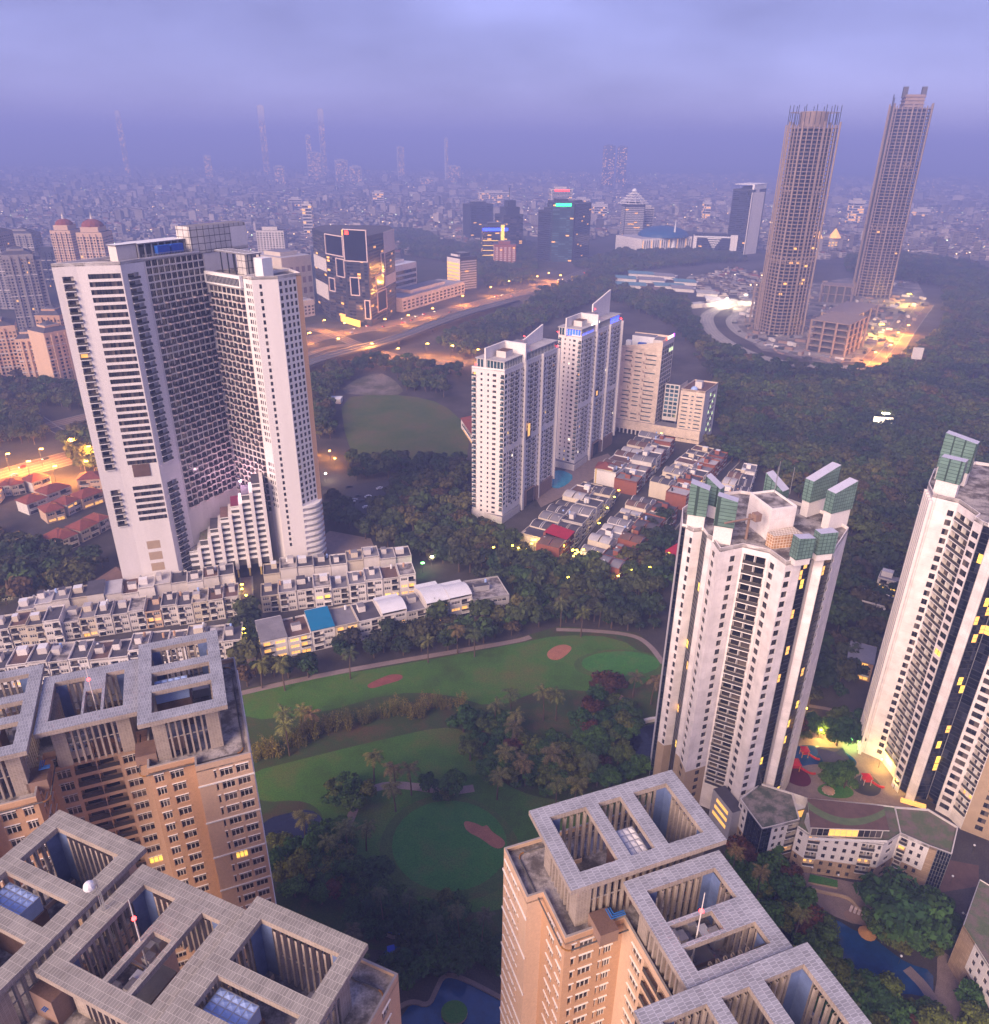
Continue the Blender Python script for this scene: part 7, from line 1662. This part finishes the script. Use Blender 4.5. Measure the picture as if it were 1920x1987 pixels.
for x, y, m_, wt_ in ((855, 1048, 'lamp_yellow', 1100), (880, 1055, 'lamp_white', 700), (935, 1040, 'lamp_green', 1400), (820, 1112, 'lamp_green', 500), (838, 1100, 'lamp_white', 500), (1035, 1178, 'lamp_green', 1700), (1020, 1158, 'lamp_green', 1200)): lamp(x, y, 6, m_, wt_, 'lamp glowing through the trees in front of the slim towers' if y < 1060 else 'lamp glowing beside the golf course houses', 'lamps glowing through the trees', .3, .5, name='garden_lamp')
for x, y, m_ in ((97, 1108, 'lamp_yellow'), (107, 1108, 'lamp_yellow'), (118, 1108, 'lamp_yellow'), (130, 1108, 'lamp_yellow'), (62, 1130, 'lamp_yellow'), (14, 1160, 'lamp_white'), (155, 1100, 'lamp_yellow')): lamp(x, y, 3.5, m_, 620, 'low yellow lamp in the garden left of the white slab tower', 'lamps in the garden left of the white slab tower', .3, .35, name='garden_lamp')
for i in range(70):
    A, B = random.choice([((1290, 1100), (1420, 915)), ((1110, 1110), (1230, 930)), ((1020, 1075), (1190, 1110)), ((1230, 930), (1290, 850)), ((900, 1075), (1060, 1100)), ((1080, 1150), (1280, 1130)), ((474, 1130), (480, 1290))])
    t = rnd(); x, y = lerp(A, B, t); lamp(x+random.uniform(-6, 6), y+random.uniform(-3, 3), random.choice([4, 7, 9]), 'lamp_yellow', 160 if i % 2 else 0, 'small yellow street lamp along the townhouse streets', 'small yellow lamps along the townhouse streets', .2, .32)
for i, (x, y) in enumerate(((1577, 1683), (1628, 1698), (1680, 1710), (1733, 1722), (1530, 1690), (1777, 1735), (1828, 1650), (1870, 1772), (1900, 1815), (1750, 1855), (1850, 1700), (1892, 1640))):
    X, Y = P(x, y, 3.4); R = root('globe_lamp', 'white globe lamp on a thin post around the curved building garden', 'lamp', (X, Y, 0), 'globe lamps around the curved building garden'); b = MB(); b.tube((X, Y, 0), (X, Y, 3.1), .05, 'dark_metal', 5); b.build('pole', R); b = MB(); b.dome((X, Y, 3.35), .34, .34, 'roof_white', 10, 4); b.dome((X, Y, 3.35), .34, -.34, 'roof_white', 10, 4); b.build('globe', R)
# garden building details round the curved building
b = MB(); q = smooth_line([P(*p) for p in ((1565, 1725), (1600, 1735), (1640, 1742), (1655, 1752), (1665, 1768), (1690, 1770), (1705, 1760), (1730, 1752))]); ribbon(q, .5, 1.0, 'sand_stone', b, h=1.0); b.thing('garden_wall', 'curved stone garden wall above the pool', 'wall')
b = MB(); q = [P(*p) for p in ((1572, 1700), (1625, 1712), (1625, 1726), (1568, 1715))]; b.prism(ccw(q), 0, .8, 'sand_stone', top='green'); b.thing('planter', 'long stone planter full of plants before the curved building', 'planter')
for i in range(4):
    b = MB(); X, Y = P(1652+i*8, 1772+i*3); b.box((X, Y, .2, .9), 0, 2.0, 0, .7, .2, .35, 'pink_panel'); b.box((X, Y, .2, .9), 1.4, 2.0, 0, .7, .35, .75, 'pink_panel'); b.box((X, Y, .2, .9), .1, .2, .05, .65, -.1, .2, 'steel'); b.box((X, Y, .2, .9), 1.7, 1.8, .05, .65, -.1, .2, 'steel')
    b.thing('sun_lounger', 'pink pool lounger, %s of four from the left on the round deck' % ORD[i], 'sun lounger', 'pool loungers')
b = MB(); X, Y = P(1680, 1822); b.tube((X, Y, 0), (X, Y, 2.4), .08, 'steel', 5)
for i in range(12): t0, t1 = 2*pi*i/12, 2*pi*(i+1)/12; b.poly([(X+2.4*cos(t0), Y+2.4*sin(t0), 2.3), (X+2.4*cos(t1), Y+2.4*sin(t1), 2.3), (X, Y, 3.3)], mat('thatch', (.45, .22, .07), .95, .2, 3))
b.thing('parasol', 'round orange thatched parasol over the pool', 'parasol')
# playground
def slide(px, py, cols, label, s=1):
    X, Y = P(px, py); R = root('play_tower', label, 'playground', (X, Y)); b = MB()
    for x, y in ((-1, -1), (1, -1), (1, 1), (-1, 1)): b.tube((X+x*s, Y+y*s, 0), (X+x*s, Y+y*s, 3.2), .12, cols[1], 6)
    b.box((X, Y, 0, 0), -s, s, -s, s, 1.6, 1.8, cols[0]); b.build('tower_frame', R)
    b = MB()
    for i in range(4): a, c = [(-1, -1), (1, -1), (1, 1), (-1, 1)][i], [(1, -1), (1, 1), (-1, 1), (-1, -1)][i]; b.poly([(X+a[0]*1.3*s, Y+a[1]*1.3*s, 3.2), (X+c[0]*1.3*s, Y+c[1]*1.3*s, 3.2), (X, Y, 4.6)], cols[0])
    b.build('roof', R); b = MB(); prev = None
    for i in range(9):
        t = i/8; c = (X+s*(1+3.6*t), Y-s*(.3+1.6*sin(2.2*t)), 1.7-1.5*t)
        if prev: b.tube(prev, c, .42, cols[0], 7)
        prev = c
    b.build('slide', R)
slide(1540, 1492, ('red_paint', 'yellow_paint'), 'red and yellow climbing tower with slide beside the white tower', 1.5); slide(1680, 1520, ('red_paint', 'pink_panel'), 'red climbing frame on the dark round play floor', 1.2); slide(1560, 1467, ('red_paint', 'yellow_paint'), 'red and yellow water slide at the pool edge', 1.1)
b = MB(); X, Y = P(1615, 1478); 
for x, y in ((-4, -3), (4, -3), (4, 3), (-4, 3)): b.tube((X+x, Y+y, 0), (X+x, Y+y, 3), .15, 'trunk', 6)
for i in range(4): a, c = [(-5, -4), (5, -4), (5, 4), (-5, 4)][i], [(5, -4), (5, 4), (-5, 4), (-5, -4)][i]; b.poly([(X+a[0], Y+a[1], 3), (X+c[0], Y+c[1], 3), (X, Y, 4.5)], 'roof_dark')
b.thing('pool_pavilion', 'grey roofed pavilion in the middle of the playground pool', 'pavilion')
b = MB(); X, Y = P(1608, 1535)
for i in range(10): t = 2*pi*i/10; b.tube((X, Y, 0), (X+2.2*cos(t), Y+2.2*sin(t), .2), .2, 'pink_panel', 5)
b.dome((X, Y, 0), 2.2, 1.3, 'pale_sand', 12, 4); b.thing('sundial', 'pale round stone mound in the round flower bed', 'sculpture')
# white pergola by the right tower and estate wall
R = root('pergola', 'white arched pergola beside the road behind the right-edge tower', 'pergola', P(1775, 985)); 
for i in range(8): b = MB(); a, c = lerp(P(1735, 965), P(1790, 985), i/7), lerp(P(1760, 1000), P(1800, 1010), i/7); b.tube((*a, 0), (*a, 5), .2, 'white_trim', 5); b.tube((*a, 5), (*lerp(a, c, .5), 6.5), .25, 'white_trim', 5); b.tube((*lerp(a, c, .5), 6.5), (*c, 5), .25, 'white_trim', 5); b.tube((*c, 0), (*c, 5), .2, 'white_trim', 5); b.build('arch', R)
b = MB(); q = smooth_line([P(*p) for p in ((1650, 922), (1700, 935), (1760, 958), (1800, 962))]); ribbon(q, 1.0, 3.2, 'sand_stone', b, h=3.2); b.thing('estate_wall', 'long beige retaining wall behind the glass-crowned tower', 'wall')
b = MB(); q = smooth_line([P(*p) for p in ((1212, 1436), (1228, 1412), (1252, 1402), (1275, 1398), (1310, 1398))]); ribbon(q, 1.2, 1.6, 'pale_wall', b, h=1.6); b.thing('pond_wall', 'curved pale wall along the pond beside the white tower', 'wall')
# ferry-like blue slide beside the lower pool
b = MB(); A, B = P(738, 1800), P(792, 1828); q = smooth_line([A, lerp(A, B, .4), (lerp(A, B, .6)[0], lerp(A, B, .6)[1]+1.0), B]); ribbon(q, 1.4, 1.2, 'blue_paint', b, h=.5); ribbon([(x+.3, y-1.6) for x, y in q], .5, .9, 'pale_wall', b, h=.9); b.thing('pool_slide', 'long blue slide in the dark garden between the beige blocks', 'slide')
b = MB(); X, Y = P(775, 1862); b.prism([(X+5*cos(t*pi/9), Y+3.6*sin(t*pi/9)) for t in range(18)], 0, .5, 'pink_panel', top='pool_blue'); b.box((X-2.2, Y+1, 0, .3), -1, 1, -1, 1, .5, 3, 'blue_paint'); b.thing('jacuzzi', 'round jacuzzi with a blue box beside the lower left block', 'pool')
b = MB(); X, Y = P(882, 1968); b.prism([(X+3.4*cos(t*pi/9), Y+3.0*sin(t*pi/9)) for t in range(18)], 0, .9, 'sand_stone', top='green'); b.thing('pool_island', 'small planted stone island in the lower blue pool', 'planter')
b = MB(); q = smooth_line([P(*p) for p in ((768, 1960), (800, 1943), (832, 1955), (846, 1925), (862, 1890), (905, 1902), (985, 1945))]); ribbon(q, 1.2, .5, 'paving', b, h=.4); struct('pool_edge', b)
# vehicles
def car(x, y, a, mt, label, group, lights=True):
    R = root('car', label, 'car', (x, y, .1), group, rz=a); F = (0, 0, 0, 0)
    def pt(nm, fn): b = MB(); fn(b); o = bpy.data.objects.new(nm, b.mesh(nm)); COL.objects.link(o); o.parent = R
    pt('body', lambda b: (b.box(F, -2.2, 2.2, -.9, .9, .35, .95, mt), b.box(F, -1.3, 1.0, -.78, .78, .95, 1.45, mt)))
    pt('windows', lambda b: (b.box(F, -1.35, 1.05, -.7, .7, 1.0, 1.38, 'glass_dark'), b.box(F, -1.1, .8, -.8, .8, 1.0, 1.38, 'glass_dark')))
    for wx in (-1.4, 1.4):
        for wy in (-.85, .85): pt('wheel', lambda b: b.tube((wx, wy-.1, .33), (wx, wy+.1, .33), .33, 'dark_frame', 8))
    if lights:
        for wy in (-.6, .6): pt('headlight', lambda b: b.box(F, 2.2, 2.26, wy-.15, wy+.15, .6, .8, 'lamp_white')); pt('tail_light', lambda b: b.box(F, -2.26, -2.2, wy-.15, wy+.15, .6, .8, 'lamp_red'))
    return R
hwq = smooth_line([P(*p) for p in ((0, 925), (110, 895), (200, 870), (330, 800), (480, 720), (590, 660), (660, 648), (760, 628), (860, 606), (960, 580), (1040, 562), (1095, 545), (1130, 528), (1180, 512))])
CM = ['roof_white', 'steel', 'dark_cladding', 'roof_white', 'red_paint', 'dark_metal']
for i in range(46):
    t = random.uniform(0, 1)*(len(hwq)-2); k = int(t); x, y = lerp(hwq[k], hwq[k+1], t-k); d = (hwq[k+1][0]-hwq[k][0], hwq[k+1][1]-hwq[k][1]); a = atan2(d[1], d[0]); off = random.choice([-9, -5.5, 5.5, 9]); x -= sin(a)*off; y += cos(a)*off
    m_ = random.choice(CM); car(x, y, a+(pi if off > 0 else 0), m_, {'roof_white': 'white', 'steel': 'silver', 'dark_cladding': 'black', 'red_paint': 'red', 'dark_metal': 'dark grey'}[m_]+' car driving on the orange lit highway', 'cars on the highway')
for i in range(14):
    x, y = P(random.uniform(640, 750), random.uniform(945, 1000)); car(x, y, .5, random.choice(CM), 'car parked on the dark lot behind the white slab tower', 'cars parked behind the white slab tower', False)
# construction clutter
random.seed(66); b = MB()
for i in range(420):
    px, py = random.uniform(1420, 1800), random.uniform(548, 706)
    if not inpoly(px, py, [(1430, 585), (1520, 560), (1640, 540), (1780, 545), (1800, 600), (1760, 640), (1690, 700), (1600, 705), (1480, 680), (1410, 630)]): continue
    x, y = P(px, py); s = random.uniform(1.5, 6); b.box((x, y, 0, random.uniform(0, 3)), -s, s, -s*.4, s*.4, .06, random.uniform(.8, 4), random.choice(['bare_concrete', 'roof_grey', 'pale_wall', 'dark_concrete', 'dark_metal', 'brown_wall']))
b.thing('site_clutter', 'litter of slabs, huts and stacks over the construction site', 'construction materials', kind='stuff')
# aerial lamps on the rear block edge
# ================================================================ haze
hz = MB(); hz.box((0, 0, 0, 0), -23000, 23000, -700, 35000, -1, 345, 'haze_dummy' if 'haze_dummy' in MATS else mat('haze_dummy', (1, 1, 1)))
M = bpy.data.materials.new('haze'); M.use_nodes = True; n, l = M.node_tree.nodes, M.node_tree.links; n.clear(); o_ = n.new('ShaderNodeOutputMaterial'); pv = n.new('ShaderNodeVolumePrincipled')
pv.inputs['Color'].default_value = (.36, .46, .98, 1); pv.inputs['Density'].default_value = 0.00043; pv.inputs['Anisotropy'].default_value = 0.0
l.new(pv.outputs[0], o_.inputs['Volume']); MATS['haze_dummy'] = M
ho = hz.thing('haze', 'pale blue violet haze over the whole city', 'haze', kind='stuff')
